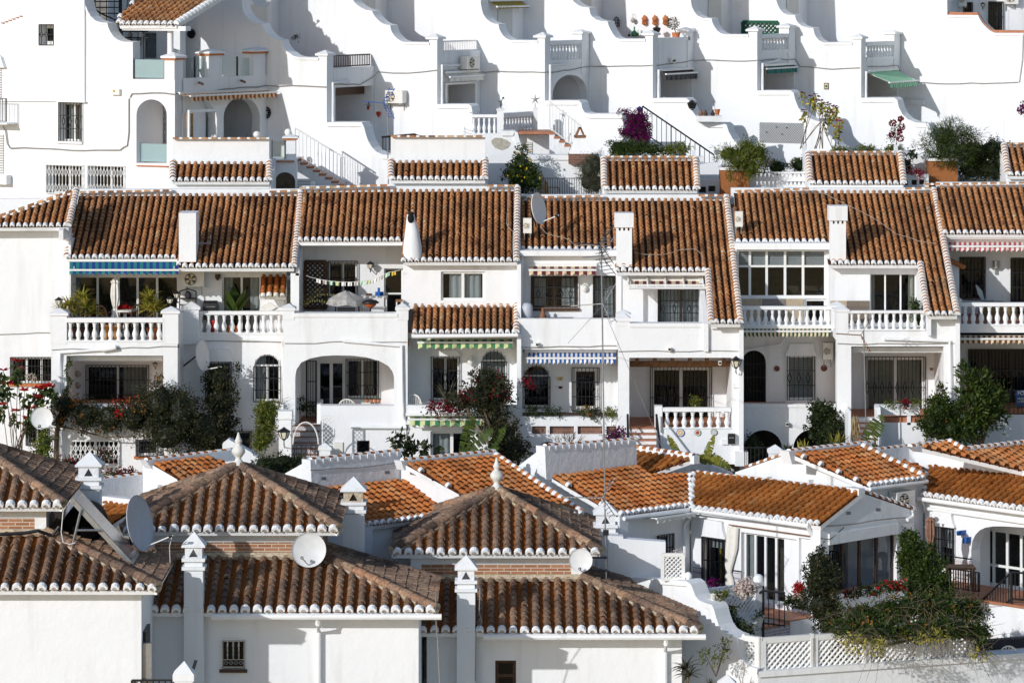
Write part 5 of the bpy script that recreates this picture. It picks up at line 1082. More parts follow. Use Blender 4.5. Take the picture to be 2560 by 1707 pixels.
for lab, x, y, Y in (('small iron bird figure on the left post of the landing', 1252, 270, 110.05), ('small white star figure on the right post of the landing', 1338, 268, 111.5)):
 mb = MB(); p = P(x, y, Y)
 if 'bird' in lab: mb.tube([p, p + V((0, 0, .08)), p + V((.02, 0, .2)), p + V((.06, 0, .27))], .02, 6, r2=.012); mb.tube([p + V((.0, 0, .16)), p + V((-.09, 0, .2))], .018, 5, r2=.004); mb.ball(p + V((.07, 0, .28)), .03); solo('figurine', mb, 'iron', lab, 'figurine', 'garden ornaments')
 else:
  mb.tube([p, p + V((0, 0, .12))], .012, 5)
  for i in range(5): a = math.pi / 2 + i * 2 * math.pi / 5; mb.tube([p + V((0, 0, .22)), p + V((.16 * math.cos(a), 0, .22 + .16 * math.sin(a)))], .03, 5, r2=.004)
  solo('figurine', mb, 'grey_metal', lab, 'figurine', 'garden ornaments')
gc = thing('barbecue_chimney', 'white tapered garden barbecue chimney with a brown tile hood and brick base', 'chimney', P(1455, 395, 107.2))
a = P(1423, 385, 107.2); b = P(1481, 385, 107.2); tz = P(0, 345, 107.2).z; mb = MB(); x0, x1 = P(1438, 0, 107.2).x, P(1463, 0, 107.2).x
mb.hexa([a, b, b + V((0, .6, 0)), a + V((0, .6, 0)), V((x0, 107.35, tz)), V((x1, 107.35, tz)), V((x1, 107.7, tz)), V((x0, 107.7, tz))]); mb.build('hood', 'plaster', gc)
mb = MB(); mb.wbox(a.x - .02, b.x + .02, 107.18, 107.82, a.z - .28, a.z - .003); mb.build('base', 'brown_brick', gc)
mb = MB(); mb.wbox(x0 - .03, x1 + .03, 107.3, 107.75, tz + .003, tz + .05); mb.hexa([V((x0, 107.32, tz + .05)), V((x0 + .06, 107.32, tz + .05)), V((x0 + .06, 107.72, tz + .05)), V((x0, 107.72, tz + .05)), V(((x0 + x1) / 2 - .04, 107.32, tz + .28)), V(((x0 + x1) / 2 + .02, 107.32, tz + .28)), V(((x0 + x1) / 2 + .02, 107.72, tz + .28)), V(((x0 + x1) / 2 - .04, 107.72, tz + .28))]); mb.hexa([V((x1 - .06, 107.32, tz + .05)), V((x1, 107.32, tz + .05)), V((x1, 107.72, tz + .05)), V((x1 - .06, 107.72, tz + .05)), V(((x0 + x1) / 2 - .02, 107.32, tz + .28)), V(((x0 + x1) / 2 + .04, 107.32, tz + .28)), V(((x0 + x1) / 2 + .04, 107.72, tz + .28)), V(((x0 + x1) / 2 - .02, 107.72, tz + .28))]); mb.build('cowl', 'rust', gc)
def planter(label, x0, y0, x1, y1, Y, mat='render_brown'):
 t = thing('planter', label, 'planter', P((x0 + x1) / 2, y1, Y), 'brown rendered planters'); pblock(t, 'box', mat, Fr(Y), x0, y0 + 7, x1, y1, -.9, 0); pblock(t, 'rim', 'trim', Fr(Y), x0 - 2, y0, x1 + 3, y0 + 6.8, -.94, .04); pblock(t, 'soil', 'soil', Fr(Y), x0 + 4, y0 - 1, x1 - 4, y0 + 5, -.8, -.1); return t
planter('brown rendered planter under feathery shrubs left of the white breeze block screen', 1802, 419, 1872, 520, 105.2); planter('brown rendered planter under the drooping willowy shrub at the right', 2323, 396, 2394, 505, 105.4)
bs = thing('breeze_block_screen', 'white breeze block screen between the brown planter and the tiled stair tower', 'screen wall', P(1950, 480, 105.6))
f = Fr(105.6); mb = MB()
for y in (432, 452, 472): mb.pbox(f, 1874, y - 2, 2026, y + 2, -.12, 0)
mb.pbox(f, 1873, 436, 1887, 478, -.16, .02)
for r_ in range(2):
 for i in range(14):
  x = 1888 + i * 10; y = 434 + r_ * 20
  for s_ in (0, 1): mb.bar(f.px(x + (10 if s_ else 0), y, -.05), f.px(x + 5, y + 18, -.05), .035)
  mb.bar(f.px(x, y, -.05), f.px(x, y + 18, -.05), .03)
mb.build('blocks', 'trim', bs); pblock(bs, 'backing', 'plaster', f, 1874, 478, 2026, 520, -.3, -.0)
gwall('low white garden wall behind the small potted climber at the right', [(2255, 391), (2323, 391), (2323, 560), (2255, 560)], 106.2)
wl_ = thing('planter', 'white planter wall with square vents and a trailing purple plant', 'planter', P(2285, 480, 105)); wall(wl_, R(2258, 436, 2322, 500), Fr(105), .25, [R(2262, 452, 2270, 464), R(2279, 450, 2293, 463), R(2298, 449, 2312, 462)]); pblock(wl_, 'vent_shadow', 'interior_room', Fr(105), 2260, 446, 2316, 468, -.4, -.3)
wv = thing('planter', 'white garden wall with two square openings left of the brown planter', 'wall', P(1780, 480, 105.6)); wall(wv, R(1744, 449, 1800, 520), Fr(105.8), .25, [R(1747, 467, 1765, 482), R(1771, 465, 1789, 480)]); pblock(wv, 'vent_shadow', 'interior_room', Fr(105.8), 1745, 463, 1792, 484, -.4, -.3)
gwall('white garden wall behind the feathery shrubs and clipped hedges', [(1745, 412), (1800, 404), (1803, 420), (2030, 420), (2030, 560), (1745, 560)], 107.6)
gwall('low white parapet behind the dark hedge at the right', [(2380, 446), (2540, 446), (2540, 520), (2380, 520)], 106.4, mat='plaster')
gwall('white retaining wall below the clipped hedge left of the deep tiled stair tower', [(1500, 392), (1760, 392), (1760, 560), (1500, 560)], 108.5)
fence = thing('iron_fence', 'black iron fence beside the lemon tree with a rattan chair behind it', 'fence', P(1375, 492, 106.2)); grille(fence, 1276, 446, 1505, 493, Fr(106.2), nv=38, ndia=0, off=0, nh=0, name='bars')
fence = thing('iron_fence', 'short black iron railing on the curved wall left of the antenna mast', 'fence', P(975, 375, 108.4)); grille(fence, 956, 344, 975, 374, Fr(108.3), nv=4, ndia=0, off=0, nh=0, name='bars')
mb = MB(); mb.tube([P(955, 343, 108.3), P(1035, 336, 107.6), P(1052, 342, 107.6)], .03, 6); mb.build('handrail', 'iron', fence)
mb = MB(); ys = [(30, -16), (60, -3), (79, 1.5), (88, 3), (94, 6), (96, 7.4), (101, 8.2), (104, 13), (108, 14.2), (112, 14.6), (134, 15.4), (150, 20), (170, 26), (400, 60), (1500, 90)]
xs = [-900, -200, -260, -30, -20, -10, -5, 0, 5, 10, 20, 30, 60, 200, 900]
mb.grid([[V((x, y, z + (.0 if abs(x) < 40 else .0) - CZ * 0)) for x in xs] for y, z in ys])
o = mb.build('hillside', 'hill'); o['kind'] = 'structure'
BA, BB = V((.7071, -.7071)), V((.7071, .7071)); NA = (-.7071, .7071)
BG = 'low orange roofed bungalows'
NEW = dict(pitch=.2, r=.07, expo=.2, kind=('tile_new', 'pan_new')); GOLD = dict(pitch=.2, r=.07, expo=.22, kind=('tile_gold', 'pan_new'))
def bung(label, x, y, Y): return house(label, x, y, Y, 'bungalow', BG)
def rightroof(h, poly, org, deg=24, **k):    # faces right and towards us
 return roofpx(h, poly, org, BB, NA, deg, **{**NEW, **k})
def leftroof(h, poly, org, deg=24, **k):     # faces left and towards us
 return roofpx(h, poly, org, BA, BB, deg, **{**GOLD, **k})
def onp(p3, x, y): return onplane(*p3, x, y)
def caps(h, pl, pts, r=.075, ex=.24, o=-.12, band=.42, kind=('tile_new', 'trim'), **k):
 for i in range(len(pts) - 1): caprow(h, pl.px(*pts[i], o), pl.px(*pts[i + 1], o), r, ex, kind, band, name='wall_cap', fl=.75, **k)
def airvent(h, pl, x, y, w=12, hh=8):
 mb = MB()
 for i in range(5):
  for j in range(3): mb.pbox(pl, x + i * w / 5, y + j * hh / 3, x + i * w / 5 + 1.5, y + j * hh / 3 + 1.6, .002, .006)
 return mb.build('air_vent', 'interior', h)
q5 = P(2050, 1312, 90); LF5, RF5 = Pl(q5.xy, BA), Pl(q5.xy, BB); q4 = hit(LF5, 1728); RF4 = Pl(q4, BB)
b5 = bung('bungalow with white folding doors, a glazed gable end and golden brown roof tiles', 1950, 1520, 91)
L5, R5, R4 = LF5.sh(-.22), RF5.sh(-.05), RF4.sh(-.22)
g0, g1 = RF5.uv(2050, 1312), RF5.uv(2155, 1228); d5 = math.degrees(math.atan2(g1[1] - g0[1], g1[0] - g0[0]))
r5, p5 = leftroof(b5, [(2050, 1312), (2154, 1230), (1733, 1183), (1729, 1272)], (2050, 1312, 90), d5)
w1 = win(b5, 1757, 1342, 1811, 1462, L5, 1, 'brown_frame', gr=dict(nv=6, ndia=0, nh=1, w=.022, off=.12), curt='gold_cloth', cpat=((.42, .55),), hood=(1340, 1304, 8), shut=.8)
w2 = win(b5, 1853, 1329, 1991, 1517, L5, 5, fw=.055, depth=.12, xs=(1880, 1905, 1932, 1958), name='folding_door', curt='curtain', cpat=((.01, .08),), room='interior_room')
w3 = win(b5, 1997, 1343, 2029, 1500, L5, 1, 'brown_frame', fw=.06, name='side_window', glassm='glass_dark')
wall(b5, [(1728, 1268), (2046, 1312), (2046, 1640), (1728, 1640)], L5, .3, [w1, w2, w3])
dd = pblock(b5, 'tile_dado', 'azulejo', L5, 1731, 1421, 1754, 1470, .003, .02); pblock(b5, 'tile_dado', 'azulejo', L5, 1813, 1427, 1852, 1480, .003, .02)
pblock(b5, 'dado_edge', 'iron', L5, 1731, 1417, 1754, 1421, .003, .03); pblock(b5, 'dado_edge', 'iron', L5, 1813, 1424, 1852, 1427, .003, .03)
pipe(b5, [LF5.px(1724, 1273, .06), LF5.px(2022, 1315, .06)], .055, name='gutter'); pipe(b5, [LF5.px(2020, 1318, .04), L5.px(2035, 1345, .06), L5.px(2035, 1480, .06)], .05)
v1 = win(b5, 2072, 1352, 2242, 1466, R5, 4, 'brown_frame', fw=.06, depth=.1, room='plaster', name='glazed_gable')
wall(b5, [(2051, 1316), (2155, 1232), (2285, 1277), (2285, 1640), (2051, 1640)], R5, .3, [v1])
mb = MB(); a, b = R5.uv(2070, 1334), R5.uv(2243, 1318); mb.box(R5, a[0], a[1] - .26, b[0], a[1], .004, .05); mb.build('awning_box', 'trim', b5)
caps(b5, R5, [(2056, 1308), (2154, 1229)], .085); caps(b5, R5, [(2157, 1229), (2284, 1272)], .085)
mb = MB(); mb.pbox(R5, 2147, 1222, 2162, 1245, -.3, .06); mb.build('ridge_pier', 'trim', b5)
airvent(b5, R5, 2116, 1279); airvent(b5, R5, 2190, 1270)
caps(b5, Pl(onp(p5, 2140, 1226).xy, BA), [(1733, 1180), (2146, 1228)], .085)
pipe(b5, [R5.px(2282, 1275, .12), R5.px(2282, 1290, .12), R5.px(2268, 1299, .12)], .045); cable('white cable looped across the glazed gable wall', [R5.px(2056, 1317, .03), R5.px(2110, 1313, .03), R5.px(2180, 1302, .03), R5.px(2264, 1293, .03)], .014, 'cable')
cable('thin black cable sagging over the glazed gable window', [L5.px(2040, 1326, .03), R5.px(2055, 1345, .03), R5.px(2075, 1349, .05), R5.px(2110, 1318, .03)], .01, 'iron')
q = onp(p5, 1733, 1183)
r4, p4 = rightroof(b5, [(1545, 1288), (1727, 1264), (1724, 1186), (1630, 1188), (1592, 1166), (1378, 1192)], (1727, 1264, q4.y), 23)
w4 = win(b5, 1644, 1340, 1683, 1430, R4, 1, gr=dict(nv=6, ndia=0), shut=.86)
wall(b5, [(1552, 1292), (1724, 1268), (1724, 1620), (1552, 1620)], R4, .3, [w4])
pipe(b5, [RF4.px(1560, 1296, .06), RF4.px(1722, 1274, .06)], .055, name='gutter'); pipe(b5, [R4.px(1724, 1277, .12), R4.px(1722, 1300, .1), R4.px(1712, 1312, .06), R4.px(1711, 1430, .06)], .04)
S4 = Pl(onp(p4, 1545, 1288).xy, BA)
mb = MB(); mb.pprism(S4, [[(1272, 1182), (1360, 1116), (1370, 1118), (1370, 1194), (1549, 1290), (1549, 1520), (1272, 1520)]], -.3, 0); mb.build('end_wall', 'plaster', b5)
u4 = Pl(onp(p4, 1378, 1192).xy, BB); uw = u4.sh(.02)
wall(b5, [(1362, 1116), (1591, 1099), (1592, 1170), (1366, 1200)], uw, .3, mat='plaster_old', name='upper_wall'); caps(b5, uw, [(1362, 1114), (1591, 1098)], .07, .26, -.15)
for i in range(13): x = 1374 + i * 16.5; cable_ = MB(); cable_.tube([uw.px(x, 1115 - i * 1.15, .02), uw.px(x + uni(-1, 1), 1123 + uni(0, 6) - i * 1.1, .02)], .02, 5, r2=.006); cable_.build('mortar_drip', 'trim', b5)
b6 = bung('small bungalow roof in shade behind the grey white parapet left of the bent palm leaf', 1660, 1190, 95)
Y6 = onp(p4, 1622, 1183).y + .55
r6, p6 = leftroof(b6, [(1591, 1128), (1611, 1131), (1728, 1148), (1624, 1184), (1591, 1174)], (1624, 1186, Y6), 24, caps=False)
g6 = Pl(onp(p6, 1624, 1184).xy, BB).sh(.06); wall(b6, [(1626, 1188), (1735, 1140), (1832, 1180), (1832, 1215), (1626, 1215)], g6, .25, mat='plaster_old'); caps(b6, g6, [(1632, 1182), (1735, 1138)], .08); caps(b6, g6, [(1738, 1139), (1830, 1177)], .07)
k6 = Pl(onp(p6, 1728, 1148).xy, BA); wall(b6, [(1585, 1120), (1735, 1140), (1735, 1160), (1585, 1140)], k6, .2, name='ridge_wall'); caps(b6, k6, [(1592, 1118), (1735, 1138)], .08); caps(b6, k6.sh(-.2), [(1463, 1110), (1590, 1120)], .08); wall(b6, [(1463, 1112), (1590, 1121), (1590, 1140), (1463, 1140)], k6.sh(-.2), .2, name='ridge_wall')
rightroof(b6, [(1446, 1131), (1478, 1114), (1530, 1124), (1500, 1150), (1450, 1150)], (1500, 1150, Y6 + .4), 24, caps=False)
q8 = P(2308, 1240, 93.6); LF8 = Pl(q8.xy, BA); RF7 = Pl(q8.xy, BB); L8, R7 = LF8.sh(-.22), RF7.sh(-.22)
b8 = bung('bungalow with an arched glazed porch under a golden brown roof at the right border', 2460, 1500, 92)
r8, p8 = leftroof(b8, [(2309, 1239), (2640, 1287), (2640, 1204), (2560, 1194), (2318, 1166)], (2308, 1240, 93.6), 23)
ar = [(2428, 1500), (2428, 1375), (2431, 1352), (2438, 1337), (2449, 1325), (2464, 1318), (2483, 1315), (2510, 1315), (2560, 1318), (2640, 1325), (2640, 1500)]
w1 = win(b8, 2338, 1312, 2384, 1420, L8, 1, gr=dict(nv=7, ndia=0), hood=(1311, 1282, 7), shut=.45)
wall(b8, [(2312, 1244), (2660, 1292), (2660, 1640), (2312, 1640)], L8, .35, [w1, ar])
pb = L8.sh(-1.1); w2 = win(b8, 2446, 1318, 2640, 1486, pb, 4, fw=.06, hz=(1408,), xs=(2480, 2514, 2549), depth=.06, name='glazed_porch', room='interior_room')
wall(b8, R(2420, 1300, 2660, 1520), pb, .2, [w2], name='porch_wall'); mb = MB(); mb.pbox(L8, 2418, 1318, 2428, 1520, -1.1, -.36); mb.build('porch_side', 'plaster', b8)
pblock(b8, 'tile_dado', 'azulejo_dark', L8, 2386, 1396, 2427, 1470, .003, .02); pblock(b8, 'dado_edge', 'iron', L8, 2386, 1393, 2427, 1396, .003, .03)
pipe(b8, [LF8.px(2294, 1246, .07), LF8.px(2640, 1294, .07)], .055, name='gutter'); pipe(b8, [R7.px(2306, 1250, .2), L8.px(2312, 1270, .07), L8.px(2560, 1306, .07), L8.px(2640, 1317, .07)], .045)
r7, p7 = rightroof(b8, [(2172, 1216), (2311, 1196), (2152, 1119), (1986, 1136)], (2311, 1196, q8.y), 23)
n7 = p7[1].cross(p7[2]); caprow(b8, onp(p7, 2311, 1196) + n7 * .05, onp(p7, 2153, 1118) + n7 * .05, .085, .2, ('tile_new', 'trim'), .5, up=n7)
wall(b8, [(2120, 1222), (2308, 1202), (2308, 1560), (2120, 1560)], R7, .3)
pipe(b8, [RF7.px(2174, 1222, .06), RF7.px(2318, 1203, .06)], .05, name='gutter')
s7 = Pl(onp(p7, 2172, 1216).xy, BA).sh(-.06); wall(b8, [(1838, 1180), (1980, 1131), (2172, 1217), (2172, 1270), (1838, 1230)], s7, .3, name='end_wall')
caps(b8, s7, [(1866, 1168), (1978, 1129)], .07, .26)
u7 = Pl(onp(p7, 1986, 1136).xy, BB); wall(b8, [(1972, 1128), (2180, 1106), (2180, 1160), (1980, 1160)], u7, .3, name='ridge_wall'); caps(b8, u7, [(1972, 1127), (2180, 1105)], .075, .26)
airvent(b8, s7, 1918, 1191); airvent(b8, s7, 2022, 1199)
p10 = rightroof(b8, [(2243, 1158), (2262, 1152), (2306, 1172), (2304, 1192)], (2304, 1192, q8.y + .6), 23, caps=False)
S9 = Pl(onp(p8, 2318, 1166).xy, BA).sh(-.02)
b9 = bung('bungalow roof of pale orange tiles farthest right below the blue sign', 2450, 1180, 96)
wall(b9, [(2270, 1121), (2302, 1115), (2640, 1196), (2640, 1260), (2270, 1200)], S9, .3, name='end_wall')
c9 = hit(S9, 2560); r9, p9 = rightroof(b9, [(2306, 1118), (2368, 1106), (2414, 1132), (2640, 1106), (2640, 1195), (2560, 1177)], (2560, 1177, c9.y), 23, caps=False, tone=(.3, 1))
u9 = Pl(onp(p9, 2306, 1118).xy, BB); wall(b9, [(2170, 1128), (2272, 1117), (2272, 1170), (2170, 1190)], Pl(hit(S9, 2272), BB), .3, mat='plaster_old', name='side_wall'); caps(b9, Pl(hit(S9, 2272), BB), [(2165, 1126), (2275, 1114)], .07, .26)
caps(b9, u9, [(2275, 1115), (2374, 1103)], .08, .26); wall(b9, [(2280, 1117), (2374, 1105), (2374, 1125), (2300, 1130)], u9.sh(-.02), .2, name='ridge_wall')
k9 = Pl(onp(p9, 2414, 1132).xy, BB); caps(b9, k9, [(2412, 1122), (2640, 1096)], .085, .26); wall(b9, [(2410, 1124), (2640, 1098), (2640, 1130), (2410, 1150)], k9.sh(-.02), .2, name='ridge_wall')
n9 = p9[1].cross(p9[2]); caprow(b9, onp(p9, 2414, 1130) + n9 * .05, onp(p9, 2370, 1107) + n9 * .05, .08, .2, ('tile_new', 'trim'), .5, up=n9)
b3 = bung('bungalow with a long orange roof running down behind the right hip roof', 1200, 1350, 92)
r3, p3b = rightroof(b3, [(1016, 1160), (1236, 1141), (1456, 1286), (1300, 1306), (1150, 1234)], (1456, 1286, 90.2), 23)
S3 = Pl(onp(p3b, 1150, 1234).xy, BA).sh(-.02); wall(b3, [(1003, 1178), (1008, 1160), (1020, 1160), (1152, 1236), (1300, 1308), (1300, 1440), (1003, 1330)], S3, .3, name='end_wall')
u3 = Pl(onp(p3b, 1016, 1160).xy, BB); wall(b3, [(1003, 1152), (1236, 1130), (1236, 1160), (1010, 1175)], u3.sh(-.02), .25, name='ridge_wall'); caps(b3, u3, [(1005, 1150), (1236, 1128)], .07, .26)
n3 = p3b[1].cross(p3b[2]); caprow(b3, onp(p3b, 1456, 1286) + n3 * .05, onp(p3b, 1237, 1141) + n3 * .05, .08, .2, ('tile_new', 'trim'), .5, up=n3)
b2 = bung('bungalow with a mossy orange roof behind the smoke stained chimney', 900, 1420, 89)
r2b, p2b = rightroof(b2, [(780, 1224), (1003, 1201), (1101, 1268), (1101, 1290), (906, 1315)], (906, 1315, 87.8), 23, tone=(.1, .95))
u2 = Pl(onp(p2b, 780, 1224).xy, BB).sh(.02); wall(b2, [(776, 1150), (1003, 1128), (1003, 1210), (780, 1234)], u2, .3, mat='plaster_old', name='upper_wall'); caps(b2, u2, [(776, 1148), (1004, 1126)], .07, .26, -.15)
for i in range(12): x = 790 + i * 18.5; cable_ = MB(); cable_.tube([u2.px(x, 1148 - i * 1.8, .02), u2.px(x, 1156 + uni(0, 7) - i * 1.8, .02)], .02, 5, r2=.006); cable_.build('mortar_drip', 'trim', b2)
airvent(b2, u2, 804, 1192); airvent(b2, u2, 963, 1177); cable('thin cable crossing the shaded bungalow wall below the tiled steps', [u2.px(776, 1173, .02), u2.px(900, 1168, .02), u2.px(1003, 1155, .02)], .012)
S2 = Pl(onp(p2b, 906, 1315).xy, BA).sh(-.02); wall(b2, [(620, 1240), (700, 1190), (768, 1152), (783, 1150), (783, 1224), (908, 1317), (908, 1500), (620, 1480)], S2, .3, name='end_wall')
rw = Pl(onp(p2b, 906, 1315).xy, BB).sh(-.22); w_ = win(b2, 820, 1385, 846, 1420, rw, 1); wall(b2, [(780, 1340), (1110, 1296), (1110, 1560), (780, 1560)], rw, .3, name='wall')
b1 = bung('bungalow corner with a short orange roof behind the left hip roof', 480, 1250, 90)
r1b, p1b = rightroof(b1, [(383, 1160), (526, 1143), (620, 1190), (620, 1215), (490, 1222)], (490, 1222, 88.6), 23, caps=False)
S1 = Pl(onp(p1b, 490, 1222).xy, BA).sh(-.02); wall(b1, [(357, 1160), (362, 1150), (380, 1150), (384, 1162), (500, 1226), (500, 1400), (357, 1400)], S1, .3, name='end_wall'); airvent(b1, S1, 394, 1212)
u1 = Pl(onp(p1b, 383, 1160).xy, BB); wall(b1, [(365, 1151), (526, 1132), (600, 1122), (600, 1150), (380, 1172)], u1.sh(-.02), .25, name='ridge_wall'); caps(b1, u1, [(365, 1149), (526, 1131), (598, 1122)], .07, .26)
c1 = hit(S1, 358); cw = Pl(c1, BB).sh(.0); wall(b1, [(130, 1212), (215, 1203), (360, 1186), (360, 1290), (130, 1330)], cw, .3, mat='plaster_old', name='courtyard_wall'); caps(b1, cw, [(130, 1210), (215, 1201), (300, 1194), (360, 1184)], .085, .26, -.15); airvent(b1, cw, 172, 1236)
r0, p0 = rightroof(b1, [(118, 1240), (160, 1256), (215, 1310), (215, 1360), (118, 1360)], (118, 1370, 87.4), 23, caps=False)
n0 = p0[1].cross(p0[2]); caprow(b1, onp(p0, 172, 1258) + n0 * .05, onp(p0, 132, 1238) + n0 * .05, .09, .2, ('tile_new', 'trim'), .5, up=n0)
r0b, p0b = leftroof(b1, [(262, 1256), (330, 1262), (330, 1276), (262, 1320)], (262, 1320, 87.2), 23, caps=False)
wall(b1, [(255, 1240), (345, 1250), (345, 1266), (255, 1262)], Pl(onp(p0b, 262, 1256).xy, BA).sh(.03), .25, name='ridge_wall')
gw2 = thing('garden_wall', 'white sloping garden wall right of the hedge below the tiled steps', 'wall', P(700, 1230, 90.5), 'white garden walls'); wall(gw2, [(640, 1250), (640, 1230), (776, 1154), (776, 1250)], Pl(P(776, 1200, 90.6).xy, BA), .25)
gw3 = thing('garden_wall', 'sloping white stair wall beside the finial of the left hip roof', 'wall', P(600, 1140, 93), 'white garden walls'); wall(gw3, [(556, 1110), (572, 1098), (645, 1140), (645, 1180), (556, 1180)], Fr(93.5), .4)
tr = thing('terrace', 'tiled terrace with a short flight of steps before the white folding doors', 'terrace', P(1900, 1600, 88.5))
tz = L5.sh(.1).px(1900, 1520).z
mb = MB(); T = L5; a, b = T.uv(1728, 1500)[0], T.uv(2046, 1500)[0]; mb.box(T, a, tz - 3, b, tz, .004, 1.0); mb.build('terrace_base', 'plaster', tr); mb = MB(); mb.box(T, a, tz + .003, b, tz + .03, .004, 1.03); mb.build('paving', 'floor_tile', tr)
st = T.sh(1.0); u = st.sh(.5).uv(2005, 1520)[0]
for i in range(5):
 z = tz - .02 - i * .19; mb = MB(); o = i * .3
 mb.box(st, u - 1.1 - o, z - 2.5, u - .8 - o, z - .05, .004, .95); mb.build('step', 'azulejo', tr); mb = MB(); mb.box(st, u - 1.13 - o, z - .047, u - .8 - o, z, .004, .97); mb.build('step_tread', 'floor_tile', tr)
rl = thing('stair_railing', 'black wrought iron stair railing before the white folding doors', 'railing', st.p(u - 2, tz - 1, 1)); mb = MB(); s2 = st.sh(1.0)
p0_, p1_ = s2.p(u - .75, tz + .85), s2.p(u - 2.5, tz - .2); pe = s2.p(u - .1, tz + .87)
mb.tube([pe, p0_, p1_], .03, 6); mb.tube([pe - V((0, 0, .75)), p0_ - V((0, 0, .75)), p1_ - V((0, 0, .75))], .02, 6)
for i in range(12): p = p0_.lerp(p1_, i / 11); mb.tube([p, p - V((0, 0, .75 if i % 11 else 1.1))], .012 if i % 11 else .03, 5)
for i in range(4): p = pe.lerp(p0_, i / 4); mb.tube([p, p - V((0, 0, .8))], .013, 5)
mb.build('rails', 'iron', rl)
pc = LF5.sh(1.9)
sw = thing('garden_wall', 'white swooping garden wall with two stone balls at the lower right', 'wall', P(1740, 1690, 86), 'white garden walls')
SW = Pl(P(1845, 1620, 85.6).xy, BA); swp = [(1560, 1442), (1640, 1446), (1716, 1452), (1727, 1460), (1733, 1474), (1738, 1488), (1747, 1499), (1762, 1506), (1779, 1511), (1785, 1522), (1790, 1542), (1797, 1562), (1808, 1577), (1823, 1586), (1838, 1591), (1842, 1604), (1846, 1626), (1855, 1648), (1870, 1663), (1894, 1671)]
wall(sw, swp + [(1894, 1800), (1560, 1800)], SW, .4); coping(sw, swp[1:], SW, 13, .06)
mb = MB(); mb.ball(SW.px(1721, 1449, -.2) + V((0, 0, .1)), .085, 0, .5, 14, 10); mb.lathe(SW.px(1721, 1452, -.2), [(.04, -.03), (.07, 0), (.04, .05)], 10); mb.build('stone_ball', 'trim', sw, True)
lf = thing('lattice_parapet', 'white perforated parapet with a ball topped post before the grilled window', 'parapet', P(1820, 1530, 88)); LP = Pl(L5.px(1894, 1500, 1.95).xy, (.8, .6))
lattice(lf, 1738, 1490, 1893, 1545, LP, .085, .035, 0, 'trim', True, 'lattice_panel', .06); pblock(lf, 'coping', 'trim', LP, 1736, 1477, 1893, 1488, -.1, .06); pblock(lf, 'base', 'plaster', LP, 1736, 1546, 1893, 1640, -.1, .02)
pblock(lf, 'post', 'plaster', LP, 1889, 1462, 1906, 1600, -.15, .12); pblock(lf, 'post_cap', 'trim', LP, 1885, 1457, 1910, 1463, -.2, .16); mb = MB(); mb.ball(LP.px(1896, 1448, 0), .13, 0, .5, 16, 10); mb.build('stone_ball', 'trim', lf, True)
FW = Pl(P(1900, 1690, 85.2).xy, (.93, .37)); fw_ = thing('garden_wall', 'long white retaining wall under the lattice fence at the lower right', 'wall', FW.px(2200, 1700), 'white garden walls')
wall(fw_, [(1896, 1690), (2640, 1634), (2640, 1800), (1896, 1800)], FW, .3); coping(fw_, [(1896, 1678), (2640, 1626)], FW.sh(.02), 14, .04)
fc = thing('lattice_fence', 'white wooden lattice fence of six panels overgrown by the sprawling vine', 'fence', FW.px(2150, 1680)); FF = FW.sh(-.1)
xsp = [1903, 2033, 2165, 2296, 2430]
for i in range(4):
 x0, x1 = xsp[i], xsp[i + 1]; yt0 = 1600 - (x0 - 1903) * .062; yb0 = 1680 - (x0 - 1903) * .062; lattice(fc, x0 + 3, yt0, x1 - 3, yb0 - (x1 - x0) * .0, FF, .1, .045, 0, 'white_metal', True, 'lattice_panel', .03)
for x in xsp + [1900]: pblock(fc, 'post', 'white_metal', FF, x - 3, 1592 - (x - 1903) * .062, x + 3, 1682 - (x - 1903) * .066, -.06, .06)
FL = Pl(FF.px(1898, 1640).xy, BA); lattice(fc, 1858, 1592, 1896, 1668, FL, .1, .045, 0, 'white_metal', True, 'lattice_panel', .03); pblock(fc, 'post', 'white_metal', FL, 1856, 1583, 1861, 1655, -.05, .05)
rt = thing('terrace', 'raised brown tiled terrace with a white base and black railing at the right', 'terrace', P(2480, 1560, 90)); T8 = L8.sh(.05); tz8 = T8.sh(1.2).px(2480, 1497).z
mb = MB(); a, b = T8.uv(2300, 1500)[0], T8.uv(2700, 1500)[0]; mb.box(T8, a, tz8 - 4, b, tz8, .0, 1.7); mb.build('terrace_base', 'plaster', rt); mb = MB(); mb.box(T8, a - .03, tz8 + .003, b, tz8 + .06, .0, 1.75); mb.build('paving', 'floor_tile', rt)
rr8 = T8.sh(1.65); grille(rt, 2375, 1420, 2449, 1478, rr8, nv=12, ndia=0, off=0, nh=0, w=.022, name='railing')
mb = MB(); pa, pb_ = rr8.px(2528, 1430), rr8.px(2455, 1500); pc_ = rr8.px(2640, 1436)
for dz in (0, .62): mb.tube([pc_ - V((0, 0, dz)), pa - V((0, 0, dz)), pb_ - V((0, 0, dz))], .026, 6)
for i in range(12): p = pa.lerp(pb_, i / 11); mb.tube([p, p - V((0, 0, .62 if i else 1.1))], .013 if i else .035, 5)
for i in range(12): p = pa.lerp(pc_, i / 11); mb.tube([p, p - V((0, 0, .62))], .013, 5)
mb.build('stair_railing', 'iron', rt)
az = thing('tiled_parapet', 'low blue and white tiled parapet behind the white plastic chair', 'parapet', P(2510, 1640, 87)); AZP = Pl(FW.px(2460, 1620, -1.0).xy, (.93, .37)); pblock(az, 'wall', 'azulejo_dark', AZP, 2445, 1610, 2660, 1660, -.2, 0); pblock(az, 'coping', 'slate_cloth', AZP, 2445, 1603, 2660, 1610, -.22, .03)
FG = 'hip roofed houses in the foreground'
GREY = dict(kind=('tile_grey', 'pan_red'), pitch=.245, r=.082, expo=.25, capw=.07)
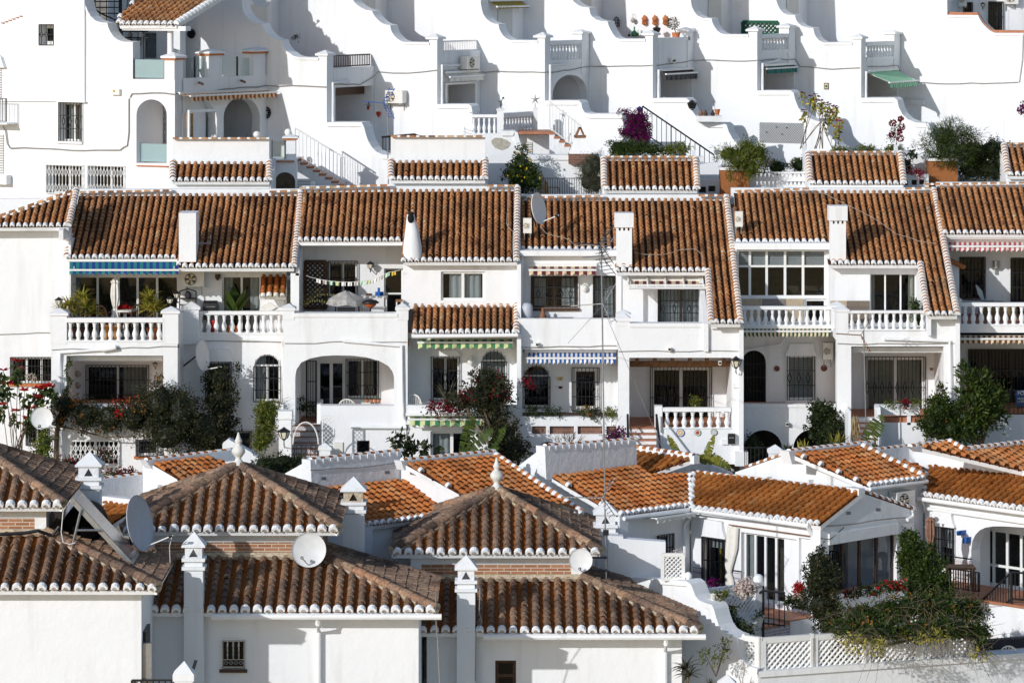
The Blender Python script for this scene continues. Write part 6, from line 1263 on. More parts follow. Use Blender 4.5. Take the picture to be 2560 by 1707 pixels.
def pyrchimney(h, c, w, zt, zb, name='chimney', soot=False, mat='plaster'):
 """square chimney with collars, a triangular smoke hole and a pyramid cap"""
 x, y = c; pl = Pl((x, y - w / 2)); s = MB(); s.box(pl, -w / 2 , zb, w / 2, zt - .62, -w, 0)
 pl = Pl((x, y - w / 2)); o = MB()
 ch = MB(); ch.box(pl, -w / 2, zb, w / 2, zt - .76, -w, 0); ch = ch.build(name, mat, h)
 k = MB()
 for z in (zt - .74, zt - .56): k.box(pl, -w / 2 - .045, z, w / 2 + .045, z + .07, -w - .045, .045)
 k.box(pl, -w / 2 + .01, zt - .668, w / 2 - .01, zt - .563, -w + .01, -.01); k.build('collar', 'trim', ch)
 b = MB(); z0 = zt - .488; z1 = zt - .262
 hole = [(-.1, z0 + .02), (.1, z0 + .02), (0, z1 - .03)]
 b.prism(pl, [[(-w / 2 + .02, z0), (w / 2 - .02, z0), (w / 2 - .02, z1), (-w / 2 + .02, z1)], hole], -.06, -.0); b.box(pl, -w / 2 + .02, z0, -w / 2 + .08, z1, -w + .02, -.062); b.box(pl, w / 2 - .08, z0, w / 2 - .02, z1, -w + .02, -.062); b.box(pl, -w / 2 + .09, z0, w / 2 - .09, z1, -w + .02, -w + .08)
 b.build('smoke_vent', 'mortar' if soot else 'plaster_old', ch)
 p = MB(); p.box(pl, -w / 2 - .05, zt - .26, w / 2 + .05, zt - .225, -w - .05, .05); p.pyramid(pl, -w / 2 - .05, w / 2 + .05, zt - .224, zt + .05, -w - .05, .05); p.build('chimney_cap', 'trim', ch)
 return ch
def fore(label, K, left, pipe_x, gut=True, ch2=True, soot=False):
 h = thing('hip_roofed_house', label, 'house', V((K.x - 3, K.y + 2, K.z - 6)), FG)
 tp = math.tan(math.radians(19.5)); fd, ex, bk = 2.2, 2.55, 3.75; zj = fd * tp
 def q(x, y, z): return K + V((x, y, z))
 s = V((0, 1, tp)).normalized()
 r = roof3(h, [q(-left, 0, 0), q(0, 0, 0), q(-ex, fd, zj), q(-left, fd, zj)], K, (1, 0, 0), s, **GREY)
 s2 = V((-ex, 0, zj)).normalized()
 roof3(h, [q(0, 0, 0), q(0, bk, 0), q(-ex, bk, zj), q(-ex, fd, zj)], K, (0, 1, 0), s2, **{**GREY, 'caps': False})
 caprow(h, q(.02, -.02, .07), q(-ex, fd, zj + .07), .11, .34, ('tile_grey', 'mortar'), .0, name='hip_tiles', bed=.1)
 caprow(h, q(.05, bk, .05), q(-ex, bk, zj + .05), .1, .34, ('tile_grey', 'mortar'), .0, name='rake_tiles')
 W = Pl((K.x, K.y + .42)); B = K.z - 7
 T = Pl((K.x, K.y + fd)); tl, tr_ = -6.4, -ex; z0 = K.z + zj - .4; zb0, zb1, ze = K.z + zj - .1, K.z + zj + .35, K.z + zj + .53
 mb = MB(); mb.prism(T, [[(tl, B), (tr_, B), (tr_, ze), (tl, ze)], [(tl + .24, zb0), (tr_ - .24, zb0), (tr_ - .24, zb1), (tl + .24, zb1)]], -.2, 0); mb.build('tower_wall', 'plaster', h)
 mb = MB(); mb.box(T, tl + .2, zb0 - .1, tr_ - .2, zb1 + .05, -.16, -.03); mb.build('brick_band', 'brick', h)
 SR = Pl((K.x + tr_, K.y + fd), (0, 1)); mb = MB(); mb.prism(SR, [[(.21, B), (3.8, B), (3.8, ze), (.21, ze)], [(.45, K.z - .2), (3.5, K.z - .2), (3.5, zb1), (.45, zb1)]], -.2, 0); mb.build('tower_side', 'plaster', h)
 mb = MB(); mb.box(SR, .4, K.z - .4, 3.6, zb1 + .05, -.16, -.03); mb.build('brick_band', 'brick', h)
 mb = MB(); mb.box(T, tl - .3, ze + .003, tr_ + .3, ze + .1, -4.15, .3); mb.build('cornice', 'trim', h)
 mb = MB(); mb.tube([q(-left, fd - .02, zj + .05), q(-ex - .02, fd - .02, zj + .05)], .09, 6); mb.build('mortar_fillet', 'mortar', h)
 ov = .42; zE = ze + .13 - K.z; x0, x1, y0, y1 = tl - ov, tr_ + ov, fd - ov, fd + 3.8 + ov; ax, ay, az = (x0 + x1) / 2, (y0 + y1) / 2, zE + 1.06
 A = q(ax, ay, az); c = [q(x0, y0, zE), q(x1, y0, zE), q(x1, y1, zE), q(x0, y1, zE)]
 roof3(h, [c[0], c[1], A], c[0], (1, 0, 0), V((0, ay - y0, az - zE)), name='tower_roof', **GREY)
 roof3(h, [c[1], c[2], A], c[1], (0, 1, 0), V((ax - x1, 0, az - zE)), name='tower_roof', **{**GREY, 'caps': False})
 roof3(h, [c[0], c[3], A], c[0], (0, 1, 0), V((ax - x0, 0, az - zE)), name='tower_roof', **{**GREY, 'caps': False})
 for k in c: caprow(h, k + V((0, 0, .06)), A + V((0, 0, .06)), .11, .34, ('tile_grey', 'mortar'), .0, name='hip_tiles', bed=.1)
 mb = MB(); pr = [(.17, 0), (.13, .05), (.08, .1), (.06, .15), (.1, .2), (.15, .27), (.15, .33), (.1, .41), (.05, .45), (.075, .49), (.085, .53), (.05, .6), (.015, .72)]
 mb.lathe(A + V((0, 0, .06)), pr, 16); mb.build('finial', 'stone_white', h, True)
 if gut: pipe(h, [q(-4.75, -.12, -.1), q(.12, -.12, -.1)], .065, name='gutter')
 if pipe_x: pipe(h, [q(pipe_x, -.1, -.14), q(pipe_x, -.08, -.26), q(pipe_x, .33, -.5), q(pipe_x, .33, -6)], .052)
 pyrchimney(h, (K.x - 5.13, K.y + .12), .4, K.z + 1.62, B)
 if ch2: pyrchimney(h, (K.x - 1.95, K.y + 5.05), .48, K.z + 2.12, B, soot=soot)
 SW_ = Pl((K.x - .38, K.y + .42), (0, 1)); mb = MB(); mb.box(SW_, .305, B, 5.5, K.z - .1, -.3, 0); mb.build('side_wall', 'plaster', h)
 mb = MB(); mb.wbox(K.x - left + .3, K.x - .7, K.y + .75, K.y + 5.4, B, K.z - .12); mb.build('house_body', 'plaster', h)
 return h, W
KA, KB, K0 = P(1090, 1527, 81.3), P(1750, 1578, 84.2), P(395, 1472, 78.4)
def fwall(h, W, K, left, holes):
 mb = MB(); mb.prism(W, [[(-left + .2, K.z - 7), (-.38, K.z - 7), (-.38, K.z - .06), (-left + .2, K.z - .06)]] + holes, -.3, 0); mb.build('wall', 'plaster', h)
hF0, W0f = fore('hip roofed house at the far left carrying the solar water heater', K0, 6.0, None, gut=False)
hFA, WAf = fore('hip roofed house with a small ornate grilled window, left of centre', KA, 6.35, -2.5, soot=True)
hFB, WBf = fore('hip roofed house with a brown framed window and the antenna mast, right of centre', KB, 6.2, -.75)
fwall(hF0, W0f, K0, 6.0, [])
lp = win(hFA, 556, 1602, 611, 1671, WAf, 2, 'dark_wood', depth=.16, fw=.05, glassm='glass_dark', sill='dark_wood')
fwall(hFA, WAf, KA, 6.35, [[WAf.uv(*p) for p in lp]])
mb = MB(); q = WAf.sh(.03)
for a in (R(555, 1601, 558, 1668), R(609, 1601, 612, 1668), R(555, 1600, 612, 1603), R(555, 1665, 612, 1668)): mb.pbox(q, a[0][0], a[0][1], a[2][0], a[2][1], 0, .03)
for x in (569, 583, 597):
 u, z1 = q.uv(x, 1603); z0 = q.uv(x, 1648)[1]; mb.lathe(q.p(u, z0), [(.016, 0), (.016, .08), (.028, .1), (.016, .13), (.022, (z1 - z0) * .5), (.016, (z1 - z0) - .12), (.028, (z1 - z0) - .1), (.016, z1 - z0)], 6)
mb.pbox(q, 557, 1647, 610, 1649, 0, .03)
for i in range(4):
 for sg in (-1, 1):
  u, z = q.uv(565 + i * 12.5, 1657); pts = [q.p(u + sg * (.045 - .004 * t) * math.cos(t * .7), z + (.05 - .004 * t) * math.sin(t * .7), .015) for t in range(9)]; mb.tube(pts, .009, 4)
mb.build('ornate_grille', 'grey_metal', hFA)
lp = win(hFB, 1238, 1650, 1290, 1740, WBf, 1, 'dark_wood', depth=.12, fw=.07, hz=(1690,), glassm='glass_dark')
fwall(hFB, WBf, KB, 6.2, [[WBf.uv(*p) for p in lp]])
SS = Pl((K0.x - .38, K0.y + .42), (0, 1)); mb = MB(); mb.box(SS, .3, K0.z - 3.1, 1.3, K0.z - 1.0, .004, .06); mb.build('shutter', 'iron', hF0); mb = MB(); mb.box(SS, .1, K0.z - 3.0, .28, K0.z - 1.2, .004, .2); mb.build('shutter_leaf', 'grey_metal', hF0)
awning('wide blue and teal striped awning over the glazed upper room at the left', 174, 446, 653, 675, 688, Fr(100.3), .55, 'aqua_cloth', 'royal_cloth', 34)
awning('pale and dark green striped awning over the moulded window and arched window', 1045, 1281, 847, 856, 873, Fr(99.9), .7, 'lime_cloth', 'green_cloth', 22)
awning('green striped awning low behind the banana leaves', 1025, 1225, 1041, 1048, 1067, Fr(99.15), .6, 'lime_cloth', 'green_cloth', 16)
awning('cream and maroon striped awning over the brown framed upper window', 1323, 1489, 665, 675, 690, C1, .6, 'beige_cloth', 'maroon_cloth', 16)
awning('maroon striped awning folded inside the white pergola frame', 1577, 1760, 701, 713, 719, Fr(100.15), .75, 'beige_cloth', 'maroon_cloth', 18, arms=False)
awning('bright blue and white striped awning with scalloped edge beside the antenna mast', 1315, 1538, 880, 895, 911, Fr(99.6), .5, 'white_cloth', 'blue_cloth', 40)
awning('narrow dark green and cream striped awning under the left balustrade of the veranda house', 1855, 2076, 820, 828, 844, Fr(99.05), .35, 'beige_cloth', 'pine_cloth', 44)
awning('rose and white striped awning high at the right border', 2366, 2640, 604, 616, 630, Fr(101.4), .6, 'white_cloth', 'rose_cloth', 44)
awning('brown and cream striped awning under the balustrade at the right border', 2396, 2640, 837, 847, 861, Fr(98.7), .35, 'beige_cloth', 'brown_cloth', 36)
awning('rust and sand striped awning above the two shaded arches at the upper left', 448, 664, 236, 242, 258, F0, .45, 'sand_cloth', 'rust_cloth', 40)
awning('plain cream awning rolled half in under the white railed balcony', 1112, 1196, 184, 194, 206, FP[1], .22, 'canvas', 'canvas', 10, scal=False)
awning('dark slate pinstriped awning over a shaded porch', 1652, 1730, 178, 187, 203, FP[3], .22, 'slate_cloth', 'iron', 26, scal=False)
awning('dark teal awning over the porch beside the tile plaque', 1909, 1986, 166, 173, 186, FP[4], .14, 'pine_cloth', 'aqua_cloth', 22, scal=False)
awning('mint green striped awning pulled far out over the rightmost porch', 2170, 2242, 180, 211, 228, FP[5], .75, 'mint_cloth', 'palegreen_cloth', 44)
awning('yellow and black awning rolled in at the top edge above a shaded terrace', 1224, 1304, 4, 18, 23, UPL[2], .3, 'gold_cloth', 'slate_cloth', 30, scal=False)
awning('cream awning with scalloped edge in the inner corner of the bungalow', 1603, 1700, 1292, 1302, 1316, R4, .55, 'canvas', 'canvas', 14)
aircon('air conditioner beside the square chimney with its big round fan', 456, 679, 510, 717, wU, .32)
aircon('small louvred air conditioner against the roof beside the big roof dish', 1308, 546, 1329, 583, Fr(101.3), .25)
aircon('narrow louvred air conditioner at the upper left of the veranda house roof', 1838, 529, 1857, 567, Fr(101.3), .25)
aircon('air conditioner with a dangling black cable beside the louvred grilled window', 2058, 857, 2083, 899, D1, .3)
aircon('cream air conditioner on the upper white wall behind the blue antenna', 957, 226, 1006, 259, WP[1], .3)
aircon('air conditioner under the white railed balcony', 1168, 142, 1200, 172, FP[1], .28)
aircon('air conditioner at the top border left of the dark terrace door', 2398, -16, 2417, 17, bk, .25)
aircon('air conditioner at the top border right of the dark terrace door', 2514, -20, 2546, 11, bk, .25)
aircon('cream air conditioner on the shaded wall behind the glazed gable', 2243, 1231, 2288, 1272, R7, .3)
aircon('air conditioner in shade under the tiled porch roof at the upper left', 313, 79, 346, 97, ub.sh(.02), .25)
dish('white dish facing us beside the red poinsettias', P(104, 1045, 97.4), .28, (.02, -1, .12), (-.02, -.3, -.16), mount=P(128, 1050, 98.9))
dish('large dish on a black bracket seen almost edge on beside the arched window', P(507, 888, 100), .41, (.93, -.34, .12), (.5, -.18, -.28), 'dish', P(456, 917, 100.7))
dish('large dish standing on the tiled roof seen almost edge on', P(1347, 521, 100.9), .42, (.9, -.42, .18), (.52, -.24, -.16), 'dish', P(1340, 566, 101.2))
dish('round white dish in the foreground between brick band and tiles', P(772, 1374, 82.9), .37, (.05, -1, .14), (-.13, -.32, -.12), 'dish', P(776, 1418, 83.3))
dish('very large grey dish seen from the side next to the solar heater', P(350, 1307, 81), .59, (.93, -.34, .2), (.72, -.25, -.22), 'dish_grey', P(330, 1385, 81.3))
dish('small white dish with a dark square label in front of the antenna mast', P(1452, 1400, 85.3), .26, (-.1, -1, .12), (-.03, -.25, -.15), 'dish', P(1465, 1430, 85.8))
dish('dish cut by the top border behind the swooping wall', P(655, -6, 112), .3, (.3, -.9, .2), (.35, -.2, 0.02))
def yagi(mb, p, d, L, n, w, m=0, refl=True):
 p = V(p); d = V(d).normalized(); up = V((0, 0, 1)); sd = d.cross(up).normalized(); mb.tube([p, p + d * L], .013, 5, m)
 for i in range(n): q_ = p + d * L * (i + .5) / n; mb.tube([q_ - sd * w * .5, q_ + sd * w * .5], .008, 4, m)
 if refl:
  for sg in (1, -1):
   e = (up * sg * .8 - d * .45).normalized()
   for k in range(5): q_ = p + e * (.08 + k * .09); mb.tube([q_ - sd * .28, q_ + sd * .28], .009, 4, m)
   for s_ in (-.27, .27): mb.tube([p + sd * s_ * .2, p + e * .5 + sd * s_], .009, 4, m)
def antenna(label, top, bot, ys, mat='grey_metal', r=.017):
 t = thing('antenna', label, 'antenna', bot, 'television antennas'); mb = MB(); mb.tube([bot, top], r, 7); mb.build('mast', mat, t)
 for p, d, L, n, w, m in ys: a = MB(); yagi(a, p, d, L, n, w); a.build('yagi_element', m, t)
 return t
mt = antenna('tall leaning antenna mast crossing the houses in front of the blue awning', P(1503, 608, 86.2), P(1515, 1445, 86.2), [(P(1500, 612, 86.2), (-.95, .3, .05), .62, 12, .3, 'iron'), (P(1500, 640, 86.2), (-.8, .5, -.1), .35, 8, .5, 'grey_metal'), (P(1508, 759, 86.2), (-1, .25, -.1), .75, 2, .3, 'grey_metal'), (P(1505, 1245, 86.2), (-1, .25, .0), .95, 12, .3, 'grey_metal')])
for lab, a, b in (('left', P(1505, 765, 86.2), P(1420, 858, 99)), ('right', P(1506, 765, 86.2), P(1660, 1130, 88))):
 mb = MB(); mb.tube([a, b], .007, 4); mb.build('guy_wire', 'cable', mt)
mb = MB(); f = Fr(86.1); mb.pbox(f, 1508, 1326, 1522, 1338, -.1, .08); mb.tube([P(1480, 1393, 85.6), P(1516, 1393, 86.1)], .025, 5); mb.tube([P(1478, 1424, 85.6), P(1516, 1425, 86.1)], .025, 5); mb.build('clamp', 'iron', mt)
antenna('thin antenna mast with a rusty yagi before the right balustrades', P(2159, 826, 96.3), P(2166, 1112, 96.3), [(P(2152, 838, 96.3), (-1, .15, .05), .62, 10, .3, 'rust')])
antenna('thin antenna mast with a blue antenna in front of the upper white wall', P(968, 252, 108.2), P(971, 470, 108.2), [(P(960, 258, 108.2), (-.9, -.3, .08), .6, 8, .35, 'blue')])
sh = thing('solar_water_heater', 'tilted solar water heater with a black tank on the left foreground roof', 'solar heater', P(250, 1420, 80.8))
a, b = P(181, 1243, 79.9), P(334, 1408, 79.9); d = (b - a); n_ = d.cross(V((0, 1, 0))).normalized(); n_ = n_ if n_.z > 0 else -n_; D = V((0, 1.25, 0))
mb = MB(); mb.hexa([a - n_ * .1, b - n_ * .1, b - n_ * .1 + D, a - n_ * .1 + D, a, b, b + D, a + D]); mb.build('collector_frame', 'grey_metal', sh)
mb = MB(); e1, e2 = a + d * .04 + V((0, .06, 0)) + n_ * .004, a + d * .96 + V((0, .06, 0)) + n_ * .004; mb.face([e1, e2, e2 + V((0, 1.13, 0)), e1 + V((0, 1.13, 0))]); mb.build('collector_glass', 'panel_glass', sh)
c = P(205, 1318, 81.2); mb = MB(); mb.lathe(c, [(.04, -.03), (.32, -.02), (.41, .06), (.43, .16), (.43, 1.1), (.41, 1.2), (.05, 1.26)], 24, 0, .5, (.0, 1, 0)); mb.build('tank', 'black_tank', sh, True)
mb = MB(); mb.bar(P(203, 1272, 79.85), P(180, 1368, 79.85), .04); mb.bar(P(190, 1325, 79.84), P(250, 1325, 79.84), .035); mb.bar(P(203, 1272, 81.1), P(180, 1368, 81.1), .04); mb.build('stand', 'grey_metal', sh)
mb = MB(); mb.tube([P(176, 1250, 79.8), P(158, 1275, 79.8), P(153, 1330, 79.8), P(158, 1355, 79.8), P(175, 1360, 79.8), P(188, 1356, 79.8)], .011, 6); mb.build('hose', 'cable_white', sh)
mb = MB(); mb.tube([P(0, 1335, 80.1), P(60, 1332, 80.1), P(95, 1326, 80.1), P(130, 1338, 80.2), P(148, 1316, 80.2)], .04, 6); mb.build('pipe', 'iron', sh)
lantern('black lantern on the leftmost balcony pillar', P(147, 774, 99.2), .33); lantern('black lantern on the front pillar right of the yuccas', P(425, 770, 99.2), .31); lantern('black lantern on the rear pillar beside the air conditioner', P(442, 757, 100.5), .32)
lantern('moroccan bronze wall lantern left of the glazed room', P(172, 743, 100.9), .46, post=False, wallp=P(172, 722, 101.3), mat='dark_wood'); lantern('ornate wall lantern high inside the open balcony', P(926, 683, 101.8), .32, post=False, wallp=P(926, 672, 102)); lantern('small wall lantern over the flower covered terrace', P(388, 924, 101), .21, post=False, wallp=P(388, 915, 101.2))
lantern('street lamp on the white pier left of the tiled steps', P(710, 1116, 97.6), .5, 'street_lamp', 'lamp', False, 'street lamps', P(711, 1118, 98)); lantern('street lamp on the white pillar right of the beamed porch', P(1840, 936, 97.3), .47, 'street_lamp', 'lamp', False, 'street lamps', P(1842, 934, 97.65)); lantern('black lantern under the gutter at the corner of the foreground house', P(1718, 1601, 84.9), .2, post=False, wallp=P(1712, 1590, 84.9))
lantern('white wall lantern beside the dark terrace door at the top right', bk.px(2457, 26, .15), .25, post=False, wallp=bk.px(2457, 18))
for lab, x, y, r_, Y in (('white globe lamp on the terracotta capped pillar', 720, 331, 9, 106.9), ('white globe lamp behind the left stair tower near its right end', 642, 337, 9, 108.6), ('white globe lamp behind the left stair tower near its middle', 536, 344, 8.5, 108.4)):
 t = thing('globe_lamp', lab, 'lamp', P(x, y + r_, Y), 'white globe lamps'); mb = MB(); mb.ball(P(x, y, Y), r_ / m2(Y), 0, .5, 18, 12); mb.build('globe', 'globe', t, True); mb = MB(); mb.lathe(P(x, y + r_ + 2, Y), [(.05, -.15), (.06, .02)], 8); mb.build('foot', 'grey_metal', t)
pier = thing('garden_pier', 'white stepped pier with rounded top behind the left street lamp', 'pillar', P(712, 1180, 98.2)); pblock(pier, 'shaft', 'plaster', Fr(98), 697, 1040, 728, 1200, -.4, 0); pblock(pier, 'cap', 'trim', Fr(98), 695, 1028, 730, 1048, -.44, .04)
for lab, x0, x1, ya, yb, Y in (('white post with pyramid cap at the foot of the tiled steps', 799, 825, 1110, 1125, 96.5), ('white gate post with rounded cap before the basement arches', 1924, 1954, 1115, 1133, 96.2), ('white pointed post at the bottom border between the left houses', 437, 480, 1661, 1702, 77.5), ('white pointed post tip at the bottom border below the swooping wall', 1800, 1838, 1692, 1722, 80)):
 t = thing('post', lab, 'post', P((x0 + x1) / 2, yb + 90, Y), 'white capped posts'); pillar(t, x0, x1, ya, yb, yb + 110, Fr(Y), (x1 - x0) / m2(Y), .04)
 if Y < 81:
  k = [c for c in t.children if c.name.startswith('pillar')][0]
  f = Fr(Y); u0, z0 = f.uv(x0 - 3, yb); u1, z1 = f.uv(x1 + 3, ya); mb = MB(); mb.pyramid(f, u0, u1, z0, z1, -(u1 - u0), .0); mb.build('point', 'trim', k)
rl = thing('railing', 'black railing at the bottom border between the two left foreground houses', 'railing', P(400, 1740, 78.6)); grille(rl, 330, 1699, 436, 1760, Fr(78.8), nv=7, ndia=0, off=0, nh=0, w=.03, name='rails'); mb = MB(); mb.hexa([P(476, 1680, 78.2), P(484, 1682, 78.2), P(484, 1682, 78.6), P(476, 1680, 78.6), P(486, 1648, 80), P(494, 1650, 80), P(494, 1650, 80.3), P(486, 1648, 80.3)]); mb.build('sloping_rail', 'iron', rl)
pst = thing('railing', 'iron gate with dark bars before the left basement arch', 'gate', P(1890, 1160, 96.8)); grille(pst, 1862, 1118, 1922, 1165, Fr(97), nv=6, ndia=0, off=0, nh=0, name='bars')
sg = thing('gate', 'iron gate across the tiled steps below the arched terrace', 'gate', P(765, 1150, 97)); grille(sg, 736, 1112, 794, 1160, Fr(97.3), nv=5, ndia=0, off=0, nh=0, name='bars')
tt = thing('garden_arch', 'white wire garden arch leaning over the tiled steps', 'arch', P(765, 1130, 97.6)); mb = MB()
for dY in (0, .35):
 pts = [P(732 + 32 * (1 - math.cos(math.pi * i / 12)) * 1., 1110 - 55 * math.sin(math.pi * i / 12), 97.4 + dY) for i in range(13)]; mb.tube(pts, .018, 5)
mb.build('hoops', 'white_metal', tt); tl = thing('trellis', 'white wire trellis panel standing beside the tiled steps', 'trellis', P(818, 1110, 98)); lattice(tl, 806, 1042, 834, 1112, Fr(98.3), .08, .012, 0, 'white_metal', True, 'wires', .012)
def disc(name, label, cat, pl, x, y, r_, mats, rings, group=None, depth=.03):
 """round plate: rings = list of (radius share, material index)"""
 mb = MB(); k = pl.m(x, y); c = pl.px(x, y, .0); n3 = V((pl.n.x, pl.n.y, 0)); N = 22
 def rp(f, o): return [c + n3 * o + (V((pl.t.x, pl.t.y, 0)) * math.cos(2 * math.pi * i / N) + V((0, 0, 1)) * math.sin(2 * math.pi * i / N)) * r_ / k * f for i in range(N)]
 prev = rp(1, 0); mb.grid([prev, rp(1, depth)], rings[0][1], .5, True)
 for i, (f, m) in enumerate(rings):
  nx = rings[i + 1][0] if i + 1 < len(rings) else 0.001; mb.grid([rp(f, depth - .006 * (i > 0)), rp(nx, depth - .006)], m, .5, True)
 return solo(name, mb, mats, label, cat, group)
disc('plate', 'large painted plate with yellow and blue rim, left one under the white balustrade', 'plate', C0, 1701, 1081, 10, ['stone_white', 'butter', 'royal_cloth'], [(1, 2), (.86, 0), (.62, 1), (.3, 0)], 'painted plates on the balustrade wall'); disc('plate', 'small plate with a red flower centre, middle one under the white balustrade', 'plate', C0, 1744, 1081, 8, ['stone_white', 'red', 'green_cloth'], [(1, 2), (.85, 0), (.6, 1), (.25, 2)], 'painted plates on the balustrade wall'); disc('plate', 'grey blue patterned plate, right one under the white balustrade', 'plate', C0, 1785, 1080, 8, ['stone_white', 'dish_grey', 'slate_cloth'], [(1, 2), (.85, 0), (.6, 1), (.3, 0)], 'painted plates on the balustrade wall')
disc('plate', 'dark red wall plate between the arched door and the louvred window', 'plate', D1, 1942, 921, 7, ['maroon_cloth', 'rust'], [(1, 0), (.7, 1), (.4, 0)], 'dark red wall plates'); disc('plate', 'dark red wall plate under the air conditioner', 'plate', D1, 2060, 920, 8, ['maroon_cloth', 'rust'], [(1, 0), (.7, 1), (.4, 0)], 'dark red wall plates')
disc('plate', 'round gilded wall plate beside the small porch lantern', 'plate', Fr(101.2), 403, 947, 10, ['butter', 'dark_wood', 'half_moon'], [(1, 1), (.85, 0), (.6, 2)])
def clock(label, pl, x, y, r_, face):
 t = thing('wall_clock', label, 'clock', pl.px(x, y + r_, .03)); k = pl.m(x, y); c = pl.px(x, y, .03); T3 = V((pl.t.x, pl.t.y, 0)); n3 = V((pl.n.x, pl.n.y, 0)); Z = V((0, 0, 1)); R_ = r_ / k
 def pt(a, f, o=0): return c + (T3 * math.sin(a) + Z * math.cos(a)) * R_ * f + n3 * o
 mb = MB(); mb.tube([pt(2 * math.pi * i / 24, .96) for i in range(25)], .02, 5, caps=False); mb.tube([pt(2 * math.pi * i / 24, .5) for i in range(25)], .014, 5, caps=False); mb.ball(c, R_ * .2); mb.build('ring', 'iron', t)
 nb = MB()
 for i in range(12): a = i * math.pi / 6; nb.tube([pt(a, .58), pt(a, .88)], .022, 4)
 nb.build('hour_marks', 'iron', t); hb = MB(); hb.tube([c + n3 * .02, pt(.6, .55, .02)], .012, 4); hb.tube([c + n3 * .02, pt(3.3, .75, .02)], .01, 4); hb.build('hands', 'iron', t)
 if face: fb = MB(); fb.grid([[pt(2 * math.pi * i / 20, .95, -.02) for i in range(20)], [pt(2 * math.pi * i / 20, .01, -.02) for i in range(20)]], 0, .5, True); fb.build('face', face, t)
clock('open black ring clock on the sunlit wall right of the shaded arches', WP[0], 664, 282, 14.5, None); clock('dark round clock on the shaded wall under the tiled porch roof', WP[0].sh(.02), 478, 85, 11, 'slate_cloth')
def butterfly(label, pl, x, y, w, mat):
 mb = MB(); k = pl.m(x, y); c = pl.px(x, y, .02)
 T3 = V((pl.t.x, pl.t.y, 0)); n3 = V((pl.n.x, pl.n.y, 0))
 for sg in (-1, 1):
  for pts in ([(0, .0), (.25, .5), (.95, .62), (1, .2), (.5, -.05)], [(0, -.05), (.5, -.08), (.8, -.3), (.6, -.65), (.2, -.5)]):
   f = [c + (T3 * sg * a + V((0, 0, 1)) * b) * w / k + n3 * .05 * a for a, b in pts]; mb.face(f, 0); mb.face([q + n3 * .008 for q in f][::-1], 0)
 mb.tube([c - V((0, 0, w / k * .6)), c + V((0, 0, w / k * .5))], .012, 5, 1); solo('butterfly', mb, [mat, 'iron'], label, 'wall ornament', 'butterfly wall ornaments')
butterfly('orange butterfly ornament, upper one between the arched and the grilled window', C1, 1400, 946, 7, 'butter'); butterfly('dark red butterfly ornament, lower one between the arched and the grilled window', C1, 1401, 968, 5.5, 'maroon_cloth'); butterfly('rusty butterfly ornament beside the curtained grilled doors', Fr(100), 2328, 922, 5, 'rust')
mb = MB(); f = C1.sh(.03); mb.ball(f.px(1463, 722), .075, 0, .5, 10, 8, 1.25); mb.ball(f.px(1463, 722, .06), .03, 0); mb.tube([f.px(1456, 713, .02), f.px(1463, 710, .03), f.px(1470, 713, .02)], .022, 5); solo('wall_mask', mb, 'stone_white', 'pale sun mask on the wall between brown framed window and door', 'wall ornament')
mb = MB(); mb.pprism(wU, [[(537, 686), (551, 686), (550, 696), (544, 702), (538, 696)]], .01, .12); solo('wall_sconce', mb, 'dark_wood', 'dark tapered wall sconce beside the upper sliding door with curtains', 'lamp')
f = E1; mb = MB(); mb.lathe(f.px(2490, 661, .1), [(.09, -.1), (.09, .1)], 12); mb.pbox(f, 2487, 664, 2494, 686, .02, .05); solo('wall_lamp', mb, 'grey_metal', 'grey cylinder wall lamp between the window and door at the right border', 'lamp')
for i, (y, lab) in enumerate(((935, 'upper clay jar on the terrace wall left of the grilled doors'), (963, 'lower clay jar on the terrace wall left of the grilled doors'))):
 mb = MB(); mb.lathe(Fr(101.1).px(195, y + 8, 0), [(.02, 0), (.07, .04), (.085, .08), (.06, .12), (.05, .14), (.06, .16)], 12); solo('wall_jar', mb, 'half_moon', lab, 'jar', 'clay wall jars', True)
mb = MB(); mb.lathe(G1.px(1176, 912, .12), [(.06, 0), (.085, .06), (.08, .14), (.045, .2), (.05, .23), (.02, .27)], 12); solo('wall_lantern', mb, 'stone_white', 'white pierced wall lantern between moulded window and arched window', 'lantern', None, True)
for lab, x, y in (('red hanging wall pot with spiky plant, left one beside the blue antenna', 922, 272), ('small red wall pot, right one beside the blue antenna', 946, 286)):
 t = thing('wall_pot', lab, 'flower pot', WP[1].px(x, y + 8, .1), 'red wall pots'); mb = MB(); mb.lathe(WP[1].px(x, y + 8, .12), [(.01, 0), (.06, .08), (.07, .15), (.05, .17)], 10); mb.build('pot', 'red', t, True)
 if x < 930: mb = MB(); spiky(mb, WP[1].px(x, y - 6, .15), 14, .16, .02, .4); mb.build('leaves', 'leaf_olive', t)
t = thing('mailbox', 'black mailbox on the white balustrade wall', 'mailbox', C0.px(1829, 1109, .1)); mb = MB(); mb.pbox(C0, 1820, 1090, 1838, 1109, .004, .14); mb.tube([C0.px(1820, 1090, .07), C0.px(1838, 1090, .07)], .07, 10); mb.build('box', 'iron', t); mb = MB(); mb.pbox(C0, 1823, 1093, 1835, 1095, .142, .148); mb.build('slot', 'grey_metal', t)
mb = MB(); mb.pbox(C0, 1804, 1099, 1820, 1111, .004, .06); solo('meter_box', mb, 'trim', 'white meter box left of the black mailbox', 'box'); mb = MB(); mb.pbox(C0, 1833, 957, 1849, 969, .004, .05); solo('meter_box', mb, 'trim', 'small white box on the pillar under the street lamp', 'box')
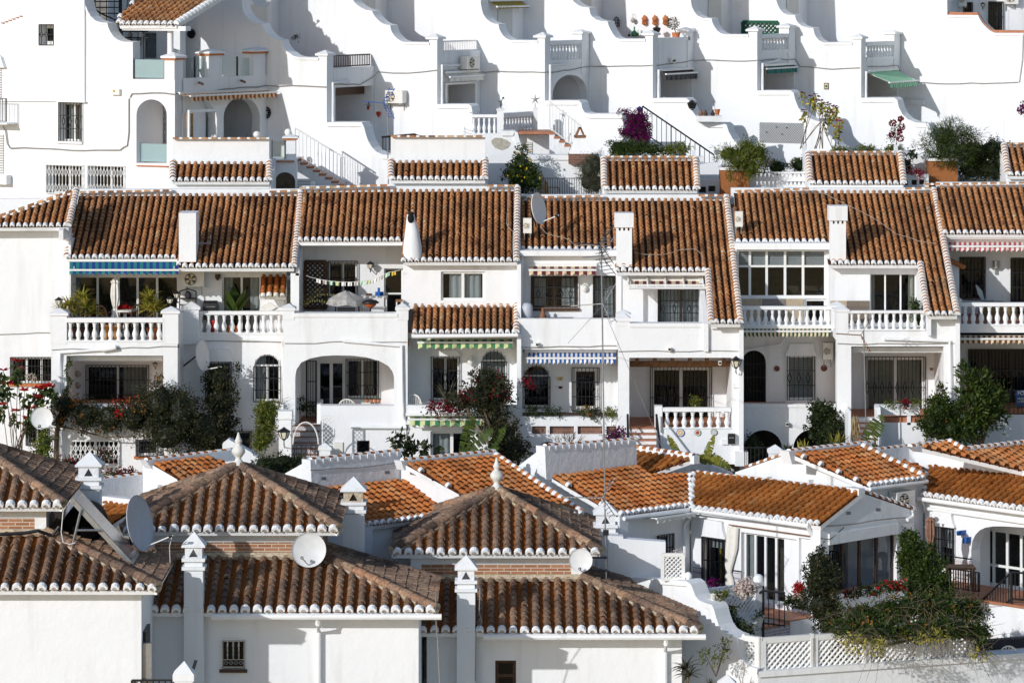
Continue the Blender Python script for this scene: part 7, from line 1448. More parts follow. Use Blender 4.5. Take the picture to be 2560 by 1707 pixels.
t = thing('alarm_box', 'white alarm box with an orange light on the upper left wall', 'alarm', W0.px(287, 238, .1)); mb = MB(); mb.pbox(W0, 277, 223, 298, 238, .004, .1); mb.build('case', 'white_plastic', t); mb = MB(); mb.ball(W0.px(285, 228, .1), .035); mb.build('light', 'yellow', t)
t = thing('tile_plaque', 'small tile picture plaque on the upper white wall', 'plaque', WP[5].px(2065, 224)); mb = MB(); mb.pbox(WP[5], 2060, 208, 2071, 224, .002, .03); mb.build('frame', 'dark_wood', t); mb = MB(); mb.pbox(WP[5], 2061.5, 210, 2069.5, 222, .031, .036); mb.build('tile', 'beige_cloth', t); mb = MB(); mb.ball(WP[5].px(2065.5, 216, .036), .04); mb.build('motif', 'green_cloth', t)
for lab, pl_, x, y in (('white flood lamp on the parapet above the blue awning', C2, 1343, 861), ('white security lamp on the beam of the balustraded porch', C0, 1800, 907), ('white security lamp above the basement arches', D2, 1968, 1060), ('white camera on the porch corner beside the slate awning', FP[3], 1686, 152), ('white outdoor lamp on the parapet of the beamed porch', C0, 1674, 873)):
 t = thing('security_lamp', lab, 'lamp', pl_.px(x, y, .05), 'white outdoor lamps'); mb = MB(); mb.pbox(pl_, x - 4, y - 4, x + 4, y + 5, .03, .13); mb.build('housing', 'white_plastic', t); mb = MB(); mb.pbox(pl_, x - 3, y - 2, x + 3, y + 3, .131, .14); mb.build('lens', 'interior', t); mb = MB(); mb.pbox(pl_, x - 1.5, y + 3, x + 1.5, y + 7, .0, .05); mb.build('bracket', 'white_plastic', t)
sgn = thing('sale_sign', 'dark blue for sale sign on the terrace railing at the right border', 'sign', Fr(98.8).px(2560, 1020)); mb = MB(); mb.pbox(Fr(98.85), 2539, 975, 2640, 1016, -.02, .0); mb.build('board', 'sign_blue', sgn)
for txt, x, y, s_ in (('FOR SALE', 2543, 987, .145), ('info@', 2543, 998, .07), ('(+34) 9', 2543, 1006, .085)):
 cu = bpy.data.curves.new('lettering', 'FONT'); cu.body = txt; cu.size = s_; cu.extrude = .003; to = bpy.data.objects.new('lettering_curve', cu); COL.objects.link(to)
 bpy.context.view_layer.update(); me = bpy.data.meshes.new_from_object(to); bpy.data.objects.remove(to); lo = bpy.data.objects.new('lettering', me); me.materials.append(MATS['white_cloth']); COL.objects.link(lo); lo.parent = sgn; lo.rotation_euler = (math.pi / 2, 0, 0); lo.location = Fr(98.83).px(x, y) - sgn.location
mb = MB(); mb.pbox(Fr(98.83), 2543, 990, 2620, 991, .0, .006); mb.build('rule', 'blue', sgn)
q4_ = WP[4]
for i, x in enumerate((1611, 1637, 1663)):
 t = thing('wall_lantern', ('leftmost of the three terracotta lanterns on the white terrace wall', 'middle one of the three terracotta lanterns on the white terrace wall', 'rightmost of the three terracotta lanterns beside the potted olive')[i], 'lantern', q4_.px(x, 65, .1), 'terracotta wall lanterns'); c = q4_.px(x, 65, .1); mb = MB(); mb.lathe(c, [(.005, 0), (.09, .06), (.075, .09), (.075, .2), (.1, .21), (.07, .25), (.015, .33)], 6); mb.build('body', 'terracotta', t)
 mb = MB()
 for k in range(8): mb.ball(q4_.px(x - 3 + (k % 3) * 3, 52 + (k // 3) * 3, .178), .012, 0, .5, 5, 4)
 mb.build('piercing', 'soot', t)
t = thing('bird_cage', 'dark domed bird cage on the shaded terrace wall', 'cage', q4_.px(1541, 66, .12)); mb = MB(); c = q4_.px(1541, 66, .14)
for i in range(10): a_ = i * math.pi / 5; dd = V((math.cos(a_), math.sin(a_), 0)) * .09; mb.tube([c + dd, c + dd + V((0, 0, .18)), c + dd * .6 + V((0, 0, .25)), c + V((0, 0, .29))], .009, 4)
for z in (0, .09, .18): mb.tube([c + V((math.cos(i * .5), math.sin(i * .5), 0)) * .09 + V((0, 0, z)) for i in range(14)], .009, 4)
mb.build('bars', 'iron', t); mb = MB(); mb.lathe(c, [(.1, -.02), (.1, .01)], 12); mb.build('tray', 'iron', t)
mb = MB(); c = q4_.px(1582, 58, .15); mb.lathe(c, [(.01, 0), (.06, .04), (.075, .08), (.05, .14), (.02, .16)], 10); mb.tube([c + V((0, 0, .16)), q4_.px(1582, 36, .15), q4_.px(1586, 36, .0)], .008, 4); solo('hanging_lamp', mb, 'half_moon', 'small round hanging lamp left of the terracotta lanterns', 'lamp')
f3 = FP[3]; zc = P(1600, 97, 118).z
for lab, x, y, h_, w_, m_ in (('large green glass demijohn on the terrace wall', 1586, 92, .3, .1, 'green_glass'), ('thin green bottle right of the demijohn', 1595, 92, .2, .035, 'green_glass'), ('dark green bottle left of the demijohn', 1573, 92, .12, .05, 'pine_cloth')):
 mb = MB(); mb.lathe(q4_.px(x, y, .35), [(w_ * .8, 0), (w_, h_ * .2), (w_ * .9, h_ * .4), (w_ * .25, h_ * .65), (w_ * .22, h_ * .95), (w_ * .3, h_)], 12); solo('bottle', mb, m_, lab, 'bottle', 'glass bottles on the terrace', True)
lantern('black domed moroccan lantern on the pier below the terracotta lanterns', q4_.px(1642, 96, .5), .38, post=False, gl='soot'); lantern('black onion shaped lantern on the curved wall by the slate awning', P(1730, 288, 113.5), .45, post=False, gl='soot'); lantern('dark blue finial lantern on the wall above the magenta bougainvillea', P(1599, 290, 110.5), .28, post=True, gl='soot', mat='royal_cloth')
t = thing('potted_tree', 'small round olive tree in a white pot on the terrace parapet', 'potted plant', FP[3].px(1688, 97, -.1)); mb = MB(); c = FP[3].px(1690, 96, -.13); mb.lathe(c, [(.1, 0), (.13, .16), (.14, .17)], 12, 0); mb.build('pot', 'terracotta', t); mb = MB(); mb.tube([c + V((0, 0, .15)), c + V((-.05, 0, .28))], .015, 5); mb.build('stem', 'bark', t); mb = MB()
for _ in range(420): d_ = rdir(); leafface(mb, c + V((-.08, 0, .45)) + d_ * .19 * rng() ** .4, (d_ + rdir() * .6).normalized(), rdir(), .05, .025, rng())
mb.build('foliage', 'leaf_olive', t)
mb = MB(); w5 = WP[4]
t = thing('trellis', 'grey diamond trellis on the sunlit garden wall', 'trellis', WP[4].px(1950, 360), 'wall trellises'); lattice(t, 1898, 306, 2009, 359, WP[4], .055, .013, .03, 'grey_metal', False, 'slats', .012)
t = thing('trellis', 'dark green square trellis on the upper wall behind the balustrade', 'trellis', WP[5].px(1900, 85), 'wall trellises'); lattice(t, 1857, 55, 1944, 86, WP[5], .1, .03, .03, 'pine_cloth', True, 'slats')
for i, (x, y) in enumerate(((1943, 318), (1969, 320), (1957, 336), (1918, 331))):
 butterfly('small dark bird ornament on the grey diamond trellis', WP[4].sh(.06), x, y, 2.6, 'slate_cloth')
pt_ = thing('flower_pot', 'terracotta pot on the curved garden wall near the slate awning', 'flower pot', P(1793, 288, 113)); mb = MB(); potmesh(mb, P(1793, 288, 113), .085, .17); mb.build('pot', 'terracotta', pt_); mb = MB(); mb.lathe(P(1793, 288, 113) + V((0, 0, .155)), [(.07, 0), (.06, .01)], 10); mb.build('soil', 'soil', pt_)
mb = MB(); mb.wbox(P(1742, 0, 113.2).x, P(1804, 0, 113.2).x, 113, 113.5, P(0, 304, 113.2).z, P(0, 290, 113.2).z); solo('garden_bench', mb, 'plaster', 'low white masonry ledge with pots behind the curved garden wall', 'ledge')
for i, x in enumerate((1752, 1764, 1782)): mb = MB(); c = P(x, 290, 113.1); mb.lathe(c, [(.05, 0), (.07, .06), (.03, .13), (.025, .18)], 8); solo('clay_jug', mb, ('rust', 'dark_wood', 'slate_cloth')[i], ('squat rust brown jug on the masonry ledge', 'dark wooden jug on the masonry ledge', 'black jug on the masonry ledge next to the terracotta pot')[i], 'jug', 'jugs on the ledge', True)
def pot(label, c, r_, h_, mat, group='plant pots', name='flower_pot'): mb = MB(); potmesh(mb, c, r_, h_); return solo(name, mb, mat, label, 'flower pot', group, True)
def floorA(x, Y): return V((P(x, 0, Y).x, Y, P(0, 857, 98.9).z + .02))
for lab, x, Y, r_, h_, m_ in (('tall ochre pot behind the fifth gap of the left balustrade', 268, 99.6, .17, .36, 'ochre_pot'), ('round ochre pot right of the tall ochre pot', 286, 99.7, .2, .34, 'ochre_pot'), ('orange pot under the right yucca', 385, 99.6, .2, .3, 'terracotta'), ('brown square pot under the left yucca', 195, 99.8, .22, .3, 'brown_cloth')): pot(lab, floorA(x, Y), r_, h_, m_)
for lab, x, m_ in (('terracotta pot, left one behind the right balustrade of the chimney house', 577, 'terracotta'), ('terracotta pot with the banana plant behind the right balustrade', 592, 'terracotta'), ('tall red pot behind the right balustrade of the chimney house', 535, 'red')): pot(lab, V((P(x, 0, 101.02).x, 101.02, A2.px(0, 840).z)), .1, .25 if m_ != 'red' else .42, m_)
def parasol(label, x, y0, y1, Y, w, mat):
 t = thing('closed_parasol', label, 'parasol', P(x, y1, Y), 'closed parasols'); a = P(x, y1, Y); k = m2(Y); H = (y1 - y0) / k; mb = MB(); N = 16; rings = []
 for f, r_ in ((.0, .5), (.05, .62), (.25, .34), (.28, .26), (.32, .34), (.55, .6), (.75, .55), (.86, .45), (.9, .62), (.93, .5), (.985, .25), (1, .05)):
  rings.append([a + V((math.cos(2 * math.pi * i / N) * w * r_ * (1 + .22 * math.cos(i * math.pi)), math.sin(2 * math.pi * i / N) * w * r_ * (1 + .22 * math.cos(i * math.pi)), H * f)) for i in range(N)])
 mb.grid(rings, 0, .5, True); mb.build('cloth', mat, t); p = MB(); p.tube([a - V((0, 0, .9)), a + V((0, 0, H + .06))], .022, 6); p.build('pole', 'white_metal', t); return t
parasol('closed off white parasol before the glazed upper room', 288, 694, 800, 100.2, .17, 'canvas'); parasol('closed brown parasol in front of the grilled window at the right', 2326, 1291, 1385, 91.8, .17, 'taupe_cloth')
def bistro_chair(label, c, ang, mat, s=1.):
 t = thing('chair', label, 'chair', c, 'garden chairs'); c = V(c); ca, sa = math.cos(ang), math.sin(ang)
 def w(x, y, z): return c + V((x * ca - y * sa, x * sa + y * ca, z)) * s
 for x in (-.2, .2):
  for y in (-.2, .2): mb = MB(); mb.tube([w(x * 1.1, y * 1.1, 0), w(x, y, .43)], .02, 6); mb.build('leg', mat, t)
 mb = MB(); mb.hexa([w(-.23, -.23, .42), w(.23, -.23, .42), w(.23, .23, .42), w(-.23, .23, .42), w(-.23, -.23, .45), w(.23, -.23, .45), w(.23, .23, .45), w(-.23, .23, .45)]); mb.build('seat', mat, t)
 mb = MB(); arc = [w(-.24 * math.cos(math.pi * i / 10), .22, .45 + .42 * math.sin(math.pi * i / 10) ** .6) for i in range(11)]; mb.tube(arc, .02, 6)
 for i in range(2, 9): mb.tube([w(-.24 * math.cos(math.pi * i / 10) * .8, .21, .45), arc[i]], .014, 4)
 mb.build('backrest', mat, t)
 for sg in (-1, 1): mb = MB(); mb.tube([w(sg * .24, .2, .66), w(sg * .27, -.12, .66), w(sg * .25, -.2, .43)], .018, 6); mb.build('armrest', mat, t)
 return t
zB = P(0, 1030, 99.2).z; bistro_chair('white plastic chair behind the parapet of the arched terrace', V((P(868, 0, 100.2).x, 100.2, P(868, 1012, 100).z - .72)), math.pi, 'white_plastic'); bistro_chair('white plastic chair left of the spiky potted plant', V((P(1046, 0, 99.6).x, 99.6, P(1046, 993, 99.6).z - .78)), 2.6, 'white_plastic'); bistro_chair('white plastic chair before the blue tiled parapet at the lower right', V((P(2530, 0, 88.1).x, 88.1, P(2530, 1616, 88.1).z - .82)), 2.7, 'white_plastic'); bistro_chair('brown rattan chair behind the black fence beside the lemon tree', V((P(1373, 0, 106.9).x, 106.9, P(1373, 453, 106.9).z - .85)), .9, 'rattan')
for i, x in enumerate((250, 330)): bistro_chair(('dark wicker chair left of the closed white parasol', 'dark wicker chair right of the closed white parasol')[i], floorA(x, 100.1), 3 + i, 'dark_wood')
t = thing('table', 'small table with a red cloth behind the left balustrade', 'table', floorA(312, 100.4)); c = floorA(312, 100.4); mb = MB(); mb.lathe(c, [(.3, 0), (.05, .05), (.05, .66)], 10); mb.build('leg', 'white_metal', t); mb = MB(); mb.lathe(c + V((0, 0, .66)), [(.35, 0), (.35, .04), (.3, .05)], 16); mb.build('table_top', 'white_plastic', t); mb = MB()
for _ in range(60): leafface(mb, c + V((uni(-.14, .14), uni(-.1, .1), .72 + uni(0, .07))), rdir(), rdir(), .1, .08, rng())
mb.build('red_cloth', 'petal_red', t)
t = thing('barbecue', 'black covered barbecue beside the pillar and air conditioner', 'barbecue', P(528, 800, 101)); mb = MB(); mb.pbox(Fr(100.9), 508, 766, 545, 800, -.35, 0); mb.build('body', 'iron', t); mb = MB(); mb.tube([P(509, 766, 101.07), P(544, 766, 101.07)], .16, 10); mb.build('lid', 'iron', t); mb = MB(); mb.tube([P(515, 767, 100.85), P(538, 767, 100.85)], .014, 5); mb.build('handle', 'grey_metal', t)
t = thing('iron_stand', 'black iron shelf stand with a dome behind the rear pillar', 'shelf', P(470, 790, 100.9)); mb = MB(); S_ = Fr(100.95)
for x in (449, 490): mb.tube([S_.px(x, 800), S_.px(x, 728)], .016, 5)
mb.tube([S_.px(449, 728), S_.px(470, 722), S_.px(490, 728)], .016, 5)
for y in (746, 762): mb.pbox(S_, 448, y, 491, y + 2, -.25, 0)
mb.build('frame', 'iron', t); mb = MB(); mb.ball(S_.px(470, 738, -.1), .09, 0, .5, 12, 8, 1.2); mb.build('dome', 'slate_cloth', t)
def floorB(x, Y): return V((P(x, 0, Y).x, Y, B0.px(0, 856).z))
t = thing('grill_canopy', 'crumpled grey grill canopy standing on the open balcony', 'canopy', floorB(868, 100.4)); c = P(868, 728, 100.4); mb = MB(); N = 12; rings = []
for f, r_ in ((0, .03), (.25, .22), (.6, .42), (1, .5)): rings.append([c + V((math.cos(2 * math.pi * i / N) * r_ * (1 + .12 * math.cos(i * math.pi)), math.sin(2 * math.pi * i / N) * r_ * .7, -f * .36 + .03 * math.sin(i * 2.3))) for i in range(N)])
mb.grid(rings, 0, .5, True); mb.build('cloth', 'tarp', t)
for a_ in (-.3, .3): mb = MB(); mb.tube([c + V((a_, 0, -.3)), c + V((a_ * 1.1, 0, -1.15))], .022, 6); mb.build('leg', 'iron', t)
mb = MB(); mb.hexa([c + V((-.25, -.15, -1.1)), c + V((.2, -.15, -1.1)), c + V((.2, .2, -1.1)), c + V((-.25, .2, -1.1)), c + V((-.25, -.15, -.45)), c + V((.2, -.15, -.45)), c + V((.2, .2, -.45)), c + V((-.25, .2, -.45))]); mb.build('grill_box', 'slate_cloth', t)
t = thing('fire_bowl', 'black fire bowl with an orange belly on a stand on the open balcony', 'fire bowl', floorB(926, 100.2)); c = P(926, 758, 100.2); mb = MB(); mb.lathe(c, [(.05, -.12), (.14, -.06), (.16, .0)], 14); mb.build('bowl', 'fire', t, True); mb = MB(); mb.lathe(c, [(.22, .0), (.23, .03), (.15, .08), (.05, .1)], 16); mb.build('lid', 'iron', t, True); mb = MB(); mb.tube([c - V((0, 0, .1)), c - V((0, 0, .95))], .025, 6); mb.build('stand', 'iron', t)
t = thing('work_table', 'narrow table with bottles and blue boxes before the balcony door', 'table', floorB(955, 100.8)); f = Fr(100.8); mb = MB(); mb.pbox(f, 902, 741, 968, 745, -.45, 0); mb.build('table_top', 'white_plastic', t)
for x in (905, 964): mb = MB(); mb.pbox(f, x, 745, x + 3, 800, -.4, -.0); mb.build('leg', 'white_metal', t)
mb = MB(); mb.pbox(f, 908, 770, 962, 773, -.4, 0); mb.build('shelf', 'white_metal', t)
for lab, x0, y0, x1, y1, m_ in (('tall blue box on the balcony table', 944, 720, 950, 741, 'blue_cloth'), ('flat blue box on the balcony table', 938, 730, 959, 741, 'blue_cloth'), ('dark crate on the balcony table beside the fire bowl', 915, 734, 930, 741, 'dark_wood')): mb = MB(); o_ = {'tall': .1, 'flat': .25, 'dark': .2}[lab.split()[0]]; mb.pbox(Fr(100.8 + o_), x0, y0, x1, y1, -.09, 0); solo('box', mb, m_, lab, 'box', 'boxes on the balcony table')
t = thing('stool', 'small white stool with a brown cushion before the right balcony pillar', 'stool', floorB(1000, 99.9)); f = Fr(99.9); mb = MB(); mb.pbox(f, 989, 750, 1006, 755, -.25, 0); mb.build('cushion', 'wood', t); mb = MB(); mb.pbox(f, 990, 755.2, 993, 800, -.25, 0); mb.pbox(f, 1002, 755.2, 1005, 800, -.25, 0); mb.build('legs', 'white_plastic', t)
fl = thing('prayer_flags', 'string of pale prayer flags sagging across the open balcony', 'flags', P(880, 700, 99.9)); f = Fr(99.9); pts = []
for i in range(31): u = i / 30; x = 765 + u * 235; y = 689 + 16 * math.sin(math.pi * min(1, u * 1.15)) ** .8 - (max(0, u - .7) * 45); pts.append((x, y))
mb = MB(); mb.tube([f.px(*q_) for q_ in pts], .006, 4); mb.build('string', 'cable_white', fl)
cols = ['white_cloth', 'petal_white', 'palegreen_cloth', 'lime_cloth', 'white_cloth', 'white_cloth', 'petal_white', 'palegreen_cloth', 'lime_cloth', 'white_cloth', 'petal_white', 'palegreen_cloth', 'gold_cloth']
for i, cl_ in enumerate(cols):
 j = 4 + i * 2; x, y = pts[j]; w_ = 5.2; mb = MB(); g_ = [[f.px(x + w_ * (-1 + 2 * k / 4) , y + (pts[min(30, j + 1)][1] - pts[j - 1][1]) * (k / 4 - .5) + dy_, .02 * math.sin(k * 2 + i) * (dy_ > 0)) for k in range(5)] for dy_ in (10, 5, 0)]; mb.grid(g_); mb.build('flag', cl_, fl)
t = thing('plant_bench', 'white bench with a row of small terracotta pots on the arched terrace', 'bench', P(927, 1030, 100.9)); mb = MB(); mb.pbox(Fr(100.9), 903, 1006, 951, 1011, -.3, 0); mb.build('board', 'white_plastic', t)
for x in (908, 946): mb = MB(); mb.pbox(Fr(100.88), x, 1011.2, x + 3, 1050, -.2, -.02); mb.build('leg', 'white_plastic', t)
for i, x in enumerate((918, 929, 939, 948)):
 t = thing('cactus_pot', ('first small terracotta pot on the white bench, counted from the left', 'second small terracotta pot on the white bench, counted from the left', 'third small terracotta pot on the white bench, counted from the left', 'rightmost small terracotta pot on the white bench')[i], 'flower pot', P(x, 1006, 100.75), 'small pots on the bench'); mb = MB(); potmesh(mb, P(x, 1006, 100.75), .045, .08); mb.build('pot', 'terracotta', t); mb = MB(); spiky(mb, P(x, 998, 100.75), 9, .07 + .03 * (i == 3), .02, .3); mb.build('leaves', 'leaf_mid', t)
t = thing('buddha_figure', 'small golden seated figure on the shelf under the brown framed window', 'figurine', P(1357, 795, 100)); c = P(1357, 795, 100); mb = MB(); mb.lathe(c, [(.09, 0), (.1, .04), (.06, .1), (.065, .15), (.03, .18), (.04, .21), (.035, .25), (.01, .28)], 12); mb.build('body', 'rust', t, True)
mb = MB(); mb.pbox(Fr(100.1), 1335, 795, 1382, 801, -.25, 0); mb.pbox(Fr(100.1), 1388, 795, 1434, 801, -.25, 0); solo('planter_trough', mb, 'slate_cloth', 'dark troughs on the balcony under the brown framed window', 'trough')
mb = MB(); c = P(1318, 797, 99.9); mb.lathe(c, [(.13, 0), (.15, .1), (.15, .32), (.11, .4), (.04, .42)], 14); solo('water_jar', mb, 'dish_grey', 'grey lidded jar behind the parapet left of the brown framed window', 'jar', None, True)
t = thing('stacked_chairs', 'stack of grey metal chairs on the right border balcony', 'chairs', P(2462, 790, 100.6)); mb = MB(); f = Fr(100.4)
for i in range(5): o_ = i * 3.2; mb.tube([f.px(2440 + o_, 712 + o_, -.02 * i), f.px(2446 + o_, 735 + o_, -.02 * i), f.px(2455 + o_, 752 + o_ * .4, -.02 * i), f.px(2484, 752 + o_ * .4, -.02 * i)], .02, 5); mb.tube([f.px(2440 + o_, 712 + o_, -.45), f.px(2446 + o_, 735 + o_, -.45), f.px(2455 + o_, 752 + o_ * .4, -.45)], .02, 5)
mb.build('frames', 'grey_metal', t)
mb = MB(); c = P(2495, 775, 101); mb.lathe(c, [(.5, -.3), (.52, 0), (.45, .18), (.2, .22)], 12, sx=1.); solo('covered_furniture', mb, 'leaf_dry', 'brown cloth covered furniture behind the right border balustrade', 'furniture cover')
t = thing('tied_curtain', 'long cream outdoor curtain tied in beside the folding doors', 'curtain', L5.px(1832, 1468, .1)); mb = MB(); rows = []
for f_, x0_, x1_ in ((0, 1826, 1851), (.35, 1822, 1848), (.6, 1820, 1838), (.74, 1825, 1833), (.85, 1820, 1838), (1, 1815, 1842)):
 y = 1313 + 155 * f_; a0, z = L5.uv(x0_, y); a1 = L5.uv(x1_, y)[0]; rows.append([L5.p(a0 + (a1 - a0) * i / 16, z, .1 + .04 * math.sin(i * 1.9)) for i in range(17)])
mb.grid(rows[::-1]); mb.build('cloth', 'canvas', t, True); mb = MB(); mb.tube([L5.px(1822, 1311, .1), L5.px(2028, 1340, .1)], .015, 6); mb.build('rail', 'wood', t)
mb = MB(); mb.tube([L5.px(1720, 1300, .1)] * 1 + [L5.px(1721, 1301, .1)], .02, 5)
def wallbox(label, pl_, x, y, w_, h_, mat, name='flower_pot'): mb = MB(); mb.pprism(pl_, [[(x - w_, y), (x + w_, y - 1), (x + w_ * .8, y + h_), (x - w_ * .8, y + h_)]], .02, .2); return solo(name, mb, mat, label, 'flower pot', 'wall hung pots')
wallbox('blue letter box on the wall right of the grilled window', L8, 2397, 1327, 6.5, 11, 'blue', 'letter_box'); wallbox('blue wall pot in a wreath of dry plants beside the arched porch', L8, 2411, 1344, 5, 14, 'blue')
t = thing('hanging_basket', 'round brown hanging basket inside the arched porch', 'hanging basket', pb.px(2433, 1368, .9)); mb = MB(); mb.ball(L8.px(2434, 1357, -.5), .1); mb.build('basket', 'rust', t, True); mb = MB(); spiky(mb, L8.px(2434, 1352, -.5), 40, .12, .03, .8); mb.build('leaves', 'leaf_olive', t)
mb = MB(); c = T8.px(2400, 1450, .9); mb.hexa([c + V(q_) for q_ in ((-.35, -.3, .3), (.35, -.3, .3), (.35, .3, .3), (-.35, .3, .3), (-.35, -.3, .34), (.35, -.3, .34), (.35, .3, .34), (-.35, .3, .34))])
for x_ in (-.3, .3):
 for y_ in (-.25, .25): mb.tube([c + V((x_, y_, .3)), c + V((x_, y_, -.4))], .025, 5)
solo('patio_table', mb, 'wood', 'brown patio table behind the black railing at the right terrace', 'table')
for lab, x, y, r_, Y in (('big white pot at the foot of the short terrace steps', 1893, 1562, .16, 87.6), ('white pot left of the terrace steps below the lattice parapet', 1880, 1578, .12, 87)): pot(lab, P(x, y + 2, Y), r_, .24, 'stone_white')
cable('cable bundle along the upper left corner house', [W0.px(8, 315, .1), W0.px(14, 330, .05), W0.px(18, 360, .05), W0.px(25, 370, .05), W0.px(95, 371, .03), W0.px(180, 376, .03), W0.px(300, 374, .03), W0.px(318, 366, .03), W0.px(322, 330, .03), W0.px(322, 250, .03), W0.px(330, 235, .03), W0.px(380, 231, .03), W0.px(435, 236, .04)], .018)
cable('dark cable bundle along the shaded parapet over the rust striped awning', [F0.px(438, 236, .04), F0.px(520, 228, .03), F0.px(600, 219, .03), F0.px(664, 216, .03), WP[0].px(700, 217, .03), WP[0].px(760, 214, .03), WP[0].px(815, 218, .03)], .016)
cable('cable crossing the white wall right of the iron balcony', [FP[0].px(832, 212, .03), FP[0].px(900, 212, .03), FP[0].px(930, 195, .03), WP[1].px(945, 180, .03), WP[1].px(1020, 184, .03), WP[1].px(1092, 176, .03)], .014)
cable('cable along the third stepped house', [FP[1].px(1106, 178, .03), FP[1].px(1198, 180, .03), WP[2].px(1215, 180, .03), WP[2].px(1360, 180, .03), FP[2].px(1380, 183, .03), FP[2].px(1466, 168, .03), WP[3].px(1490, 166, .03), WP[3].px(1630, 164, .03)], .014)
cable('cable along the fourth and fifth stepped houses', [FP[3].px(1642, 164, .03), FP[3].px(1730, 152, .03), WP[4].px(1745, 151, .03), WP[4].px(1890, 153, .03), FP[4].px(1905, 151, .03), FP[4].px(1988, 148, .03), WP[5].px(2000, 168, .03), WP[5].px(2080, 172, .03), WP[5].px(2150, 170, .03)], .014)
cable('cable along the rightmost big white wall', [FP[5].px(2170, 168, .03), FP[5].px(2245, 165, .03), WP[6].px(2258, 205, .03), WP[6].px(2400, 210, .03), WP[6].px(2545, 206, .03)], .014)
cable('cable bundle over the far left house wall', [Zp.px(-20, 836, .02), Zp.px(60, 833, .02), Zp.px(126, 832, .02)]); cable('cable under the left balustrade', [A0.px(130, 874, .02), A0.px(230, 873, .02), A0.px(330, 869, .02), A0.px(443, 866, .02)]); cable('cable under the right balustrade of the chimney house', [A2.px(452, 862, .02), A2.px(470, 852, .02), A2.px(600, 853, .02), A2.px(710, 856, .02)])
cable('cable bundle across the arched terrace front', [B0.px(712, 858, .02), B0.px(790, 857, .02), B0.px(870, 855, .02), B0.px(1016, 855, .02)]); cable('white cable draped down the tiled roof near its right verge', [onp(plB, 1268, 478) + V((0, -.1, .12)), onp(plB, 1272, 500) + V((0, -.1, .12)), onp(plB, 1266, 570) + V((0, -.1, .12)), onp(plB, 1283, 590) + V((0, -.1, .12)), onp(plB, 1280, 645) + V((0, -.1, .12))], .006, 'half_moon')
cable('white cable looping from the roof dish down to the eaves', [P(1350, 568, 101), P(1365, 580, 100.9), P(1400, 590, 100.8), P(1440, 612, 100.5), P(1500, 620, 100.3), P(1536, 628, 100.2)], .006, 'half_moon', wob=.05); cable('white cable sagging over the tiled wing right of the vented chimney', [P(1585, 630, 100.3), P(1620, 637, 100.2), P(1655, 638, 100.2), P(1700, 624, 100.4), P(1740, 622, 100.4), P(1757, 640, 100.2), P(1758, 660, 100)], .006, 'half_moon')
cable('white cable running diagonally over the veranda house roof', [onp(plD, 2042, 487) + V((0, -.1, .12)), onp(plD, 2120, 525) + V((0, -.1, .12)), onp(plD, 2165, 545) + V((0, -.1, .12)), onp(plD, 2240, 595) + V((0, -.1, .12)), onp(plD, 2300, 616) + V((0, -.1, .12)), onp(plD, 2340, 620) + V((0, -.1, .12))], .006, 'half_moon')
cable('cables over the blue striped awning', [C2.px(1300, 868, .02), C2.px(1400, 867, .02), C2.px(1542, 864, .02)]); cable('cable under the parapet of the beamed porch', [C0.px(1546, 880, .02), C0.px(1680, 877, .02), C0.px(1850, 878, .02)]); cable('cable under the right balustrade of the veranda house', [D0.px(2094, 860, .02), D0.px(2200, 859, .02), D0.px(2390, 858, .02)])
cable('grey hanging cable down the front of the foreground house right of the gutter end', [P(1090, 1480, 80.9), P(1089, 1540, 81.2), P(1094, 1600, 81.4), P(1100, 1720, 81.4)], .012); cable('white cable looping beside the foreground chimney with pyramid cap', [P(1190, 1460, 83.9), P(1200, 1470, 83.9), P(1198, 1530, 83.9), P(1205, 1550, 83.9), P(1190, 1580, 84), P(1188, 1700, 84)], .011)
cable('thin cable hanging from the big grey dish onto the roof', [P(430, 1337, 80.9), P(424, 1365, 81), P(426, 1420, 81.2), P(412, 1432, 81.2), P(390, 1420, 81.2)], .011, 'cable_white')
def stems(name, label, cat, tips, foot, Y, leafmat, tipmat, lsz=.16, group=None, per=16, tipn=14, under=10):
 """tall bare stems, each ending in a tuft of leaves and bracts"""
 t = thing(name, label, cat, P(foot[0], foot[1], Y), group); sb, lb, fb = MB(), MB(), MB()
 for x, y in tips:
  p = P(x, y, Y + uni(-.3, .3)); f = P(foot[0] + uni(-1, 1) * foot[2], foot[1], Y + uni(-.1, .1)); m_ = f.lerp(p, .6); m_.x = f.x * .5 + p.x * .5 + uni(-.05, .05)
  sb.tube([f, f.lerp(m_, .5) + V((uni(-.03, .03), 0, 0)), m_, p], .014, 5, 0, rng(), .008)
  for _ in range(per): d = rdir(); d.z -= .6; leafface(lb, p - V((uni(-.08, .08), uni(-.08, .08), uni(.03, under * .035))), d.normalized(), (rdir() + V((0, -1, .5))).normalized(), lsz, lsz * .5, rng())
  for _ in range(tipn): a = uni(0, 6.28); d = V((math.cos(a), math.sin(a) * .8, uni(-.1, .5))).normalized(); leafface(fb, p, d, V((0, -.5, .9)), lsz * uni(.6, 1), lsz * .38, rng())
 sb.build('stem', 'bark', t); lb.build('leaves', leafmat, t); fb.build('bracts', tipmat, t); return t
stems('poinsettia', 'very tall red poinsettias with bare stems at the left border', 'plant', [(8, 925), (20, 958), (38, 1026), (42, 902), (45, 921), (62, 975), (106, 968), (126, 966), (100, 992), (76, 1019), (70, 1046), (4, 1010), (90, 970), (2, 960), (118, 962)], (40, 1175, 18), 97.8, 'leaf_mid', 'petal_red', .2, None, 22, 18)
bush('shrub', 'light green shrub under the white dish at the left', 'shrub', [(112, 1110, 97.2, 22, 36), (100, 1150, 96.8, 24, 40), (130, 1180, 94, 34, 30)], 1500, .09, 'leaf_lime')
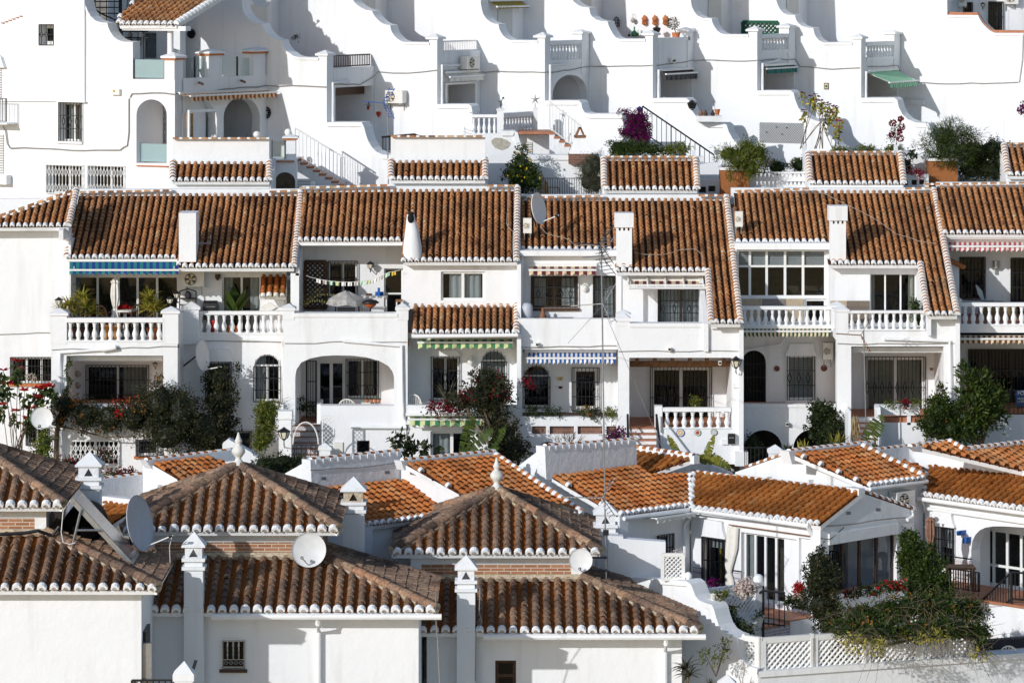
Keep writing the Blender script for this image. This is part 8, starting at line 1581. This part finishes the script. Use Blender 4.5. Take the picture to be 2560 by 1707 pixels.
bush('bougainvillea', 'wide dark bougainvillea hedge with orange and red flowers along the flower terrace', 'climbing plant', [(160, 1012, 98.7, 40, 30), (215, 1040, 98.6, 42, 40), (275, 1045, 98.6, 45, 42), (335, 1045, 98.5, 45, 45), (400, 1010, 98.5, 55, 62), (450, 1035, 98.5, 55, 75), (420, 1085, 98.4, 60, 52), (500, 1075, 98.8, 62, 62), (530, 1110, 99, 40, 30), (150, 1050, 98.7, 18, 25)], 20000, .07, 'leaf_rusty', (320, 'petal_orange', .035, lambda p: p.x < P(370, 0, 98.6).x), None, None, 0, .3)
bush('red_blossom', 'red and white flower bunches on the parapet before the grilled sliding doors', 'flowers', [(292, 1008, 98.6, 13, 7), (325, 1008, 98.6, 12, 8), (298, 1035, 98.2, 10, 6)], 260, .06, 'leaf_rusty', (110, 'petal_red', .035))
bush('climber', 'dark climbing plant covering the window beside the edge on dish', 'climbing plant', [(545, 950, 100.2, 38, 38), (553, 1000, 100.1, 42, 50), (552, 1060, 99.9, 40, 48), (590, 925, 100.4, 8, 14)], 5200, .08, 'leaf_rusty', (90, 'petal_orange', .02))
bush('bamboo', 'yellow green leafy shrub between the arched window and the white pier', 'shrub', [(668, 1020, 99, 36, 22), (670, 1050, 98.8, 30, 34), (660, 1090, 98.6, 30, 30), (648, 1110, 98.5, 20, 20)], 3000, .1, 'leaf_lime', None, None, None, .3, .3, .28, None, True, 16)
bush('hedge', 'clipped dark hedge behind the left hip roof below the tiled steps', 'hedge', [(665, 1162, 92.6, 40, 26), (710, 1158, 92.6, 45, 30), (750, 1160, 92.6, 32, 24), (690, 1172, 92.4, 50, 22)], 3800, .06, 'leaf_dark')
bush('bougainvillea', 'dark red bougainvillea sprawling below the white folding gate', 'climbing plant', [(265, 1138, 95, 24, 14), (190, 1178, 94, 35, 22), (225, 1172, 94, 30, 25), (305, 1185, 93.5, 40, 12), (170, 1165, 94, 28, 22)], 2200, .07, 'leaf_rusty', (420, 'petal_crimson', .045))
mb = MB(); mb.tube([P(160, 1010, 98.8), P(142, 1080, 98.8), P(140, 1150, 98.7)], .06, 7, 0, .4, .07); mb.tube([P(148, 1065, 98.75), P(200, 1075, 98.7), P(260, 1092, 98.6), P(330, 1092, 98.5)], .03, 6, 0, .6, .015); solo('vine_trunk', mb, 'bark', 'twisted bare vine trunk climbing the left corner of the flower terrace', 'vine trunk')
t = thing('porch_climber', 'thin leafy climber up the left jamb of the flower terrace', 'climbing plant', A0.px(170, 1000, .1)); mb = MB()
for _ in range(260): y = uni(900, 1000); leafface(mb, A0.px(170 + 6 * math.sin(y * .12) + uni(-5, 5), y, .03 + uni(0, .06)), rdir(), rdir(), .07, .04, rng())
mb.build('foliage', 'leaf_mid', t)
def spikeplant(name, label, heads, Y, L_, W_, n, mat, droop, foot, pot_=None, group=None, tone=(0, 1), up=.25):
 t = thing(name, label, 'plant', P(foot[0], foot[1], Y), group); mb, sb = MB(), MB()
 for x, y in heads:
  c = P(x, y, Y + uni(-.25, .25)); spiky(mb, c, n, L_, W_, droop, tone, up); sb.tube([P(foot[0] + (x - foot[0]) * .4, foot[1], Y), c], .03, 6, 0, .5, .025)
 mb.build('leaves', mat, t); sb.build('stem', 'bark', t); return t
spikeplant('yucca', 'large variegated yucca with several heads behind the left balustrade', [(172, 765), (205, 748), (216, 772), (185, 782), (228, 785), (160, 780)], 99.9, .42, .045, 55, 'leaf_yellow', .6, (195, 845), group='variegated yuccas'); spikeplant('yucca', 'tall variegated yucca right of the closed white parasol', [(372, 748), (385, 772), (368, 775), (398, 780)], 99.9, .42, .045, 60, 'leaf_yellow', .6, (383, 830), group='variegated yuccas')
t = thing('banana_plant', 'banana like plant with broad upright leaves in the pot before the curtained sliding door', 'plant', P(588, 830, 101)); mb = MB()
for x, y, w_ in ((566, 720, .13), (585, 715, .14), (612, 718, .13), (553, 735, .1), (626, 733, .11), (575, 735, .1), (640, 772, .09), (562, 778, .08), (622, 775, .09), (598, 745, .1)): blade(mb, P(588, 800, 101.02), P(x, y, 101 + uni(-.3, .2)) - P(588, 800, 101.02), (P(x, y, 101) - P(588, 800, 101)).length * 1.05, w_ * 2.7, .35, uni(.25, .9), 0, 7)
mb.build('leaves', 'leaf_mid', t)
t = thing('areca_palm', 'small yellowing palm in the corner of the open balcony', 'palm', P(745, 785, 99.8)); mb = MB()
for i in range(15):
 a_ = uni(0, 6.28); d0 = V((math.cos(a_) * .55, math.sin(a_) * .4, uni(.7, 1))).normalized(); p = P(745, 782, 99.85); q_ = p.copy(); dd = d0.copy(); Lf = uni(.95, 1.3); a0 = uni(.4, 1)
 for k in range(14):
  q2 = q_ + dd * Lf / 14; dd = (dd + V((d0.x * .03, d0.y * .03, -.1))).normalized(); sd_ = dd.cross(V((0, 0, 1))).normalized()
  if k > 2:
   for sg in (-1, 1): leafface(mb, q_, (dd * .6 + sd_ * sg + V((0, 0, -.25))).normalized(), V((0, 0, 1)), .2, .022, max(0, min(1, a0 + uni(-.3, .2))))
  q_ = q2
mb.build('fronds', 'leaf_yellow', t)
spikeplant('snake_plant', 'spiky potted plant under the moulded window', [(1117, 1006)], 99.3, .6, .06, 26, 'leaf_olive', .12, (1117, 1014), up=1.6)
bush('bougainvillea', 'tall rambling bougainvillea tree with crimson sprays right of the arched window', 'tree', [(1218, 950, 98.3, 40, 32), (1195, 995, 98, 52, 40), (1250, 985, 98.2, 35, 40), (1235, 1045, 98, 40, 45), (1260, 1095, 97.6, 45, 50), (1285, 1125, 97.2, 40, 36), (1150, 1000, 98, 35, 20)], 9500, .085, 'leaf_rusty', (240, 'petal_crimson', .045, lambda p: p.z > P(0, 1000, 98).z), ((1262, 1165, 97.2), .06), None, .3, .55, .5, None, True, 40)
bush('bougainvillea', 'crimson bougainvillea spray hanging over the white terrace parapet', 'climbing plant', [(1095, 1022, 98.2, 30, 14), (1135, 1022, 98.2, 24, 12), (1165, 1000, 98.1, 22, 16), (1320, 963, 98.3, 12, 12)], 420, .07, 'leaf_rusty', (560, 'petal_crimson', .05))
t = thing('banana_leaves', 'large torn banana leaves below the green striped awning', 'plant', P(1165, 1140, 96.5)); mb = MB()
for a_, b_, w_, dr_ in (((1155, 1135), (1183, 1038), .17, .05), ((1160, 1135), (1235, 1072), .17, .12), ((1222, 1120), (1264, 1066), .13, .02), ((1185, 1140), (1250, 1118), .12, .12), ((1097, 1140), (1100, 1112), .16, .0), ((1175, 1145), (1255, 1160), .18, .15)): frond(mb, P(*a_, 96.5), P(*b_, 96.2), w_, dr_)
mb.build('leaves', 'leaf_mid', t)
bush('loquat', 'small loose leaved tree before the bare white basement wall', 'tree', [(1000, 1098, 96, 26, 12), (1045, 1118, 96, 32, 14), (1005, 1125, 95.8, 20, 14)], 430, .15, 'leaf_dark', None, ((1020, 1160, 96), .025), None, .3)
for i, (x, lab) in enumerate(((1333, 'dark trailing plant at the left end of the long planter'), (1385, 'dark green plant second from the left in the long planter'), (1465, 'reddish flowering plants in the middle of the long planter'), (1492, 'grey purple succulent hanging from the long planter'), (1526, 'bright green plant at the right end of the long planter'))): bush('planter_plant', lab, 'plant', [(x, 1030 + (4 if i == 3 else 0), 98.5, (20, 30, 20, 17, 13)[i], (12, 12, 11, 14, 12)[i])], 420, .06, ('leaf_dark', 'leaf_dark', 'leaf_mid', 'leaf_olive', 'leaf_lime')[i], (50, 'petal_orange', .03) if i == 2 else None)
t = thing('bare_shrub', 'leafless twiggy shrub before the dark basement arches', 'shrub', P(1420, 1150, 97)); mb = MB()
def twig(p, d, l_, r_, k):
 q_ = p + d * l_; mb.tube([p, q_], r_, 4, 0, .2, r_ * .6)
 if k:
  for _ in range(3): twig(p.lerp(q_, uni(.45, 1)), (d + rdir() * .55 + V((0, 0, .1))).normalized(), l_ * .68, r_ * .6, k - 1)
for _ in range(5): twig(P(1420 + uni(-8, 8), 1150, 97), V((uni(-.6, .6), uni(-.3, .3), 1)).normalized(), .38, .014, 3)
mb.build('branches', 'bark', t)
bush('bougainvillea', 'thin pink flowered shrub left of the porch steps', 'shrub', [(1535, 1095, 97.2, 26, 18), (1545, 1085, 97.2, 20, 14)], 240, .06, 'leaf_olive', (340, 'petal_magenta', .035), ((1545, 1140, 97.2), .02), None, 0, .5, .5, None, True, 14)
t = thing('bent_palm', 'bent yellow green palm leaves before the balustraded porch', 'palm', P(1760, 1175, 96)); mb = MB()
for a_, b_, w_, dr_ in (((1705, 1150), (1668, 1086), .1, .05), ((1758, 1160), (1786, 1086), .1, .02), ((1742, 1144), (1828, 1172), .14, .3), ((1760, 1150), (1735, 1140), .12, .1)): frond(mb, P(*a_, 95.4), P(*b_, 95.2), w_, dr_, 0, .1, (.4, 1))
mb.build('fronds', 'leaf_lime', t)
bush('shrub', 'dark dense shrub before the right basement arch', 'shrub', [(2065, 1035, 98, 42, 32), (2075, 1075, 97.8, 42, 38), (2045, 1050, 98, 28, 34), (2085, 1105, 97.5, 30, 24), (2045, 1018, 98.2, 22, 14)], 5000, .085, 'leaf_dark', None, ((2070, 1150, 97.6), .04))
bush('shrub', 'dark bush in the left basement arch', 'shrub', [(1878, 1112, 98.2, 26, 26), (1866, 1130, 98, 20, 20)], 1200, .06, 'leaf_dark'); spikeplant('agave', 'spiky yellow green plants below the right basement arch', [(2012, 1130), (1998, 1135), (2085, 1115), (2100, 1110)], 96.4, .36, .05, 14, 'leaf_yellow', .15, (2030, 1150), up=1.5)
spikeplant('snake_plant', 'dark spiky plants beside the rounded gate post', [(1965, 1128), (1975, 1132)], 96.3, .25, .04, 16, 'leaf_dark', .1, (1970, 1150), up=1.4)
t = thing('banana_plant', 'half dried banana plant before the porch steps of the veranda house', 'plant', P(2150, 1130, 96)); mb = MB(); frond(mb, P(2162, 1110, 96), P(2208, 1036, 95.8), .22, .06, 0, .3, (.2, .9)); frond(mb, P(2170, 1112, 96), P(2190, 1098, 95.8), .14, .1); mb.build('leaves', 'leaf_mid', t); mb = MB()
for _ in range(60): a_ = P(2138 + uni(-6, 6), uni(1034, 1075), 96); leafface(mb, a_, V((uni(-.3, .3), -.2, -1)).normalized(), V((0, -1, .1)), .38, .03, rng())
mb.build('dry_leaves', 'leaf_dry', t)
bush('lemon_shrub', 'round green citrus shrub left of the taller laurel', 'shrub', [(2350, 1035, 97, 45, 42), (2330, 1060, 96.8, 38, 40), (2375, 1075, 96.8, 40, 38), (2340, 1005, 97.1, 24, 20), (2355, 985, 97.2, 10, 30)], 4600, .085, 'leaf_mid', (40, 'petal_orange', .02), ((2355, 1120, 96.8), .04), None, 0, .4)
bush('laurel_tree', 'tall laurel tree with upright pointed leaves right of the citrus shrub', 'tree', [(2435, 965, 97.4, 42, 40), (2470, 990, 97.3, 42, 38), (2495, 1015, 97.2, 30, 34), (2430, 1030, 97, 48, 46), (2410, 1075, 96.9, 35, 36), (2465, 1050, 97, 32, 34), (2408, 925, 97.5, 12, 16)], 5200, .15, 'leaf_mid', None, ((2445, 1130, 96.9), .06), None, -.3, .45, .32)
for lab, x, y, rx_, m_, fl_ in (('low green planting on the small porch parapet, left clump', 2222, 1010, 18, 'leaf_lime', None), ('red leaved plant on the small porch parapet', 2264, 1010, 9, 'leaf_rusty', (60, 'petal_crimson', .04)), ('yellow green plant at the right end of the small porch parapet', 2290, 1006, 12, 'leaf_lime', None)): bush('planter_plant', lab, 'plant', [(x, y, 97.3, rx_, 8)], 200, .05, m_, fl_)
bush('potted_plant', 'dark potted shrub behind the right end of the balustrade by the cream curtains', 'plant', [(2288, 770, 98.6, 16, 26), (2298, 800, 98.6, 18, 20)], 700, .07, 'leaf_mid')
bush('potted_plant', 'leafy green plant on a table behind the short balustrade of the beamed porch', 'plant', [(1737, 1003, 99, 12, 14)], 260, .06, 'leaf_lime', (14, 'petal_white', .03)); bush('potted_plant', 'dark potted plants beside the iron gate of the arched terrace', 'plant', [(752, 1010, 100, 10, 14), (768, 1020, 100, 16, 12)], 300, .08, 'leaf_dark'); bush('window_box', 'white flowers in a box at the left barred window', 'flowers', [(82, 946, 100.3, 16, 9)], 160, .05, 'leaf_mid', (70, 'petal_white', .03))
bush('bougainvillea', 'bright magenta bougainvillea beside the long black railing', 'climbing plant', [(1592, 300, 109.6, 26, 22), (1600, 330, 109.5, 28, 30), (1580, 322, 109.5, 22, 32), (1612, 345, 109.4, 14, 18), (1560, 283, 109.6, 12, 6), (1560, 330, 109.4, 12, 8)], 2200, .07, 'leaf_dark', (3600, 'petal_magenta', .032))
bush('hedge', 'rounded green hedge above the deep tiled stair tower', 'hedge', [(1548, 370, 107.2, 32, 22), (1590, 368, 107.2, 34, 22), (1628, 374, 107.1, 30, 16), (1570, 384, 107, 40, 14)], 4200, .06, 'leaf_mid'); bush('shrub', 'yellow green shrub right of the rounded hedge', 'shrub', [(1690, 375, 107.2, 26, 12), (1705, 370, 107.3, 18, 12), (1665, 380, 107.2, 22, 10)], 1300, .07, 'leaf_lime')
bush('lemon_tree', 'lemon tree with yellow fruit behind the black fence', 'tree', [(1305, 382, 106.5, 14, 24), (1303, 412, 106.4, 28, 24), (1285, 428, 106.3, 28, 20), (1325, 430, 106.3, 26, 24), (1305, 455, 106.2, 42, 20), (1335, 455, 106.2, 22, 20)], 3900, .075, 'leaf_mid', None, ((1306, 500, 106.3), .035), None, 0, .4, .5, (30, .03, 'fruit'))
bush('olive_bush', 'round grey green olive bush left of the deep tiled stair tower', 'shrub', [(1475, 425, 105.8, 32, 36), (1490, 410, 105.8, 26, 28), (1470, 455, 105.7, 26, 28), (1490, 460, 105.7, 24, 30)], 7500, .075, 'leaf_olive', None, None, None, -.2, .4, .16)
bush('feathery_shrub', 'feathery green shrub over the left brown planter', 'shrub', [(1825, 385, 105.2, 34, 22), (1845, 400, 105, 30, 26), (1870, 380, 105.2, 32, 30), (1895, 380, 105.3, 26, 22), (1880, 420, 105, 24, 24), (1828, 440, 104.7, 7, 16)], 4800, .12, 'leaf_lime', None, ((1850, 430, 105.2), .02), None, .2, .5, .16)
bush('hedge', 'small clipped hedge left of the two behind the breeze blocks', 'hedge', [(1942, 420, 106.6, 28, 17)], 1500, .055, 'leaf_mid', None, None, 'clipped hedges behind the breeze blocks'); bush('hedge', 'small clipped hedge right of the two behind the breeze blocks', 'hedge', [(1998, 414, 106.6, 24, 18)], 1300, .055, 'leaf_mid', None, None, 'clipped hedges behind the breeze blocks')
bush('succulent', 'dry pinkish branching succulent above the breeze blocks', 'plant', [(1912, 402, 105.5, 16, 10)], 150, .06, 'leaf_dry', None, ((1910, 435, 105.5), .022))
bush('willow_shrub', 'large drooping willowy shrub over the right brown planter', 'shrub', [(2360, 340, 105.6, 40, 30), (2340, 365, 105.5, 44, 34), (2390, 350, 105.6, 46, 36), (2425, 345, 105.7, 30, 24), (2370, 390, 105.3, 40, 28), (2385, 320, 105.8, 18, 26), (2410, 385, 105.4, 30, 24)], 6500, .17, 'leaf_mid', None, ((2360, 420, 105.6), .025), None, .15, .5, .09)
bush('hedge', 'big dark green hedge left of the stair tower at the right border', 'hedge', [(2440, 385, 106, 48, 36), (2480, 375, 106, 40, 30), (2500, 400, 106, 26, 44), (2430, 425, 105.8, 45, 28), (2470, 425, 105.8, 42, 28)], 8500, .065, 'leaf_dark')
stems('poinsettia', 'row of tall thin poinsettias behind the swooping garden wall', 'plant', [(2008, 232), (2028, 240), (2038, 236), (2042, 250), (2053, 252), (2065, 258), (2075, 262), (2085, 266), (2092, 270), (2078, 282), (2068, 290), (2010, 275)], (2045, 372, 45), 113.5, 'leaf_yellow', 'petal_crimson', .14, None, 20, 9); stems('poinsettia', 'single leaning poinsettia right of the tall poinsettia row', 'plant', [(2098, 302), (2092, 318)], (2085, 372, 10), 112.5, 'leaf_yellow', 'petal_red', .15, None, 22, 12)
bush('geranium', 'climbing shrub with a few dark red flower balls on the white wall', 'plant', [(2235, 330, 110, 10, 30), (2225, 345, 110, 14, 10)], 160, .07, 'leaf_dark', None, ((2240, 375, 110), .012));
t = thing('flower_balls', 'cluster of dark red flower balls above the right tiled stair tower', 'flowers', P(2240, 350, 109.9));
for x, y, r_ in ((2232, 308, 8), (2252, 298, 6), (2253, 316, 9), (2229, 337, 6), (2250, 346, 9), (2249, 330, 5)):
 mb = MB(); c = P(x, y, 109.9)
 for _ in range(90): d = rdir(); leafface(mb, c + d * r_ / m2(109.9) * rng() ** .4, (d + rdir() * .5).normalized(), rdir(), .05, .05, rng())
 mb.build('flower_ball', 'petal_crimson', t)
for lab, x, rx_ in (('low green planting behind the tiled stair tower, left clump', 2100, 22), ('low green planting behind the tiled stair tower, middle clump', 2165, 38), ('low green planting behind the tiled stair tower, right clump', 2232, 26)): bush('border_plant', lab, 'plant', [(x, 375, 106.9, rx_, 9)], 500, .07, 'leaf_lime')
bush('climber', 'small dark leaved climber on two canes left of the right brown planter', 'plant', [(2282, 385, 105.6, 11, 14), (2268, 400, 105.6, 12, 12), (2266, 422, 105.6, 10, 14)], 230, .12, 'leaf_dark', None, ((2268, 440, 105.6), .01), None, .9, .3, .4); bush('trailing_plant', 'dark purple trailing plant on the vented planter wall', 'plant', [(2290, 431, 104.9, 22, 5), (2300, 440, 104.8, 4, 9)], 420, .05, 'petal_crimson')
bush('fern', 'wall hung fern pot on the white wall behind the swooping wall', 'plant', [(738, 94, 112, 8, 7)], 90, .06, 'leaf_olive')
bush('bougainvillea', 'magenta flowers at the right border above the dark hedge', 'flowers', [(2558, 278, 107, 6, 14)], 40, .06, 'leaf_dark', (160, 'petal_magenta', .04))
bush('clipped_bush', 'tall dark oval bush before the corner of the glazed gable', 'shrub', [(2050, 1420, 88, 40, 36), (2055, 1460, 87.8, 48, 44), (2055, 1510, 87.6, 48, 40), (2075, 1550, 87.3, 42, 40), (2045, 1395, 88.1, 24, 20), (2052, 1378, 88.4, 8, 18)], 8500, .07, 'leaf_rusty', None, ((2065, 1600, 87.4), .06))
bush('ivy', 'tall green ivy column beside the closed brown parasol', 'climbing plant', [(2275, 1350, 90.4, 26, 24), (2300, 1390, 90, 46, 36), (2325, 1440, 89.6, 46, 44), (2300, 1460, 89.5, 42, 40), (2350, 1475, 89.3, 36, 36), (2270, 1400, 90, 24, 40)], 9000, .09, 'leaf_mid', (40, 'petal_magenta', .03))
bush('sprawling_vine', 'huge sprawling vine with bare twigs over the lattice fence', 'climbing plant', [(2150, 1535, 86.5, 60, 28), (2220, 1525, 86.5, 70, 32), (2290, 1515, 86.6, 70, 32), (2360, 1515, 86.8, 70, 34), (2420, 1525, 87, 56, 34), (2120, 1565, 85.9, 60, 22), (2200, 1575, 85.7, 70, 24), (2290, 1572, 85.8, 75, 26), (2370, 1568, 86, 70, 28), (2440, 1580, 86.3, 50, 28)], 8000, .1, 'leaf_mid', (260, 'petal_orange', .03), ((2075, 1640, 86.5), .05), None, .3, .7, .4, None, True, 300)
bush('sprawling_vine', 'yellow leaved vine tips hanging over the lattice panels', 'climbing plant', [(2130, 1605, 84.9, 34, 26), (2190, 1618, 84.7, 36, 28), (2330, 1592, 85.2, 50, 18), (2450, 1630, 85.4, 30, 14)], 700, .09, 'leaf_yellow', None, None, None, .6, .6, .4, None, False, 60)
bush('window_box', 'geraniums with red flowers in the long white planter before the glazed gable', 'flowers', [(2130, 1482, 88.6, 24, 10), (2175, 1475, 88.8, 26, 11), (2220, 1468, 89, 30, 13), (2250, 1462, 89.2, 16, 10)], 1500, .07, 'leaf_mid', (110, 'petal_red', .05))
t = thing('window_planter', 'long white planter before the glazed gable', 'planter', R5.px(2180, 1512, .3)); mb = MB(); mb.pbox(R5, 2082, 1487, 2262, 1512, .02, .35); mb.build('trough', 'plaster', t); mb = MB(); mb.pbox(R5, 2086, 1484, 2258, 1488, .05, .32); mb.build('soil', 'soil', t)
bush('geranium', 'red geranium in a white pot left of the tall oval bush', 'flowers', [(2002, 1474, 88.3, 13, 7)], 180, .06, 'leaf_mid', (160, 'petal_red', .05)); bush('geranium', 'leafy pink geranium at the top of the terrace steps', 'flowers', [(1985, 1500, 88.2, 18, 14), (2000, 1510, 88, 18, 16), (1970, 1508, 88.2, 8, 8)], 750, .07, 'leaf_mid', (70, 'petal_white', .05))
for i, (lab, x, y, rx_, ry_, m_, fl_) in enumerate((('pink white flower basket hung on the perforated parapet beside the ball topped post', 1866, 1470, 22, 13, 'leaf_olive', (420, 'petal_white', .05)), ('green trailing plant in a white pot hung on the perforated parapet', 1800, 1488, 22, 12, 'leaf_lime', (20, 'petal_white', .04)))):
 bush('hanging_plant', lab, 'plant', [(x, y, 86.6, rx_, ry_)], 420, .06, m_, fl_); mb = MB(); potmesh(mb, P((1856, 1783)[i], (1490, 1500)[i], 86.5), .075, .15); solo('hanging_pot', mb, 'stone_white', ('white pot under the pink white flower basket', 'white pot left of the green trailing plant')[i], 'flower pot', 'white pots on the parapet', True)
bush('border_plant', 'dark leafy plants in the courtyard below the perforated parapet', 'plant', [(1835, 1562, 86.6, 26, 16), (1862, 1572, 86.5, 24, 16), (1830, 1530, 86.6, 10, 26), (1893, 1538, 87.5, 9, 9)], 1100, .08, 'leaf_dark', None, None, None, .3)
bush('seedling', 'thin yellow green shrub growing before the swooping wall', 'plant', [(1808, 1625, 84.8, 15, 22), (1790, 1650, 84.8, 14, 14), (1762, 1640, 84.8, 12, 20), (1815, 1600, 84.8, 8, 10)], 420, .07, 'leaf_lime', None, ((1790, 1690, 84.8), .012), None, .2, .5, .4)
bush('geranium', 'magenta flowers on the sill of the barred bungalow window', 'flowers', [(1782, 1460, 88.8, 10, 5)], 70, .05, 'leaf_mid', (90, 'petal_magenta', .04)); bush('succulent', 'pinkish plant behind the small white lattice screen', 'plant', [(1693, 1383, 88, 9, 7)], 120, .05, 'petal_white')
spikeplant('palm', 'drooping palm fronds at the bottom border beside the foreground house', [(1722, 1690), (1715, 1672)], 83.6, .42, .05, 22, 'leaf_olive', .9, (1712, 1740)); spikeplant('agave', 'tips of a spiky plant at the bottom border right of the palm', [(1775, 1712), (1810, 1712)], 83, .2, .03, 14, 'leaf_olive', .2, (1790, 1740), up=1.2)
t = thing('lattice_screen', 'small white lattice screen standing beside the foreground chimney', 'screen', P(1682, 1450, 87)); lattice(t, 1656, 1386, 1708, 1447, Fr(87), .07, .028, 0, 'white_metal', True, 'panel', .025); gw4 = thing('garden_wall', 'white stepped garden walls between foreground chimney and lattice screen', 'wall', P(1600, 1500, 88), 'white garden walls'); wall(gw4, [(1520, 1338), (1558, 1340), (1558, 1346), (1664, 1354), (1664, 1450), (1740, 1456), (1740, 1600), (1520, 1600)], Fr(88), .3)
AZ, EL = math.radians(SUN_AZ), math.radians(SUN_EL)
L = V((math.sin(AZ) * math.cos(EL), math.cos(AZ) * math.cos(EL), -math.sin(EL)))
sd = bpy.data.lights.new('sun', 'SUN'); sd.energy = SUN_E; sd.angle = math.radians(.53); sd.color = (1, .98, .95)
so = bpy.data.objects.new('sun', sd); COL.objects.link(so); so.rotation_euler = L.to_track_quat('-Z', 'Y').to_euler(); so.location = (-60, -40, 80)
w = bpy.data.worlds.new('World'); sc.world = w; w.use_nodes = True
nt = w.node_tree; bg = nt.nodes['Background']; sk = nt.nodes.new('ShaderNodeTexSky'); sk.sky_type = 'NISHITA'; sk.sun_disc = False
sk.sun_elevation = EL; sk.sun_rotation = AZ + math.pi; sk.altitude = 50; sk.air_density = 1.; sk.dust_density = .6; sk.ozone_density = 1.5
nt.links.new(sk.outputs[0], bg.inputs['Color']); bg.inputs['Strength'].default_value = SKY
cd = bpy.data.cameras.new('camera'); cam = bpy.data.objects.new('camera', cd); COL.objects.link(cam); sc.camera = cam
cam.location = (0, 0, CZ); cam.rotation_euler = (math.radians(90), 0, 0); cd.sensor_width = 36; cd.sensor_fit = 'HORIZONTAL'; cd.lens = 36 * F / 2560
cd.shift_y = (YH - 853.5) / 2560; cd.clip_start = 1; cd.clip_end = 3000
sc.view_settings.view_transform = 'Standard'; sc.view_settings.look = 'None'; sc.view_settings.exposure = EXPO; sc.view_settings.gamma = 1
sc.cycles.max_bounces = 8; sc.cycles.diffuse_bounces = 4; sc.cycles.transparent_max_bounces = 12; sc.cycles.glossy_bounces = 3; sc.cycles.transmission_bounces = 4
